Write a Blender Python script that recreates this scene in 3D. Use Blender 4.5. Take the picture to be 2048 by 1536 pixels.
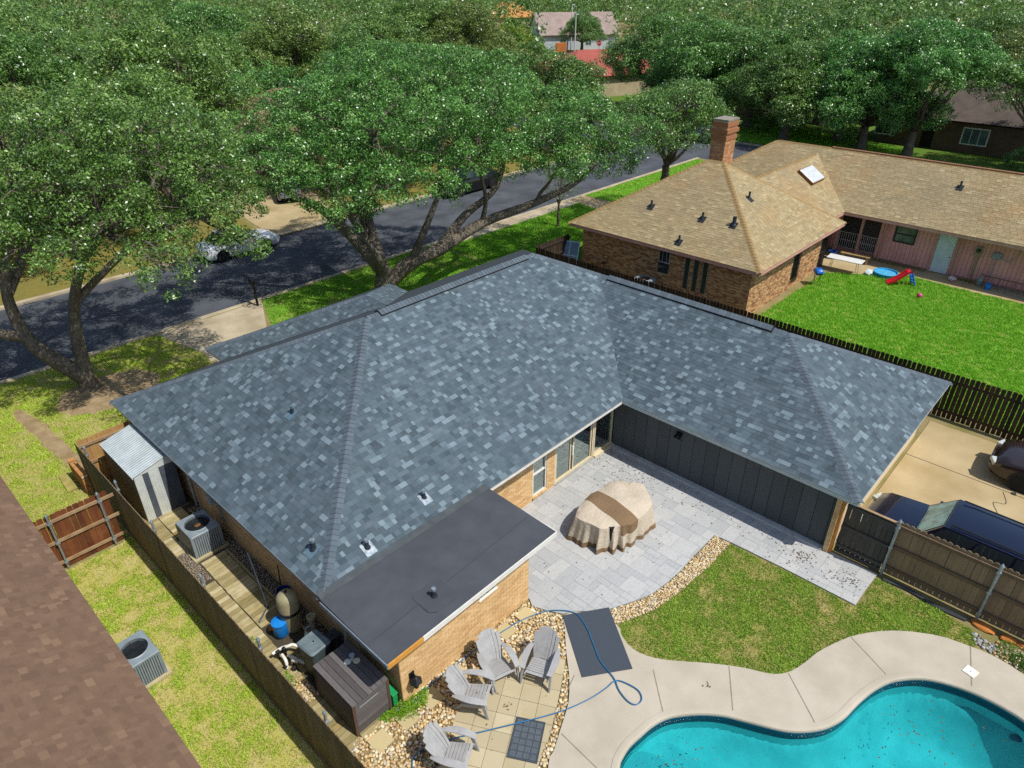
import bpy, bmesh, math, random
import numpy as np
from mathutils import Matrix, Vector
for o in list(bpy.data.objects): bpy.data.objects.remove(o)
scene = bpy.context.scene
COL = scene.collection
rng = np.random.default_rng(7); random.seed(7)
rad = math.radians

# ------------------------------------------------------------------ camera, sky, sun, exposure
CAM = np.array([-4.931, -10.401, 14.068])
YAW, PITCH, ROLL = rad(43.165), rad(30.53), rad(-0.142)
fwd = np.array([math.cos(PITCH)*math.cos(YAW), math.cos(PITCH)*math.sin(YAW), -math.sin(PITCH)])
rgt = np.array([math.sin(YAW), -math.cos(YAW), 0.0]); upv = np.cross(rgt, fwd)
rr = math.cos(ROLL)*rgt + math.sin(ROLL)*upv; uu = -math.sin(ROLL)*rgt + math.cos(ROLL)*upv
cd = bpy.data.cameras.new('camera'); cd.sensor_width = 36; cd.lens = 36*1375.49/2048
cd.clip_start = 0.1; cd.clip_end = 3000
cam = bpy.data.objects.new('camera', cd); COL.objects.link(cam)
cam.matrix_world = Matrix(((rr[0], uu[0], -fwd[0], CAM[0]), (rr[1], uu[1], -fwd[1], CAM[1]), (rr[2], uu[2], -fwd[2], CAM[2]), (0, 0, 0, 1)))
scene.camera = cam
SUN = Vector((0.115, -0.62, 1.0)).normalized()
world = bpy.data.worlds.new('World'); scene.world = world; world.use_nodes = True
wn = world.node_tree; bg = wn.nodes['Background']
sky = wn.nodes.new('ShaderNodeTexSky'); sky.sky_type = 'NISHITA'; sky.sun_disc = False
sky.sun_elevation = math.asin(SUN.z); sky.sun_rotation = math.atan2(SUN.x, SUN.y)
wn.links.new(sky.outputs[0], bg.inputs[0]); bg.inputs[1].default_value = 0.135
sl = bpy.data.lights.new('sun', 'SUN'); sl.energy = 4.3; sl.angle = rad(0.53); sl.color = (1.0, 0.97, 0.92)
so = bpy.data.objects.new('sun', sl); COL.objects.link(so)
so.rotation_euler = (-SUN).to_track_quat('-Z', 'Y').to_euler(); so.location = (0, 0, 60)
vs = scene.view_settings; vs.view_transform = 'Standard'; vs.look = 'None'; vs.exposure = 0.15; vs.gamma = 1
try: scene.display_settings.display_device = 'sRGB'
except Exception: pass
scene.cycles.max_bounces = 6; scene.cycles.transparent_max_bounces = 8; scene.cycles.caustics_reflective = False; scene.cycles.caustics_refractive = False
scene.cycles.use_denoising = False

# ------------------------------------------------------------------ materials
def srgb(h):
    h = h.lstrip('#'); c = [int(h[i:i+2], 16)/255 for i in (0, 2, 4)]
    return tuple(x/12.92 if x <= .04045 else ((x+.055)/1.055)**2.4 for x in c)
class NT:
    def __init__(s, name):
        s.m = bpy.data.materials.new(name); s.m.use_nodes = True; s.t = s.m.node_tree
        s.p = s.t.nodes['Principled BSDF']; s.out = s.t.nodes['Material Output']
    def n(s, typ, **kw):
        q = s.t.nodes.new(typ)
        for k, v in kw.items(): setattr(q, k, v)
        return q
    def l(s, a, b): s.t.links.new(a, b)
    def pos(s): return s.n('ShaderNodeNewGeometry').outputs['Position']
    def noise(s, vec, scale, detail=3, rough=.55):
        q = s.n('ShaderNodeTexNoise'); q.inputs['Scale'].default_value = scale; q.inputs['Detail'].default_value = detail
        q.inputs['Roughness'].default_value = rough
        s.l(vec, q.inputs['Vector']); return q.outputs['Fac']
    def mapr(s, v, a, b, c=0, d=1):
        q = s.n('ShaderNodeMapRange'); s.l(v, q.inputs[0])
        for i, x in enumerate((a, b, c, d)): q.inputs[i+1].default_value = x
        return q.outputs[0]
    def mix(s, f, a, b, blend='MIX'):
        q = s.n('ShaderNodeMix', data_type='RGBA', blend_type=blend)
        if isinstance(f, (int, float)): q.inputs[0].default_value = f
        else: s.l(f, q.inputs[0])
        for i, x in ((6, a), (7, b)):
            if isinstance(x, tuple): q.inputs[i].default_value = (*x[:3], 1)
            else: s.l(x, q.inputs[i])
        return q.outputs[2]
    def math(s, op, a, b=0):
        q = s.n('ShaderNodeMath', operation=op)
        for i, x in enumerate((a, b)):
            if isinstance(x, (int, float)): q.inputs[i].default_value = x
            else: s.l(x, q.inputs[i])
        return q.outputs[0]
    def tint(s):
        a = s.n('ShaderNodeAttribute', attribute_name='tint'); o = s.n('ShaderNodeObjectInfo')
        sep = s.n('ShaderNodeSeparateColor'); s.l(o.outputs['Color'], sep.inputs[0])
        return s.math('ADD', a.outputs['Fac'], sep.outputs[0])
    def ramp(s, f, stops):
        q = s.n('ShaderNodeValToRGB'); e = q.color_ramp.elements
        while len(e) < len(stops): e.new(0.5)
        for el, (p, c) in zip(e, stops): el.position = p; el.color = (*c[:3], 1)
        s.l(f, q.inputs[0]); return q.outputs[0]
    def bump(s, h, strength=.3, dist=.02):
        q = s.n('ShaderNodeBump'); q.inputs['Strength'].default_value = strength; q.inputs['Distance'].default_value = dist
        s.l(h, q.inputs['Height']); s.l(q.outputs[0], s.p.inputs['Normal']); return q
    def done(s, col, rough=.7, metal=0, spec=.5):
        if isinstance(col, tuple): s.p.inputs['Base Color'].default_value = (*col[:3], 1)
        else: s.l(col, s.p.inputs['Base Color'])
        s.p.inputs['Roughness'].default_value = rough; s.p.inputs['Metallic'].default_value = metal
        s.p.inputs['Specular IOR Level'].default_value = spec
        return s.m
MATS = {}
def M(name, col, col2=None, scale=6, rough=.75, metal=0, spec=.4, bump=.25, bscale=None, bdist=.01, lo=.35, hi=.65):
    """plain surface: two colours mottled by noise, fine grain on top, slight relief"""
    if name in MATS: return MATS[name]
    t = NT(name); p = t.pos(); a = srgb(col); b = srgb(col2) if col2 else tuple(x*.75 for x in a)
    f = t.mapr(t.noise(p, scale, 5), lo, hi); c = t.mix(f, a, b)
    g = t.noise(p, (bscale or scale*12), 3)
    c = t.mix(t.mapr(g, .3, .7, .0, .22), c, tuple(x*.55 for x in b))
    if bump: t.bump(g, bump, bdist)
    MATS[name] = t.done(c, rough, metal, spec); return MATS[name]
def MT(name, stops, rough=.8, scale=40, bump=.3, bdist=.008, grain=.3, stain=None, spec=.3, stretch=None):
    """pieces: base colour from each piece's own tint, plus grain; stain=(scale, colour, amount)"""
    if name in MATS: return MATS[name]
    t = NT(name); p = t.pos(); c = t.ramp(t.tint(), [(a, srgb(b)) for a, b in stops])
    if stretch:
        mp = t.n('ShaderNodeMapping'); mp.inputs['Scale'].default_value = stretch; t.l(p, mp.inputs['Vector']); pv = mp.outputs[0]
    else: pv = p
    g = t.noise(pv, scale, 4)
    c = t.mix(t.mapr(g, .25, .75, 0, grain), c, (.0, .0, .0), 'MIX') if grain else c
    if stain:
        st = stain if isinstance(stain, list) else [stain]
        for i, (sc, colr, amt) in enumerate(st):
            f = t.mapr(t.noise(p, sc, 6, .65), .5, .72, 0, amt); c = t.mix(f, c, srgb(colr))
    if bump: t.bump(g, bump, bdist)
    MATS[name] = t.done(c, rough, 0, spec); return MATS[name]

# ------------------------------------------------------------------ object helpers
def wm(o):
    if o is None: return Matrix()
    return (wm(o.parent) @ o.matrix_parent_inverse if o.parent else Matrix()) @ o.matrix_basis
def put(o, parent=None, world=None):
    COL.objects.link(o)
    if world is not None: o.matrix_basis = world
    if parent is not None:
        o.parent = parent; o.matrix_parent_inverse = wm(parent).inverted()
    return o
def tag(o, label=None, cat=None, group=None, kind=None):
    for k, v in (('label', label), ('category', cat), ('group', group), ('kind', kind)):
        if v: o[k] = v
    return o
def thing(name, label, cat, loc=(0, 0, 0), group=None):
    o = bpy.data.objects.new(name, None); o.empty_display_size = .2
    put(o, None, Matrix.Translation(loc)); return tag(o, label, cat, group)
def mesh_np(name, V, F, mats, tint=None, smooth=False, midx=None):
    """V (n,3); F list of index lists or (m,k) array"""
    me = bpy.data.meshes.new(name); V = np.asarray(V, np.float32)
    if isinstance(F, np.ndarray):
        m, k = F.shape
        me.vertices.add(len(V)); me.vertices.foreach_set('co', V.ravel())
        me.loops.add(m*k); me.loops.foreach_set('vertex_index', F.ravel().astype(np.int32))
        me.polygons.add(m); me.polygons.foreach_set('loop_start', np.arange(0, m*k, k, dtype=np.int32))
        try: me.polygons.foreach_set('loop_total', np.full(m, k, np.int32))
        except Exception: pass
        me.update(calc_edges=True)
    else:
        me.from_pydata([tuple(map(float, v)) for v in V], [], F)
    for q in (mats if isinstance(mats, (list, tuple)) else [mats]): me.materials.append(q)
    if midx is not None: me.polygons.foreach_set('material_index', np.asarray(midx, np.int32))
    if tint is not None:
        at = me.attributes.new('tint', 'FLOAT', 'FACE'); at.data.foreach_set('value', np.asarray(tint, np.float32))
    me.polygons.foreach_set('use_smooth', np.full(len(me.polygons), bool(smooth)))
    me.update(); return me
class MB:
    """collects shapes, builds ONE mesh object"""
    def __init__(s): s.V = []; s.F = []; s.T = []; s.mi = []; s.cur = 0
    def add(s, V, F, t=0.0):
        b = len(s.V); s.V += [tuple(v) for v in V]; s.F += [[b+i for i in f] for f in F]; s.T += [t]*len(F); s.mi += [s.cur]*len(F); return s
    def box(s, c, size, rot=None, t=0.0, taper=1.0):
        x, y, z = [v/2 for v in size]; k = taper
        V = [(-x, -y, -z), (x, -y, -z), (x, y, -z), (-x, y, -z), (-x*k, -y*k, z), (x*k, -y*k, z), (x*k, y*k, z), (-x*k, y*k, z)]
        R_ = rot.to_3x3() if rot is not None else Matrix.Identity(3); c = Vector(c)
        V = [R_ @ Vector(v) + c for v in V]
        return s.add(V, [(0, 3, 2, 1), (4, 5, 6, 7), (0, 1, 5, 4), (1, 2, 6, 5), (2, 3, 7, 6), (3, 0, 4, 7)], t)
    def bx(s, x0, x1, y0, y1, z0, z1, t=0.0): return s.box(((x0+x1)/2, (y0+y1)/2, (z0+z1)/2), (x1-x0, y1-y0, z1-z0), None, t)
    def prism(s, poly, z0, z1, t=0.0, M_=None):
        n = len(poly); V = [(p[0], p[1], z0) for p in poly] + [(p[0], p[1], z1) for p in poly]
        if M_ is not None: V = [M_ @ Vector(v) for v in V]
        a = sum(poly[i][0]*poly[(i+1) % n][1]-poly[(i+1) % n][0]*poly[i][1] for i in range(n))
        F = [list(range(n))[::-1], list(range(n, 2*n))] + [(i, (i+1) % n, n+(i+1) % n, n+i) for i in range(n)]
        if a < 0: F = [list(f)[::-1] for f in F]
        return s.add(V, F, t)
    def tube(s, path, r, n=8, cap=True, t=0.0):
        path = [Vector(p) for p in path]; rs = r if isinstance(r, (list, tuple)) else [r]*len(path)
        V = []; prev = None
        for i, p in enumerate(path):
            d = (path[min(i+1, len(path)-1)] - path[max(i-1, 0)])
            if d.length < 1e-9: d = Vector((0, 0, 1))
            d.normalize()
            if prev is None:
                a = d.orthogonal().normalized()
            else:
                a = (prev - d*prev.dot(d))
                a = a.normalized() if a.length > 1e-6 else d.orthogonal().normalized()
            prev = a; b = d.cross(a)
            for k in range(n):
                an = 2*math.pi*k/n; V.append(p + (a*math.cos(an) + b*math.sin(an))*rs[i])
        F = [(i*n+k, i*n+(k+1) % n, (i+1)*n+(k+1) % n, (i+1)*n+k) for i in range(len(path)-1) for k in range(n)]
        if cap: F += [list(range(n))[::-1], list(range((len(path)-1)*n, len(path)*n))]
        return s.add(V, F, t)
    def lathe(s, prof, c=(0, 0, 0), n=20, t=0.0, sx=1, sy=1):
        V = [(c[0]+r*math.cos(2*math.pi*k/n)*sx, c[1]+r*math.sin(2*math.pi*k/n)*sy, c[2]+z) for r, z in prof for k in range(n)]
        m = len(prof); F = [(i*n+k, i*n+(k+1) % n, (i+1)*n+(k+1) % n, (i+1)*n+k) for i in range(m-1) for k in range(n)]
        F += [list(range(n))[::-1], list(range((m-1)*n, m*n))]
        return s.add(V, F, t)
    def grid(s, rows, t=0.0, closed=False):
        m = len(rows); n = len(rows[0]); V = [p for r_ in rows for p in r_]
        F = [(i*n+k, i*n+(k+1) % n, (i+1)*n+(k+1) % n, (i+1)*n+k) for i in range(m-1) for k in range(n if closed else n-1)]
        return s.add(V, F, t)
    def mesh(s, name, mat, smooth=False):
        return mesh_np(name, s.V, s.F, mat, s.T, smooth, s.mi)
    def build(s, name, mat, parent=None, smooth=False, world=None, bevel=0, world_verts=True):
        o = bpy.data.objects.new(name, s.mesh(name, mat, smooth)); o.color = (0, 0, 0, 1)
        put(o, parent, world)
        if bevel:
            b = o.modifiers.new('bevel', 'BEVEL'); b.width = bevel; b.segments = 2; b.limit_method = 'ANGLE'; b.angle_limit = rad(40)
        if smooth and not bevel:
            try: o.data.set_sharp_from_angle(angle=rad(42))
            except Exception: pass
        return o
def structure(o): o['kind'] = 'structure'; return o
def sheet(name, poly, z, mat, hole=None, parent=None, thick=0.0, kind='structure', zf=None):
    """flat polygon with an optional hole; thick gives it edge faces downwards"""
    bm = bmesh.new(); edges = []
    for lp in ([poly] + ([hole] if hole else [])):
        vs_ = [bm.verts.new((p[0], p[1], z)) for p in lp]
        edges += [bm.edges.new((vs_[i], vs_[(i+1) % len(vs_)])) for i in range(len(vs_))]
    bmesh.ops.triangle_fill(bm, edges=edges, use_beauty=True, use_dissolve=False, normal=(0, 0, 1))
    for f in bm.faces:
        if f.normal.z < 0: f.normal_flip()
    if thick:
        be = [e for e in bm.edges if e.is_boundary]
        r_ = bmesh.ops.extrude_edge_only(bm, edges=be)
        for v in [g for g in r_['geom'] if isinstance(g, bmesh.types.BMVert)]: v.co.z -= thick
        bmesh.ops.recalc_face_normals(bm, faces=bm.faces)
    me = bpy.data.meshes.new(name); bm.to_mesh(me); bm.free(); me.materials.append(mat)
    o = bpy.data.objects.new(name, me); o.color = (0, 0, 0, 1); put(o, parent)
    if kind and parent is None: o['kind'] = kind
    return o
UNIT = {}
def unit_box(mat, edge=None):
    k = ('box', mat.name)
    if k not in UNIT:
        b = MB().box((.5, .5, .5), (1, 1, 1)); b.mi[2] = 1 if edge else 0; UNIT[k] = b.mesh('piece', [mat, edge] if edge else mat)
    return UNIT[k]
def frame(o, u, v, n): return Matrix(((u[0], v[0], n[0], o[0]), (u[1], v[1], n[1], o[1]), (u[2], v[2], n[2], o[2]), (0, 0, 0, 1)))
def pieces(parent, name, stuffname, items, mat, nmax=300, edge=None):
    """items: (frame 4x4, 8 local corner verts or (sx,sy,sz), tint). nearest nmax become objects sharing a unit mesh, the rest one stuff mesh"""
    um = unit_box(mat, edge)
    def dist(it):
        c = it[0] @ (Vector(it[1])*.5 if len(it[1]) == 3 else Vector(np.mean(it[1], 0))); return (c.x-CAM[0])**2+(c.y-CAM[1])**2+(c.z-CAM[2])**2
    items = sorted(items, key=dist); n = 0; rest = []
    minv = wm(parent).inverted()
    for it in items:
        if n < nmax and len(it[1]) == 3:
            o = bpy.data.objects.new(name, um); o.color = (it[2], it[2], it[2], 1)
            COL.objects.link(o); o.matrix_basis = it[0] @ Matrix.Diagonal((*it[1], 1)); o.parent = parent; o.matrix_parent_inverse = minv; n += 1
        else: rest.append(it)
    if rest:
        V = np.zeros((len(rest)*8, 3)); Fb = np.array([(0, 3, 2, 1), (4, 5, 6, 7), (0, 1, 5, 4), (1, 2, 6, 5), (2, 3, 7, 6), (3, 0, 4, 7)])
        F = np.zeros((len(rest)*6, 4), np.int32); T = np.zeros(len(rest)*6)
        ub = np.array([(0, 0, 0), (1, 0, 0), (1, 1, 0), (0, 1, 0), (0, 0, 1), (1, 0, 1), (1, 1, 1), (0, 1, 1)], float)
        for i, (m, s_, t) in enumerate(rest):
            v = ub*np.array(s_) if len(s_) == 3 else np.array(s_); A = np.array(m)
            V[i*8:i*8+8] = v @ A[:3, :3].T + A[:3, 3]; F[i*6:i*6+6] = Fb+i*8; T[i*6:i*6+6] = t
        o = bpy.data.objects.new(stuffname, mesh_np(stuffname, V, F, [mat, edge] if edge else mat, T, False, np.tile([0, 0, 1 if edge else 0, 0, 0, 0], len(rest)))); o.color = (0, 0, 0, 1); put(o, parent); o['kind'] = 'stuff'
def copy_tree(o, parent=None):
    c = o.copy(); COL.objects.link(c)
    if parent is not None: c.parent = parent
    for ch in o.children: copy_tree(ch, c)
    return c
def place(o, x, y, z=0, rz=0, s=1.0):
    o.matrix_basis = Matrix.Translation((x, y, z)) @ Matrix.Rotation(rz, 4, 'Z') @ Matrix.Diagonal((s, s, s, 1)); return o
def smooth_line(pts, n=6, closed=False):
    P = [np.array(p, float) for p in pts]; out = []; m = len(P)
    for i in range(m if closed else m-1):
        if closed: a, b, c, d = P[(i-1) % m], P[i], P[(i+1) % m], P[(i+2) % m]
        else: a, b, c, d = P[max(i-1, 0)], P[i], P[i+1], P[min(i+2, m-1)]
        for k in range(n):
            t = k/n; out.append(tuple(.5*((2*b)+(-a+c)*t+(2*a-5*b+4*c-d)*t*t+(-a+3*b-3*c+d)*t**3)))
    if not closed: out.append(tuple(P[-1]))
    return out
def inside(poly, x, y):
    """vectorised point in polygon"""
    x = np.asarray(x); y = np.asarray(y); r = np.zeros(x.shape, bool); n = len(poly); j = n-1
    for i in range(n):
        xi, yi = poly[i][:2]; xj, yj = poly[j][:2]
        r ^= ((yi > y) != (yj > y)) & (x < (xj-xi)*(y-yi)/(yj-yi+1e-12)+xi); j = i
    return r
# ------------------------------------------------------------------ the setting: ground, street, yards
POOL = smooth_line([(2.56,-6.38),(2.78,-6.31),(3.08,-6.28),(3.44,-6.32),(3.78,-6.37),(4.12,-6.48),(4.39,-6.65),(4.76,-6.98),(5.06,-7.35),(5.24,-7.69),(5.39,-8.0),(5.54,-8.3),(5.71,-8.59),(5.94,-8.85),(6.23,-9.09),(6.53,-9.25),(6.86,-9.36),(7.22,-9.42),(7.59,-9.49),(8.04,-9.61),(8.47,-9.79),(8.78,-10.01),(9.03,-10.25),(9.21,-10.51),(9.36,-10.85),(9.46,-11.2),(9.51,-11.55),(9.51,-11.91),(9.46,-12.27),(9.2,-13.1),(8.5,-14.0),(7.4,-14.5),(6.1,-14.2),(4.6,-13.0),(3.2,-11.2),(2.2,-9.2),(1.75,-7.6),(1.95,-6.75)], 3, True)
def offset(poly, d):
    P = np.array([p[:2] for p in poly]); t = np.roll(P, -1, 0)-np.roll(P, 1, 0); t /= np.linalg.norm(t, axis=1)[:, None]+1e-9
    a = np.sum(P[:, 0]*np.roll(P[:, 1], -1)-np.roll(P[:, 0], -1)*P[:, 1])
    nrm = np.stack([t[:, 1], -t[:, 0]], 1)*(1 if a > 0 else -1); return [tuple(q) for q in P+nrm*d]
soil = M('soil', '#8f8058', '#77703f', 1.2, .95, bump=.5, bscale=30, bdist=.03)
asphalt = M('asphalt', '#53565b', '#3d4045', .6, .9, bump=.4, bscale=90, bdist=.01)
concrete = M('kerb_concrete', '#b9ab90', '#9a8c72', .9, .9, bump=.3, bscale=60, bdist=.006)
drive_m = M('driveway_concrete', '#b3a07a', '#9c885f', .55, .9, bump=.3, bscale=70, bdist=.006)
deck_m = M('pool_deck_concrete', '#b8ae9c', '#aaa08d', 1.1, .9, bump=.5, bscale=110, bdist=.006)
B = 900
PHOLE = offset(POOL, .25)
sheet('ground', [(-B, -B), (B, -B), (B, B), (-B, B)], -.135, soil, PHOLE)
sheet('yard', [(-140, -90), (53.4, -90), (53.4, 21.15), (-140, 21.15)], 0, soil, PHOLE, thick=.13)
sheet('yard', [(-140, 29.75), (53.4, 29.75), (53.4, 260), (-140, 260)], 0, soil, thick=.13)
sheet('yard', [(62.4, -90), (300, -90), (300, 260), (62.4, 260)], 0, soil, thick=.13)
sheet('street', [(-140, 21.15), (53.4, 21.15), (53.4, -90), (62.4, -90), (62.4, 260), (53.4, 260), (53.4, 29.75), (-140, 29.75)], -.11, asphalt)
k = MB(); k.bx(-140, 53.5, 21.0, 21.3, -.13, .03); structure(k.build('kerb', concrete, bevel=.02))
k = MB(); k.bx(-140, 53.5, 29.6, 29.9, -.13, .03); structure(k.build('kerb', concrete, bevel=.02))
k = MB(); k.bx(62.2, 62.5, -90, 260, -.13, .03); structure(k.build('kerb', concrete))
sheet('sidewalk', [(6.1, 12.0), (8.3, 17.6), (9.9, 20.9), (4.6, 20.9), (5.2, 17.6), (4.5, 12)], .012, concrete)
sheet('driveway', [(15.6, 29.5), (20.8, 29.5), (24.6, 41), (17.2, 41)], .02, drive_m, thick=.05)
sheet('sidewalk', [(33.4, 12.6), (35.4, 12.6), (36.4, 20.95), (34.6, 20.95)], .012, drive_m)
sheet('sidewalk', [(21.6, 20.1), (36, 19.9), (36, 20.95), (21.6, 20.95)], .010, concrete)
sheet('driveway', [(12.0, -7.2), (20.95, -7.2), (20.95, -30), (12.0, -30)], .03, drive_m, thick=.05)
k = MB(); k.bx(18.17, 18.2, -30, -7.2, .0, .033); structure(k.build('driveway_joint', M('joint_dark', '#4a4234', None, 9, .95, bump=0)))
k = MB()
pth = smooth_line([(18.1, -10.1), (17.5, -10.3), (17.3, -10.0), (16.7, -10.25), (16.2, -10.1)], 5)
for a, b in zip(pth[:-1], pth[1:]):
    d = Vector((b[0]-a[0], b[1]-a[1], 0)).normalized(); q = Vector((-d.y, d.x, 0))*.012
    k.add([(a[0]+q.x, a[1]+q.y, .034), (a[0]-q.x, a[1]-q.y, .034), (b[0]-q.x, b[1]-q.y, .034), (b[0]+q.x, b[1]+q.y, .034)], [(0, 1, 2, 3)])
structure(k.build('driveway_crack', MATS['joint_dark']))
sheet('path', [(33.2, 2.6), (37.3, 2.6), (37.3, -14), (35.6, -14), (35.5, -4.3), (35.7, -1.8), (34.0, .1), (33.4, 1.6)], .02, drive_m, thick=.05)

# ------------------------------------------------------------------ pool
deck_outer = smooth_line([(5.50,-4.2),(5.34,-4.45),(5.19,-4.77),(5.18,-5.1),(5.31,-5.47),(5.6,-5.9),(5.93,-6.31),(6.3,-6.82),(6.56,-7.24),(6.74,-7.61),(6.95,-7.86),(7.21,-8.01),(7.63,-8.14),(8.11,-8.24),(8.59,-8.41),(9.12,-8.65),(9.55,-8.93),(9.95,-9.27),(10.27,-9.64),(10.5,-9.99),(10.69,-10.35),(10.82,-10.88),(10.88,-11.21),(10.88,-11.59),(10.79,-12.03),(10.5,-13.2),(9.6,-14.8),(7.6,-15.9),(5.2,-15.2),(3,-13),(1.2,-10.5),(.6,-8),(.9,-6.2),(1.56,-5.31),(1.89,-5.18),(2.28,-5.01),(2.65,-4.85),(2.99,-4.69),(3.36,-4.42),(3.65,-4.16),(4.0,-3.8),(4.56,-3.29),(4.81,-3.06),(5.2,-3.3)], 2, True)
sheet('pool_deck', deck_outer, .05, deck_m, offset(POOL, .14), thick=.12)
# rounded coping lip
k = MB(); rows = []
for d, z in ((.16, .045), (.15, .062), (.06, .066), (.0, .055), (-.02, .03), (-.015, -.02)):
    rows.append([(p[0], p[1], z) for p in offset(POOL, d)])
k.grid(rows, closed=True); structure(k.build('pool_coping', deck_m, smooth=True))
t = NT('waterline_tile'); p = t.pos(); br = t.n('ShaderNodeTexVoronoi', feature='F1'); br.inputs['Scale'].default_value = 28; t.l(p, br.inputs['Vector'])
tile_m = t.done(t.mix(t.mapr(br.outputs['Distance'], .1, .6), srgb('#123f6a'), srgb('#0a2340')), .25)
k = MB(); k.grid([[(p[0], p[1], z) for p in offset(POOL, -.012)] for z in (.05, -.24)], closed=True); structure(k.build('waterline_tile_band', tile_m))
plaster = M('pool_plaster', '#bfe8e6', '#a2d6d6', 2.2, .8, bump=.1)
k = MB(); C0 = np.array([6.3, -10.2])
def floorz(x, y): return -1.0 - .45*np.clip((x-4.5)/4.5, 0, 1) - .25*np.clip((-8-y)/5, 0, 1)
k.grid([[(p[0], p[1], z) for p in offset(POOL, d)] for z, d in ((-.23, -.008), (-.6, -.012))], closed=True); structure(k.build('pool_basin', plaster, smooth=True))
gx, gy = np.meshgrid(np.arange(1.2, 10.2, .12), np.arange(-15, -5.5, .12)); PA = np.array([q[:2] for q in POOL]); PB = np.roll(PA, -1, 0); gp = np.stack([gx.ravel(), gy.ravel()], 1)
ab = PB-PA; tt_ = np.clip(((gp[:, None]-PA[None])*ab).sum(2)/(ab*ab).sum(1), 0, 1); dist_ = np.linalg.norm(gp[:, None]-(PA[None]+tt_[..., None]*ab), axis=2).min(1); fz = floorz(gp[:, 0], gp[:, 1]); ins_ = inside([tuple(q) for q in PA], gp[:, 0], gp[:, 1])
gz = np.where(ins_, fz+(-.42-fz)*np.clip(1-dist_/.9, 0, 1)**2.2, -.42).reshape(gx.shape); nyg, nxg = gx.shape
vid = np.arange(nyg*nxg).reshape(nyg, nxg); o = bpy.data.objects.new('pool_floor', mesh_np('pool_floor', np.stack([gx.ravel(), gy.ravel(), gz.ravel()], 1), np.stack([vid[:-1, :-1], vid[:-1, 1:], vid[1:, 1:], vid[1:, :-1]], -1).reshape(-1, 4), plaster, None, True)); put(o); structure(o)
def clip_rect(poly, x0, x1, y0, y1):
    P = [tuple(q[:2]) for q in poly]
    for ax, v, sg in ((0, x0, 1), (0, x1, -1), (1, y0, 1), (1, y1, -1)):
        out = []
        for i in range(len(P)):
            a, b = P[i], P[(i+1) % len(P)]; da = (a[ax]-v)*sg; db = (b[ax]-v)*sg
            if da >= 0: out.append(a)
            if (da >= 0) != (db >= 0):
                f = da/(da-db); out.append((a[0]+f*(b[0]-a[0]), a[1]+f*(b[1]-a[1])))
        P = out
        if len(P) < 3: return []
    return P
def clip_convex(poly, rect):
    P = [tuple(q) for q in poly]; n = len(rect)
    for i in range(n):
        a, b_ = rect[i], rect[(i+1) % n]; out = []
        f = lambda q: (b_[0]-a[0])*(q[1]-a[1])-(b_[1]-a[1])*(q[0]-a[0])
        for j in range(len(P)):
            u_, v_ = P[j], P[(j+1) % len(P)]; du, dv = f(u_), f(v_)
            if du >= 0: out.append(u_)
            if (du >= 0) != (dv >= 0): s_ = du/(du-dv); out.append((u_[0]+s_*(v_[0]-u_[0]), u_[1]+s_*(v_[1]-u_[1])))
        P = out
        if len(P) < 3: return []
    return P
step_pl = offset(POOL, -.03)
def step_poly(c, r): return [p for p in [(c[0]+r*math.cos(a), c[1]+r*math.sin(a)) for a in np.linspace(0, 2*math.pi, 40, endpoint=False)] if True]
for (c, r, z, nm) in (((2.75, -6.9), .75, -.28, 'pool_step'), ((2.9, -7.1), 1.25, -.55, 'pool_step')):
    pl = clip_convex(step_pl, step_poly(c, r))
    k = MB(); k.prism(pl, -1.3, z); structure(k.build(nm, plaster, bevel=.02))
k = MB(); k.lathe([(.11, 0), (.12, .01), (.09, .025), (.0, .03)], n=20)
lt = k.build('pool_light', M('light_lens', '#1a5b7a', '#0e3f60', 3, .2), smooth=True); tag(lt, 'round underwater lamp set in the pool wall at the right edge', 'pool light')
lt.matrix_basis = Matrix.Translation((9.42, -12.3, -.55)) @ Matrix.Rotation(rad(-90), 4, 'Y')
t = NT('pool_water')
tr = t.n('ShaderNodeBsdfTransparent'); tr.inputs[0].default_value = (.20, .68, .72, 1)
gl = t.n('ShaderNodeBsdfGlossy'); gl.inputs['Roughness'].default_value = .03
fr = t.n('ShaderNodeFresnel'); fr.inputs['IOR'].default_value = 1.33
n1 = t.noise(t.pos(), 5.5, 4); wv = t.noise(t.pos(), 17, 2); hh = t.math('ADD', n1, t.math('MULTIPLY', wv, .5))
b = t.n('ShaderNodeBump'); b.inputs['Strength'].default_value = .5; b.inputs['Distance'].default_value = .05; t.l(hh, b.inputs['Height'])
t.l(b.outputs[0], gl.inputs['Normal']); t.l(b.outputs[0], fr.inputs['Normal'])
mx = t.n('ShaderNodeMixShader'); t.l(fr.outputs[0], mx.inputs[0]); t.l(tr.outputs[0], mx.inputs[1]); t.l(gl.outputs[0], mx.inputs[2]); t.l(mx.outputs[0], t.out.inputs[0])
sheet('pool_water', offset(POOL, -.005), -.10, t.m)
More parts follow.
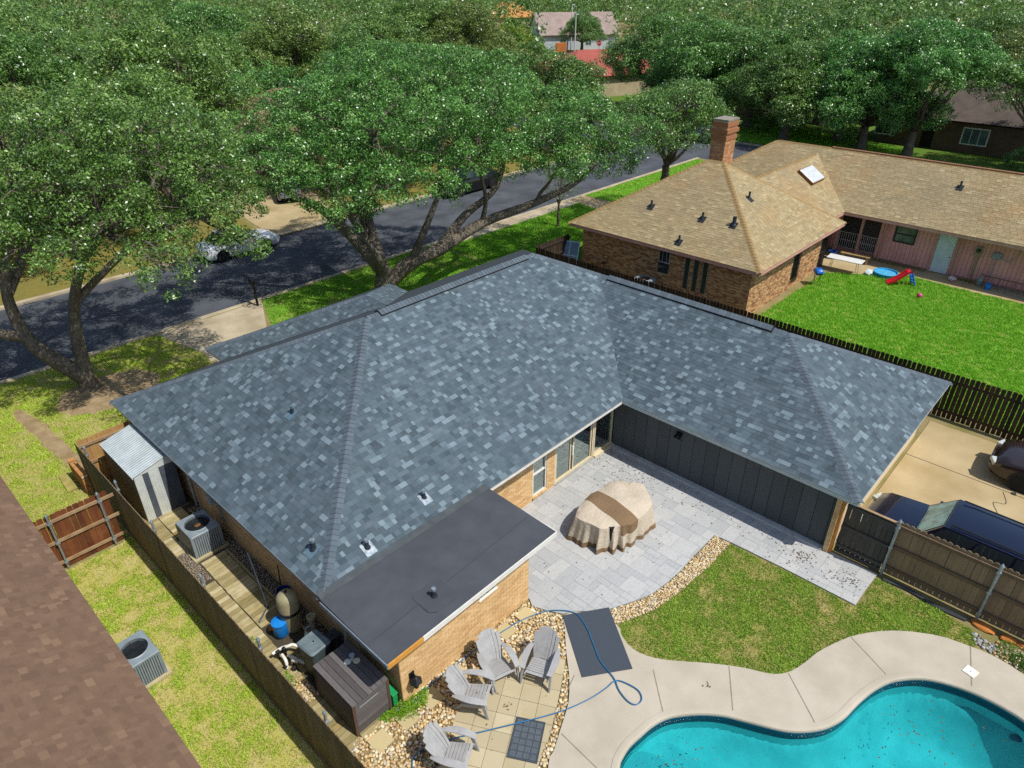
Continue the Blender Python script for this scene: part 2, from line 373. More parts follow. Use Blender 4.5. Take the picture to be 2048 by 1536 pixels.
# deck joints and the skimmer lid
jm = M('deck_joint', '#8d8474', None, 9, .95, bump=0)
for a, b_ in (((5.0,-5.62),(4.18,-6.42)), ((6.31,-6.87),(5.3,-7.5)), ((7.08,-7.98),(6.28,-8.93)), ((9.12,-8.67),(8.6,-9.66)), ((10.83,-10.89),(9.62,-11.2)), ((3.62, -4.35), (3.0, -4.55)), ((2.3, -5.05), (2.2, -6.3))):
    d = Vector((b_[0]-a[0], b_[1]-a[1], 0)); q = Vector((-d.y, d.x, 0)).normalized()*.011; m = MB()
    m.add([(a[0]+q.x, a[1]+q.y, .0545), (a[0]-q.x, a[1]-q.y, .0545), (b_[0]-q.x, b_[1]-q.y, .0545), (b_[0]+q.x, b_[1]+q.y, .0545)], [(0, 1, 2, 3)])
    structure(m.build('deck_joint', jm))
k = MB(); k.box((0, 0, .008), (.27, .27, .016)); sk = k.build('skimmer_lid', M('white_plastic', '#e9e6dc', '#d8d4c6', 4, .5, bump=0), bevel=.006)
tag(sk, 'square off-white skimmer lid set in the pool deck across a joint', 'lid'); place(sk, 10.02, -11.08, .055, rad(-14))
k = MB(); k.lathe([(.012, 0), (.012, .004)], n=10); k.build('finger_hole', M('black_plastic', '#17181a', '#0f1012', 5, .5, bump=0), sk, world=wm(sk)@Matrix.Translation((0, 0, .0165)))

# ------------------------------------------------------------------ paved patio of grey stone pavers
PATIO = [(4.62,.50),(4.62,-2.06),(4.5,-2.25),(4.62,-2.58),(4.84,-3.0),(5.2,-3.25),(5.5,-3.6),(5.84,-3.81),(6.42,-4.09),(6.95,-4.3),(7.57,-4.38),(8.24,-4.42),(8.93,-4.39),(10.1,-4.40),(10.15,-4.89),(10.22,-6.38),(10.24,-8.37),(11.0,-8.38),(11.74,-8.42),(11.74,.50)]
bed_m = M('patio_joint_sand', '#b9b6ad', '#a5a198', 5, .95, bump=.2)
patio = sheet('patio', PATIO, .030, bed_m, thick=.06)
t = NT('stone_paver'); p = t.pos(); tt = t.tint()
wv = t.n('ShaderNodeTexNoise'); wv.inputs['Scale'].default_value = 5; wv.inputs['Detail'].default_value = 8; wv.inputs['Distortion'].default_value = 2.2
mp = t.n('ShaderNodeMapping'); mp.inputs['Scale'].default_value = (1, 2.4, 1); cb = t.n('ShaderNodeCombineXYZ'); t.l(t.math('MULTIPLY', tt, 37), cb.inputs[2])
va = t.n('ShaderNodeVectorMath', operation='ADD'); t.l(p, va.inputs[0]); t.l(cb.outputs[0], va.inputs[1]); t.l(va.outputs[0], mp.inputs['Vector']); t.l(mp.outputs[0], wv.inputs['Vector'])
c = t.mix(tt, srgb('#b3b2ad'), srgb('#a2a3a1')); c = t.mix(t.mapr(wv.outputs['Fac'], .45, .75, 0, .55), c, srgb('#84888b'))
c = t.mix(t.mapr(t.noise(p, 60, 3), .35, .7, 0, .18), c, srgb('#7c7d7b')); t.bump(t.noise(p, 80, 2), .15, .004)
paver_m = t.done(c, .8)
g = .2032; random.seed(3); items = []
gx0, gy0 = 4.3, -8.6; nx, ny = 38, 46; occ = np.zeros((nx, ny), bool); sizes = [(3, 2), (2, 3), (3, 2), (2, 2), (3, 3), (4, 2), (2, 1), (1, 2)]
cut = []
for j in range(ny):
    for i in range(nx):
        if occ[i, j]: continue
        ss = random.sample(sizes, len(sizes)) + [(1, 1)]
        for (a, b_) in ss:
            if i+a <= nx and j+b_ <= ny and not occ[i:i+a, j:j+b_].any(): break
        occ[i:i+a, j:j+b_] = True
        x0, x1, y0, y1 = gx0+i*g+.003, gx0+(i+a)*g-.003, gy0+j*g+.003, gy0+(j+b_)*g-.003
        pl = clip_rect(PATIO, x0, x1, y0, y1)
        if len(pl) < 3: continue
        ar = abs(sum(pl[q][0]*pl[(q+1) % len(pl)][1]-pl[(q+1) % len(pl)][0]*pl[q][1] for q in range(len(pl))))/2
        if ar < .004: continue
        h_ = random.uniform(-.0015, .0015); tn = random.random()
        if ar > (x1-x0)*(y1-y0)*.999: items.append((Matrix.Translation((x0, y0, .02)), (x1-x0, y1-y0, .024+h_), tn))
        else: cut.append((pl, tn))
pieces(patio, 'paver', 'paver_field', items, paver_m)
for pl, tn in cut[:90]:
    k = MB(); k.prism(pl, .02, .0445, tn); k.build('paver', paver_m, patio)

# ------------------------------------------------------------------ seating corner of square tan tiles
o0 = np.array([2.88, -3.99]); e1 = np.array([.205, -.375]); e2 = np.array([-.385, -.222])
e1 = e1/np.linalg.norm(e1)*.432; e2 = e2/np.linalg.norm(e2)*.432
tile_p = MT('tan_tile', [(0, '#b3a584'), (.5, '#a99c7c'), (1, '#bbae8e')], .85, 60, .2, grain=.12, stain=(1.5, '#9d8c62', .5))
TB = [tuple(o0+e1*a+e2*b_) for a, b_ in ((-2.4, -2.35), (2.35, -2.35), (2.35, 6.4), (-2.4, 6.4))]
TCLIP = [(3.85,-3.9),(3.45,-4.17),(3.08,-4.37),(2.71,-4.57),(2.31,-4.79),(1.94,-4.96),(1.5,-5.12),(1.0,-5.3),(.3,-5.6),(-.2,-4.6),(.78,-3.24),(.93,-3.12),(1.12,-3.0),(1.7,-2.75),(2.5,-2.85),(3.2,-2.95),(3.6,-3.3)]
tp = sheet('tile_patio', TCLIP, .012, M('tile_bed', '#7f7350', None, 8, .95), thick=.03)
ang = math.atan2(e1[1], e1[0]); items = []
for i in range(-4, 6):
    for j in range(-5, 10):
        q = [tuple(o0+e1*(i+a)+e2*(j+b_)) for a, b_ in ((.01, .01), (.01, .99), (.99, .99), (.99, .01))]
        if sum(q[m][0]*q[(m+1) % 4][1]-q[(m+1) % 4][0]*q[m][1] for m in range(4)) < 0: q = q[::-1]
        pl = clip_convex(TCLIP, q)
        if len(pl) < 3: continue
        k = MB(); k.prism(pl, .0, .030+random.uniform(-.002, .002), random.random()); k.build('tile', tile_p, tp)

# ------------------------------------------------------------------ lawns: blades of grass
def vnoise(x, y, sc, seed):
    r = np.random.default_rng(seed); a = 0
    for i in range(6):
        th = r.uniform(0, 6.28); f = sc*r.uniform(.6, 1.7); a = a+np.sin((x*np.cos(th)+y*np.sin(th))*f+r.uniform(0, 6.28)+1.3*np.sin((x*np.sin(th)-y*np.cos(th))*f*.7))
    return a/6
def grass_mat(name, stops):
    t = NT(name); c = t.ramp(t.tint(), [(a, srgb(b)) for a, b in stops])
    t.p.inputs['Transmission Weight'].default_value = 0
    m = t.done(c, .6, 0, .25)
    tl = t.n('ShaderNodeBsdfTranslucent'); t.l(c, tl.inputs[0]); mx = t.n('ShaderNodeMixShader'); mx.inputs[0].default_value = .4
    t.l(t.p.outputs[0], mx.inputs[1]); t.l(tl.outputs[0], mx.inputs[2]); t.l(mx.outputs[0], t.out.inputs[0]); return m
G_YEL = grass_mat('grass_yellowish', [(0, '#d4c39a'), (.25, '#c8bd74'), (.5, '#b6c552'), (.8, '#a8c63e'), (1, '#c8da5a')])
G_MID = grass_mat('grass_mown', [(0, '#bfae78'), (.25, '#a3a854'), (.5, '#8fac42'), (.8, '#84ac38'), (1, '#a8c452')])
G_LUSH = grass_mat('grass_lush', [(0, '#b0b068'), (.2, '#94bf40'), (.55, '#7fb830'), (.85, '#70b028'), (1, '#9ccc48')])
def lawn(name, label, poly, n, h, mat, holes=(), z=.0, seed=1, dry=.25, w=.012):
    P = np.array(poly); x0, y0 = P.min(0); x1, y1 = P.max(0); r = np.random.default_rng(seed)
    area = abs(sum(poly[i][0]*poly[(i+1) % len(poly)][1]-poly[(i+1) % len(poly)][0]*poly[i][1] for i in range(len(poly))))/2
    m = int(n*area*((x1-x0)*(y1-y0)/area)); x = r.uniform(x0, x1, m); y = r.uniform(y0, y1, m); ok = inside(poly, x, y)
    for hl in holes: ok &= ~inside(hl, x, y)
    x, y = x[ok], y[ok]; pn = .55*vnoise(x, y, 1.8, seed)+.8*vnoise(x, y, 6, seed+9)+.5*vnoise(x, y, 14, seed+5)
    tint = np.clip((.60+.8*pn-dry*.6)+r.normal(0, .16, len(x)), 0, 1); keep = r.random(len(x)) < np.clip(.55+1.3*tint-dry, .12, 1); x, y, tint, pn = x[keep], y[keep], tint[keep], pn[keep]
    k = len(x); hh = h*r.uniform(.5, 1.25, k)*(.75+.5*tint); th = r.uniform(0, 6.28, k); ww = w*r.uniform(.7, 1.4, k); le = hh*r.uniform(.3, 1.1, k); ph = r.uniform(0, 6.28, k)
    V = np.zeros((k, 3, 3)); V[:, 0] = np.stack([x+ww*np.cos(th), y+ww*np.sin(th), np.full(k, z)], 1); V[:, 1] = np.stack([x-ww*np.cos(th), y-ww*np.sin(th), np.full(k, z)], 1)
    V[:, 2] = np.stack([x+le*np.cos(ph), y+le*np.sin(ph), z+hh], 1)
    o = bpy.data.objects.new(name, mesh_np(name, V.reshape(-1, 3), np.arange(k*3).reshape(-1, 3), mat, tint)); o.color = (0, 0, 0, 1); put(o)
    tag(o, label, 'grass', kind='stuff'); return o
def thatch(name, poly, z, c1, c2, c3, hole=None):
    t = NT(name+'_soil'); p = t.pos(); c = t.mix(t.mapr(t.noise(p, 1.4, 5, .6), .4, .62), srgb(c1), srgb(c2)); c = t.mix(t.mapr(t.noise(p, 45, 3), .4, .65, 0, .7), c, srgb(c3)); t.bump(t.noise(p, 60, 3), .8, .03)
    return sheet(name, poly, z, t.done(c, .95, 0, .2), hole)
side_l = [(-4.6, -8), (-1.56, -8), (-1.56, 8.0), (-4.6, 8.0)]
thatch('side_lawn', side_l, .006, '#b0ac58', '#bfae78', '#949844'); lawn('grass', 'yellow-green patchy grass strip between the brown roof and the long fence', side_l, 2500, .055, G_YEL, seed=11, dry=.38, z=.006, w=.013)
front_l = [(-14, 8.2), (-1.56, 8.2), (-1.56, 11.3), (3.4, 12.5), (3.4, 14), (5.0, 14), (5.2, 17.6), (4.6, 20.9), (-14, 20.9)]
bare = [(c_[0]+r_[0]*math.cos(a), c_[1]+r_[1]*math.sin(a)) for c_, r_ in [((1.2, 17.2), (1.9, 1.5))] for a in np.linspace(0, 6.28, 24, endpoint=False)]
track = [(-2.0, 18.2), (-1.55, 18.2), (-1.3, 15.5), (-1.1, 12.4), (-1.5, 12.2), (-1.8, 15)]
thatch('front_lawn', front_l, .006, '#96a044', '#b0a468', '#788430'); lawn('grass', 'green front grass around the forked oak left of the walk', front_l, 750, .06, G_YEL, (bare, track), seed=21, dry=.2, z=.006, w=.018)
for nm_, pl_ in (('bare_soil', bare), ('bare_soil', track)):
    sheet(nm_, [(x+random.uniform(-.12, .12), y_+random.uniform(-.12, .12)) for x, y_ in smooth_line(pl_, 4, True)], .010, M('bare_earth', '#a08a68', '#85714f', 2.5, .95, bump=.6, bscale=25, bdist=.03))
front_r = [(8.6, 17.6), (8.2, 12), (21.4, 12), (21.4, 20.9), (9.9, 20.9)]
thatch('front_lawn', front_r, .006, '#88a43c', '#a0a05c', '#6a8430'); lawn('grass', 'shaded green grass around the big oak trunk', front_r, 800, .07, G_LUSH, seed=31, dry=.1, z=.006, w=.018)
front_n = [(21.6, 12.9), (33.4, 12.9), (34.6, 20.0), (21.6, 20.0)]
thatch('front_lawn', front_n, .006, '#80ac38', '#90ac48', '#68902c'); lawn('grass', 'bright green grass in front of the tan roofed house', front_n, 900, .08, G_LUSH, seed=41, dry=0, z=.006, w=.018)
front_m = [(36.6, 12.9), (52.8, 12.9), (52.8, 20.9), (36.6, 20.9)]
thatch('front_lawn', front_m, .006, '#80ac38', '#90ac48', '#68902c'); lawn('grass', 'bright green strip of grass beyond the small walk, along the street', front_m, 400, .08, G_LUSH, seed=43, dry=0, z=.006, w=.02)
back_n = [(22.0, 1.0), (24.4, 1.6), (33.0, 1.5), (34.0, .1), (35.7, -1.8), (35.5, -4.3), (35.6, -14), (22.0, -14)]
thatch('neighbour_lawn', back_n, .006, '#80ac38', '#94ac48', '#68902c'); lawn('grass', 'lush bright green back lawn beyond the dark picket fence', back_n, 900, .10, G_LUSH, seed=51, dry=.02, z=.006, w=.017)
back_l = [(5.57,-4.24),(6.06,-4.46),(6.6,-4.66),(7.2,-4.77),(7.88,-4.84),(8.94,-4.91),(10.1,-4.91),(10.18,-6.4),(10.2,-8.4),(11.6,-8.45),(11.6,-9.2),(11.55,-10.2),(11.4,-10.9),(10.95,-11.0)] + [q for q in deck_outer[::-1] if q[1] > -10.9 and q[1] < -4.4 and (q[0] > 5.0)]
thatch('back_lawn', back_l, .01, '#969a48', '#a89a62', '#74803a'); lawn('grass', 'short mown grass between the stone patio and the pool deck', back_l, 3000, .05, G_MID, seed=61, dry=.10, z=.01, w=.011)
far_l = [(-60, 29.9), (15.4, 29.9), (17, 41), (-60, 41)]
thatch('far_lawn', far_l, .006, '#8a7a3c', '#7d7340', '#5f6426')
far_r = [(21, 29.9), (53, 29.9), (53, 60), (24.7, 60), (24.7, 41)]
thatch('far_lawn', far_r, .006, '#8a7a3c', '#7d7340', '#5f6426')
far_x = [(62.6, -30), (110, -30), (110, 90), (62.6, 90)]
thatch('far_lawn', far_x, .006, '#4f7a22', '#66712e', '#455a1c')
lawn('grass', 'sunlit grass in front of the houses across the side street', [(63, 8), (70, 8), (80, 40), (63, 40)], 130, .12, G_LUSH, seed=71, dry=0, z=.006, w=.04)

# ------------------------------------------------------------------ river-stone gravel
peb = MT('river_stone', [(0, '#a39274'), (.2, '#cdb98f'), (.4, '#e0d4b6'), (.55, '#c29a5c'), (.7, '#d6c090'), (.85, '#a8834f'), (1, '#c2bbac')], .6, 50, .15, grain=.2)
bm = bmesh.new(); bmesh.ops.create_icosphere(bm, subdivisions=2, radius=1); ICO_V = np.array([v.co[:] for v in bm.verts]); ICO_F = np.array([[v.index for v in f.verts] for f in bm.faces]); bm.free()
bm = bmesh.new(); bmesh.ops.create_icosphere(bm, subdivisions=1, radius=1); ICO1_V = np.array([v.co[:] for v in bm.verts]); ICO1_F = np.array([[v.index for v in f.verts] for f in bm.faces]); bm.free()
def gravel(name, label, poly, sp, smin, smax, holes=(), z=.01, seed=5, mat=None, lo=False):
    r = np.random.default_rng(seed); P = np.array(poly); x0, y0 = P.min(0); x1, y1 = P.max(0)
    X, Y = np.meshgrid(np.arange(x0, x1, sp), np.arange(y0, y1, sp*.87)); X = X+(np.arange(X.shape[0]) % 2)[:, None]*sp/2
    x = X.ravel()+r.normal(0, sp*.2, X.size); y = Y.ravel()+r.normal(0, sp*.2, X.size); ok = inside(poly, x, y)
    for hl in holes: ok &= ~inside(hl, x, y)
    x, y = x[ok], y[ok]; k = len(x); s = r.uniform(smin, smax, (k, 1))*np.stack([r.uniform(.75, 1.25, k), r.uniform(.7, 1.1, k), r.uniform(.4, .7, k)], 1)
    IV, IF = (ICO1_V, ICO1_F) if lo else (ICO_V, ICO_F); nv = len(IV)
    V = IV[None]*s[:, None]; V = V*(1+r.normal(0, .06, (k, nv, 1))); th = r.uniform(0, 6.28, k); tl = r.normal(0, .35, k)
    ct, st = np.cos(tl)[:, None], np.sin(tl)[:, None]; a, c_ = V[..., 0]*ct-V[..., 2]*st, V[..., 0]*st+V[..., 2]*ct; V[..., 0] = a; V[..., 2] = c_
    ct, st = np.cos(th)[:, None], np.sin(th)[:, None]; a, b_ = V[..., 0]*ct-V[..., 1]*st, V[..., 0]*st+V[..., 1]*ct
    V = np.stack([a+x[:, None], b_+y[:, None], V[..., 2]+z+s[:, 2:3]*.5+r.uniform(0, .02, (k, 1))], -1)
    F = (IF[None]+(np.arange(k)*nv)[:, None, None]).reshape(-1, 3)
    o = bpy.data.objects.new(name, mesh_np(name, V.reshape(-1, 3), F, mat or peb, np.repeat(np.round(r.random(k), 3), len(IF)), True)); o.color = (0, 0, 0, 1); put(o); tag(o, label, 'gravel', kind='stuff'); return o
strip = [(5.50,-3.62),(5.84,-3.83),(6.42,-4.11),(6.95,-4.32),(7.57,-4.40),(8.24,-4.44),(8.93,-4.41),(10.1,-4.42),(10.1,-4.89),(8.94,-4.90),(7.88,-4.82),(7.2,-4.75),(6.6,-4.64),(6.06,-4.44),(5.5,-4.2),(5.35,-3.9)]
gb = M('gravel_bed', '#8d7a56', '#766440', 6, .95)
sheet('gravel_bed', strip, .008, gb); gravel('river_stones', 'curved strip of small tan river stones edging the patio', strip, .052, .022, .036, z=.008, seed=5)
bed = [(-1.3,-1.95),(.42,-1.95),(4.5,-2.04),(4.5,-2.25),(4.62,-2.58),(4.80,-3.02),(4.54,-3.27),(3.98,-3.78),(3.63,-4.14),(3.34,-4.40),(2.97,-4.67),(2.63,-4.83),(2.26,-4.99),(1.87,-5.16),(1.5,-5.29),(.85,-5.9),(-1.4,-6.2),(-1.4,-2.3)]
steps = [((-.66,-2.53),(-.24,-2.12)), ((.06,-2.55),(.47,-2.13)), ((.75,-2.56),(1.18,-2.13)), ((2.5,-2.5),(2.9,-2.1)), ((3.24,-2.5),(3.65,-2.11)), ((3.94,-2.47),(4.36,-2.13)), ((1.6, -2.5), (2.0, -2.1))]
sq = [[(a[0], a[1]), (b_[0], a[1]), (b_[0], b_[1]), (a[0], b_[1])] for a, b_ in steps]
sheet('gravel_bed', bed, .006, gb); gravel('river_stones', 'bed of rounded tan and brown river stones around the seating tiles', bed, .074, .030, .052, [TCLIP]+sq, z=.006, seed=6)
step_m = MT('stepping_stone', [(0, '#bfae82'), (1, '#b3a47c')], .9, 70, .25, grain=.15, stain=(2, '#95865c', .5))
sl_ = ['square tan stepping stone beside the fence, nearest the long fence', 'square tan stepping stone by the corner of the storage box', 'square tan stepping stone by the green weeds at the annex corner', 'square tan stepping stone behind the slatted chair nearest the annex wall', 'square tan stepping stone under the hose, middle of the annex wall', 'square tan stepping stone next to the patio edge and annex corner', 'square tan stepping stone behind the chair backs along the annex wall']
for (a, b_), lb in zip(steps, sl_):
    k = MB(); k.box(((a[0]+b_[0])/2, (a[1]+b_[1])/2, .03), (b_[0]-a[0], b_[1]-a[1], .05), Matrix.Rotation(random.uniform(-.05, .05), 3, 'Z'), random.random())
    tag(k.build('stepping_stone', step_m, bevel=.006), lb, 'stepping stone', 'stepping stones along the annex wall')
# ------------------------------------------------------------------ roof building
def facet_items(poly, expo, wmin, wmax, th, seed, tintf, joint=.0, course_var=0):
    """tabs covering a planar roof facet; poly[0]->poly[1] is the eave. returns items for pieces()"""
    r = random.Random(seed); P = [Vector(q) for q in poly]; u = (P[1]-P[0]).normalized(); n = None
    for q in P[2:]:
        n = u.cross(q-P[0])
        if n.length > 1e-6: break
    n.normalize()
    if n.z < 0: n = -n
    v = n.cross(u); uv = [((q-P[0]).dot(u), (q-P[0]).dot(v)) for q in P]; vmax = max(b for a, b in uv)
    def rng_(vv):
        xs = []
        for i in range(len(uv)):
            a, b = uv[i], uv[(i+1) % len(uv)]
            if (a[1]-vv)*(b[1]-vv) <= 0 and abs(a[1]-b[1]) > 1e-9:
                f = (vv-a[1])/(b[1]-a[1]); xs.append(a[0]+f*(b[0]-a[0]))
            elif abs(a[1]-b[1]) < 1e-9 and abs(a[1]-vv) < 1e-9: xs += [a[0], b[0]]
        return (min(xs), max(xs)) if len(xs) >= 2 else None
    items = []; fr = frame(P[0], u, v, n); k = 0; vv = 0.0
    while vv < vmax-.02:
        v1 = min(vv+expo, vmax-1e-4); lo, hi = rng_(max(vv, 1e-5)), rng_(v1)
        if lo is None or hi is None: break
        x = min(lo[0], hi[0]) - r.uniform(0, wmax); xe = max(lo[1], hi[1])
        while x < xe:
            w = r.uniform(wmin, wmax); a0, a1 = max(x, lo[0]), min(x+w-joint, lo[1]); b0, b1 = max(x, hi[0]), min(x+w-joint, hi[1])
            x += w
            if a1 <= a0 and b1 <= b0: continue
            t_ = tintf(r); hgt = th*(1+.5*r.random())*(1.35 if t_ > .72 else 1)
            if abs(a0-b0) < 1e-6 and abs(a1-b1) < 1e-6:
                tilt = Matrix.Translation((a0, vv, 0)) @ Matrix.Rotation(-math.atan2(hgt*.35, v1-vv), 4, 'X') @ Matrix.Translation((0, 0, hgt*.1))
                items.append((fr @ tilt, (a1-a0, (v1-vv)*1.0, hgt*.9), t_))
            else:
                if a1 <= a0: a0 = a1 = (b0 if a0 > b0 else b1) if False else max(min((b0+b1)/2, lo[1]), lo[0])
                if b1 <= b0: b0 = b1 = max(min((a0+a1)/2, hi[1]), hi[0])
                z0, z1 = hgt, hgt*.65
                items.append((fr, [(a0, vv, 0), (a1, vv, 0), (b1, v1, 0), (b0, v1, 0), (a0, vv, z0), (a1, vv, z0), (b1, v1, z1), (b0, v1, z1)], t_))
        vv = v1
        k += 1
    return items
def caps(parent, A, B_, n1, n2, mat, name='cap_shingle', expo=.145, arm=.15, lift=.012, seed=0, nmax=999):
    """bent cap shingles along a hip or ridge from the lower end A to the upper end B"""
    r = random.Random(seed); A = Vector(A); B_ = Vector(B_); d = (B_-A); Ln = d.length; d.normalize(); n1 = Vector(n1); n2 = Vector(n2)
    a1 = d.cross(n1); a1 = a1 if a1.dot(n2) < 0 else -a1; a2 = d.cross(n2); a2 = a2 if a2.dot(n1) < 0 else -a2
    a1.normalize(); a2.normalize(); up = (n1+n2).normalized()
    def row(s_, z): return [d*s_ + a1*arm + n1*z*.6, d*s_ + a1*arm*.35 + n1*z + up*.004, d*s_ + up*(z+.012), d*s_ + a2*arm*.35 + n2*z + up*.004, d*s_ + a2*arm + n2*z*.6]
    L2 = expo*1.25; lo, hi = row(0, lift+.017), row(L2, lift)
    V = [*lo, *hi, *[q - (up*.018) for q in lo]]; F = [(i, i+1, i+6, i+5) for i in range(4)] + [(10+i, 11+i, 1+i, i) for i in range(4)]
    me = mesh_np(name, [q[:] for q in V], F, [mat, edge_m], midx=[0]*4+[1]*4); minv = wm(parent).inverted(); n = int(Ln/expo)
    for i in range(min(n, nmax)):
        o = bpy.data.objects.new(name, me); COL.objects.link(o); o.matrix_basis = Matrix.Translation(A+d*(i*expo)); t_ = r.uniform(.2, .55)
        o.color = (t_, t_, t_, 1); o.parent = parent; o.matrix_parent_inverse = minv
def nrm(a, b, c):
    n = (Vector(b)-Vector(a)).cross(Vector(c)-Vector(a)).normalized(); return n if n.z > 0 else -n
def brick_wall(parent, O, u, ln, ht, n, mat, seed, nmax=0, openings=(), bw=.2032, bh=.0677, proud=.007, soldier=None, flemish=False):
    """bricks in running bond on a vertical face; openings = (u0,u1,z0,z1)"""
    r = random.Random(seed); items = []; O = Vector(O); u = Vector(u); n = Vector(n); z = Vector((0, 0, 1)); fr = frame(O, u, z, n)
    if fr.to_3x3().determinant() < 0: fr = frame(O+u*ln, -u, z, n); openings = [(ln-b, ln-a, c_, d_) for a, b, c_, d_ in openings]
    for j in range(int(ht/bh)):
        x = -(j % 2)*bw/2; z0 = j*bh
        while x < ln:
            a, b = max(x, 0), min(x+bw-.009, ln); x += bw
            if b-a < .02: continue
            segs = [(a, b)]
            for (o0_, o1_, p0, p1) in openings:
                if z0+bh*.6 > p0 and z0+bh*.4 < p1:
                    ns = []
                    for (s0, s1) in segs:
                        if s1 <= o0_ or s0 >= o1_: ns.append((s0, s1))
                        else:
                            if s0 < o0_: ns.append((s0, o0_))
                            if s1 > o1_: ns.append((o1_, s1))
                    segs = ns
            for (s0, s1) in segs:
                if s1-s0 > .02: items.append((fr @ Matrix.Translation((s0, z0, -.02)), (s1-s0, bh-.010, .02+proud+r.uniform(-.0015, .0015)), r.random()))
    pieces(parent, 'brick', 'brick_field', items, mat, nmax)
shingle_m = MT('slate_shingle', [(0, '#424e54'), (.35, '#505e65'), (.6, '#5b6a71'), (.8, '#6a7a81'), (1, '#7b8b92')], .9, 170, .55, .006, grain=.34, stain=[(.5, '#545e66', .35), (1.7, '#707b80', .25)], spec=.25)
edge_m = M('asphalt_edge_shadow', '#23282c', '#1c2024', 9, .95, bump=0)  # dark cut asphalt; also paints the shadow line under tabs and caps
cap_m = MT('slate_cap', [(0, '#4a545b'), (1, '#6d7982')], .9, 170, .5, .006, grain=.3, spec=.25)
under_m = M('roof_underlay', '#3a4248', '#333a40', 20, .95)
def slate(r):
    a = r.random()
    return r.uniform(.15, .5) if a < .6 else (r.uniform(.45, .7) if a < .8 else (r.uniform(.78, 1) if a < .93 else r.uniform(0, .15)))
# ------------------------------------------------------------------ the main house
W, L, WW, D, PT, H = 12.173, 19.922, 8.481, 7.502, .471, 2.212
zr = H+PT*W/2; zw = H+PT*WW/2
A=(0,0,H); Bf=(0,W,H); C=(L,W,H); Ap=(W/2,W/2,zr); Bp=(L-W/2,W/2,zr); I_=(L-WW,0,H); J_=(L-WW/2,WW/2,zw); N_=(L-WW,-D,H); Fp=(L,-D,H); Hp=(L-WW/2,-D+WW/2,zw)
x1, xr, yf = 3.86, 8.16, 13.5; a_ = xr-x1; P0=(x1,yf,H); P1=(x1,W,H); R0=(xr,yf-a_,H+PT*a_); R1=(xr,W-a_,H+PT*a_); x2 = 2*xr-x1; Q0=(x2,yf,H); Q1=(x2,W,H)
house = thing('brick_house', 'L-shaped tan brick house with new slate-grey shingle roof around the patio', 'house', (6, 3, 0))
facets = [(Bf, A, Ap), (A, I_, J_, Bp, Ap), (I_, N_, Hp, J_), (N_, Fp, Hp), (Fp, C, Bp, J_, Hp), (C, Bf, Ap, Bp), (P0, P1, R1, R0), (Q0, P0, R0), (Q1, Q0, R0, R1)]
k = MB()
for f in facets: k.add([Vector(q)-Vector((0, 0, .004)) for q in f], [list(range(len(f)))])
roof = k.build('roof', under_m, house)
its = []
for i, f in enumerate([facets[0], facets[1], facets[2], facets[3], facets[6], facets[8]]): its += facet_items(f, .143, .07, .26, .010, 100+i, slate)
pieces(roof, 'shingle', 'shingle_field', its, shingle_m, 300, edge_m)
nl, nr_, nwi, nwe, nwr, nf = nrm(*facets[0]), nrm(A, I_, Ap), nrm(I_, N_, Hp), nrm(*facets[3]), nrm(Fp, C, Hp), nrm(C, Bf, Ap)
hips = [(A, Ap, nl, nr_), (Bf, Ap, nl, nf), (N_, Hp, nwi, nwe), (Fp, Hp, nwe, nwr), (J_, Bp, nwr, nr_), (P0, R0, nwi, nf)]
for i, (a, b, m1, m2) in enumerate(hips): caps(roof, a, b, m1, m2, cap_m, seed=i)
vent_m = M('vent_black', '#22262a', '#16191c', 9, .8, bump=0)
def ridge_vent(a, b, m1, m2, seed):
    a, b = Vector(a), Vector(b); d = (b-a).normalized(); q = Vector((0, 0, 1)).cross(d).normalized(); k = MB()
    if m1.dot(q) < 0: q = -q
    s1 = (q - m1*q.dot(m1)).normalized(); s2 = (-q - m2*(-q).dot(m2)).normalized(); e = .45
    for s_, m_ in ((s1, m1), (s2, m2)):
        c0, c1 = a+d*e, b-d*e
        k.add([c0+m_*.002+s_*.19, c1+m_*.002+s_*.19, c1+m_*.055+s_*.19, c0+m_*.055+s_*.19, c0+Vector((0, 0, .07)), c1+Vector((0, 0, .07)), c0+m_*.002, c1+m_*.002], [(0, 1, 2, 3), (3, 2, 5, 4), (0, 3, 4, 6), (1, 7, 5, 2)])
    k.build('ridge_vent', vent_m, roof)
    caps(roof, a+d*e+Vector((0, 0, .06)), b-d*e+Vector((0, 0, .06)), m1, m2, cap_m, seed=seed, arm=.20, expo=.145)
    caps(roof, a, a+d*e, m1, m2, cap_m, seed=seed+1); caps(roof, b-d*e, b, m1, m2, cap_m, seed=seed+2)
ridge_vent(Ap, Bp, nr_, nf, 21); ridge_vent(J_, Hp, nwi, nwr, 31); caps(roof, R1, R0, nwi, nwr, cap_m, seed=41)
# eaves: fascia boards, drip edges and soffits
fas_w = M('fascia_white', '#dedbd2', '#cfccc2', 5, .6, bump=0); fas_shade = M('fascia_shade_grey', '#b9c4c4', '#aab6b6', 5, .6, bump=0); drip = M('drip_edge', '#8b959b', '#76828a', 6, .5, .3, bump=0)  # second fascia tone paints the wing eave's shade into its colour
def fascia(x0, x1_, y0, y1_, m, nm='fascia', z0=H-.15, z1=H-.012): k = MB(); k.bx(x0, x1_, y0, y1_, z0, z1); k.build(nm, m, house)
fascia(5.25, L-WW+.03, .008, .035, fas_w); fascia(L-WW+.008, L-WW+.035, -D, .005, fas_shade); fascia(.008, .035, .04, W, drip, z0=H-.12)
fascia(L-WW+.036, L-.01, -D+.008, -D+.035, fas_w); fascia(x1+.008, x1+.035, W, yf, fas_w)
k = MB()
for q in ((0, 5.2, 0, 0),): pass
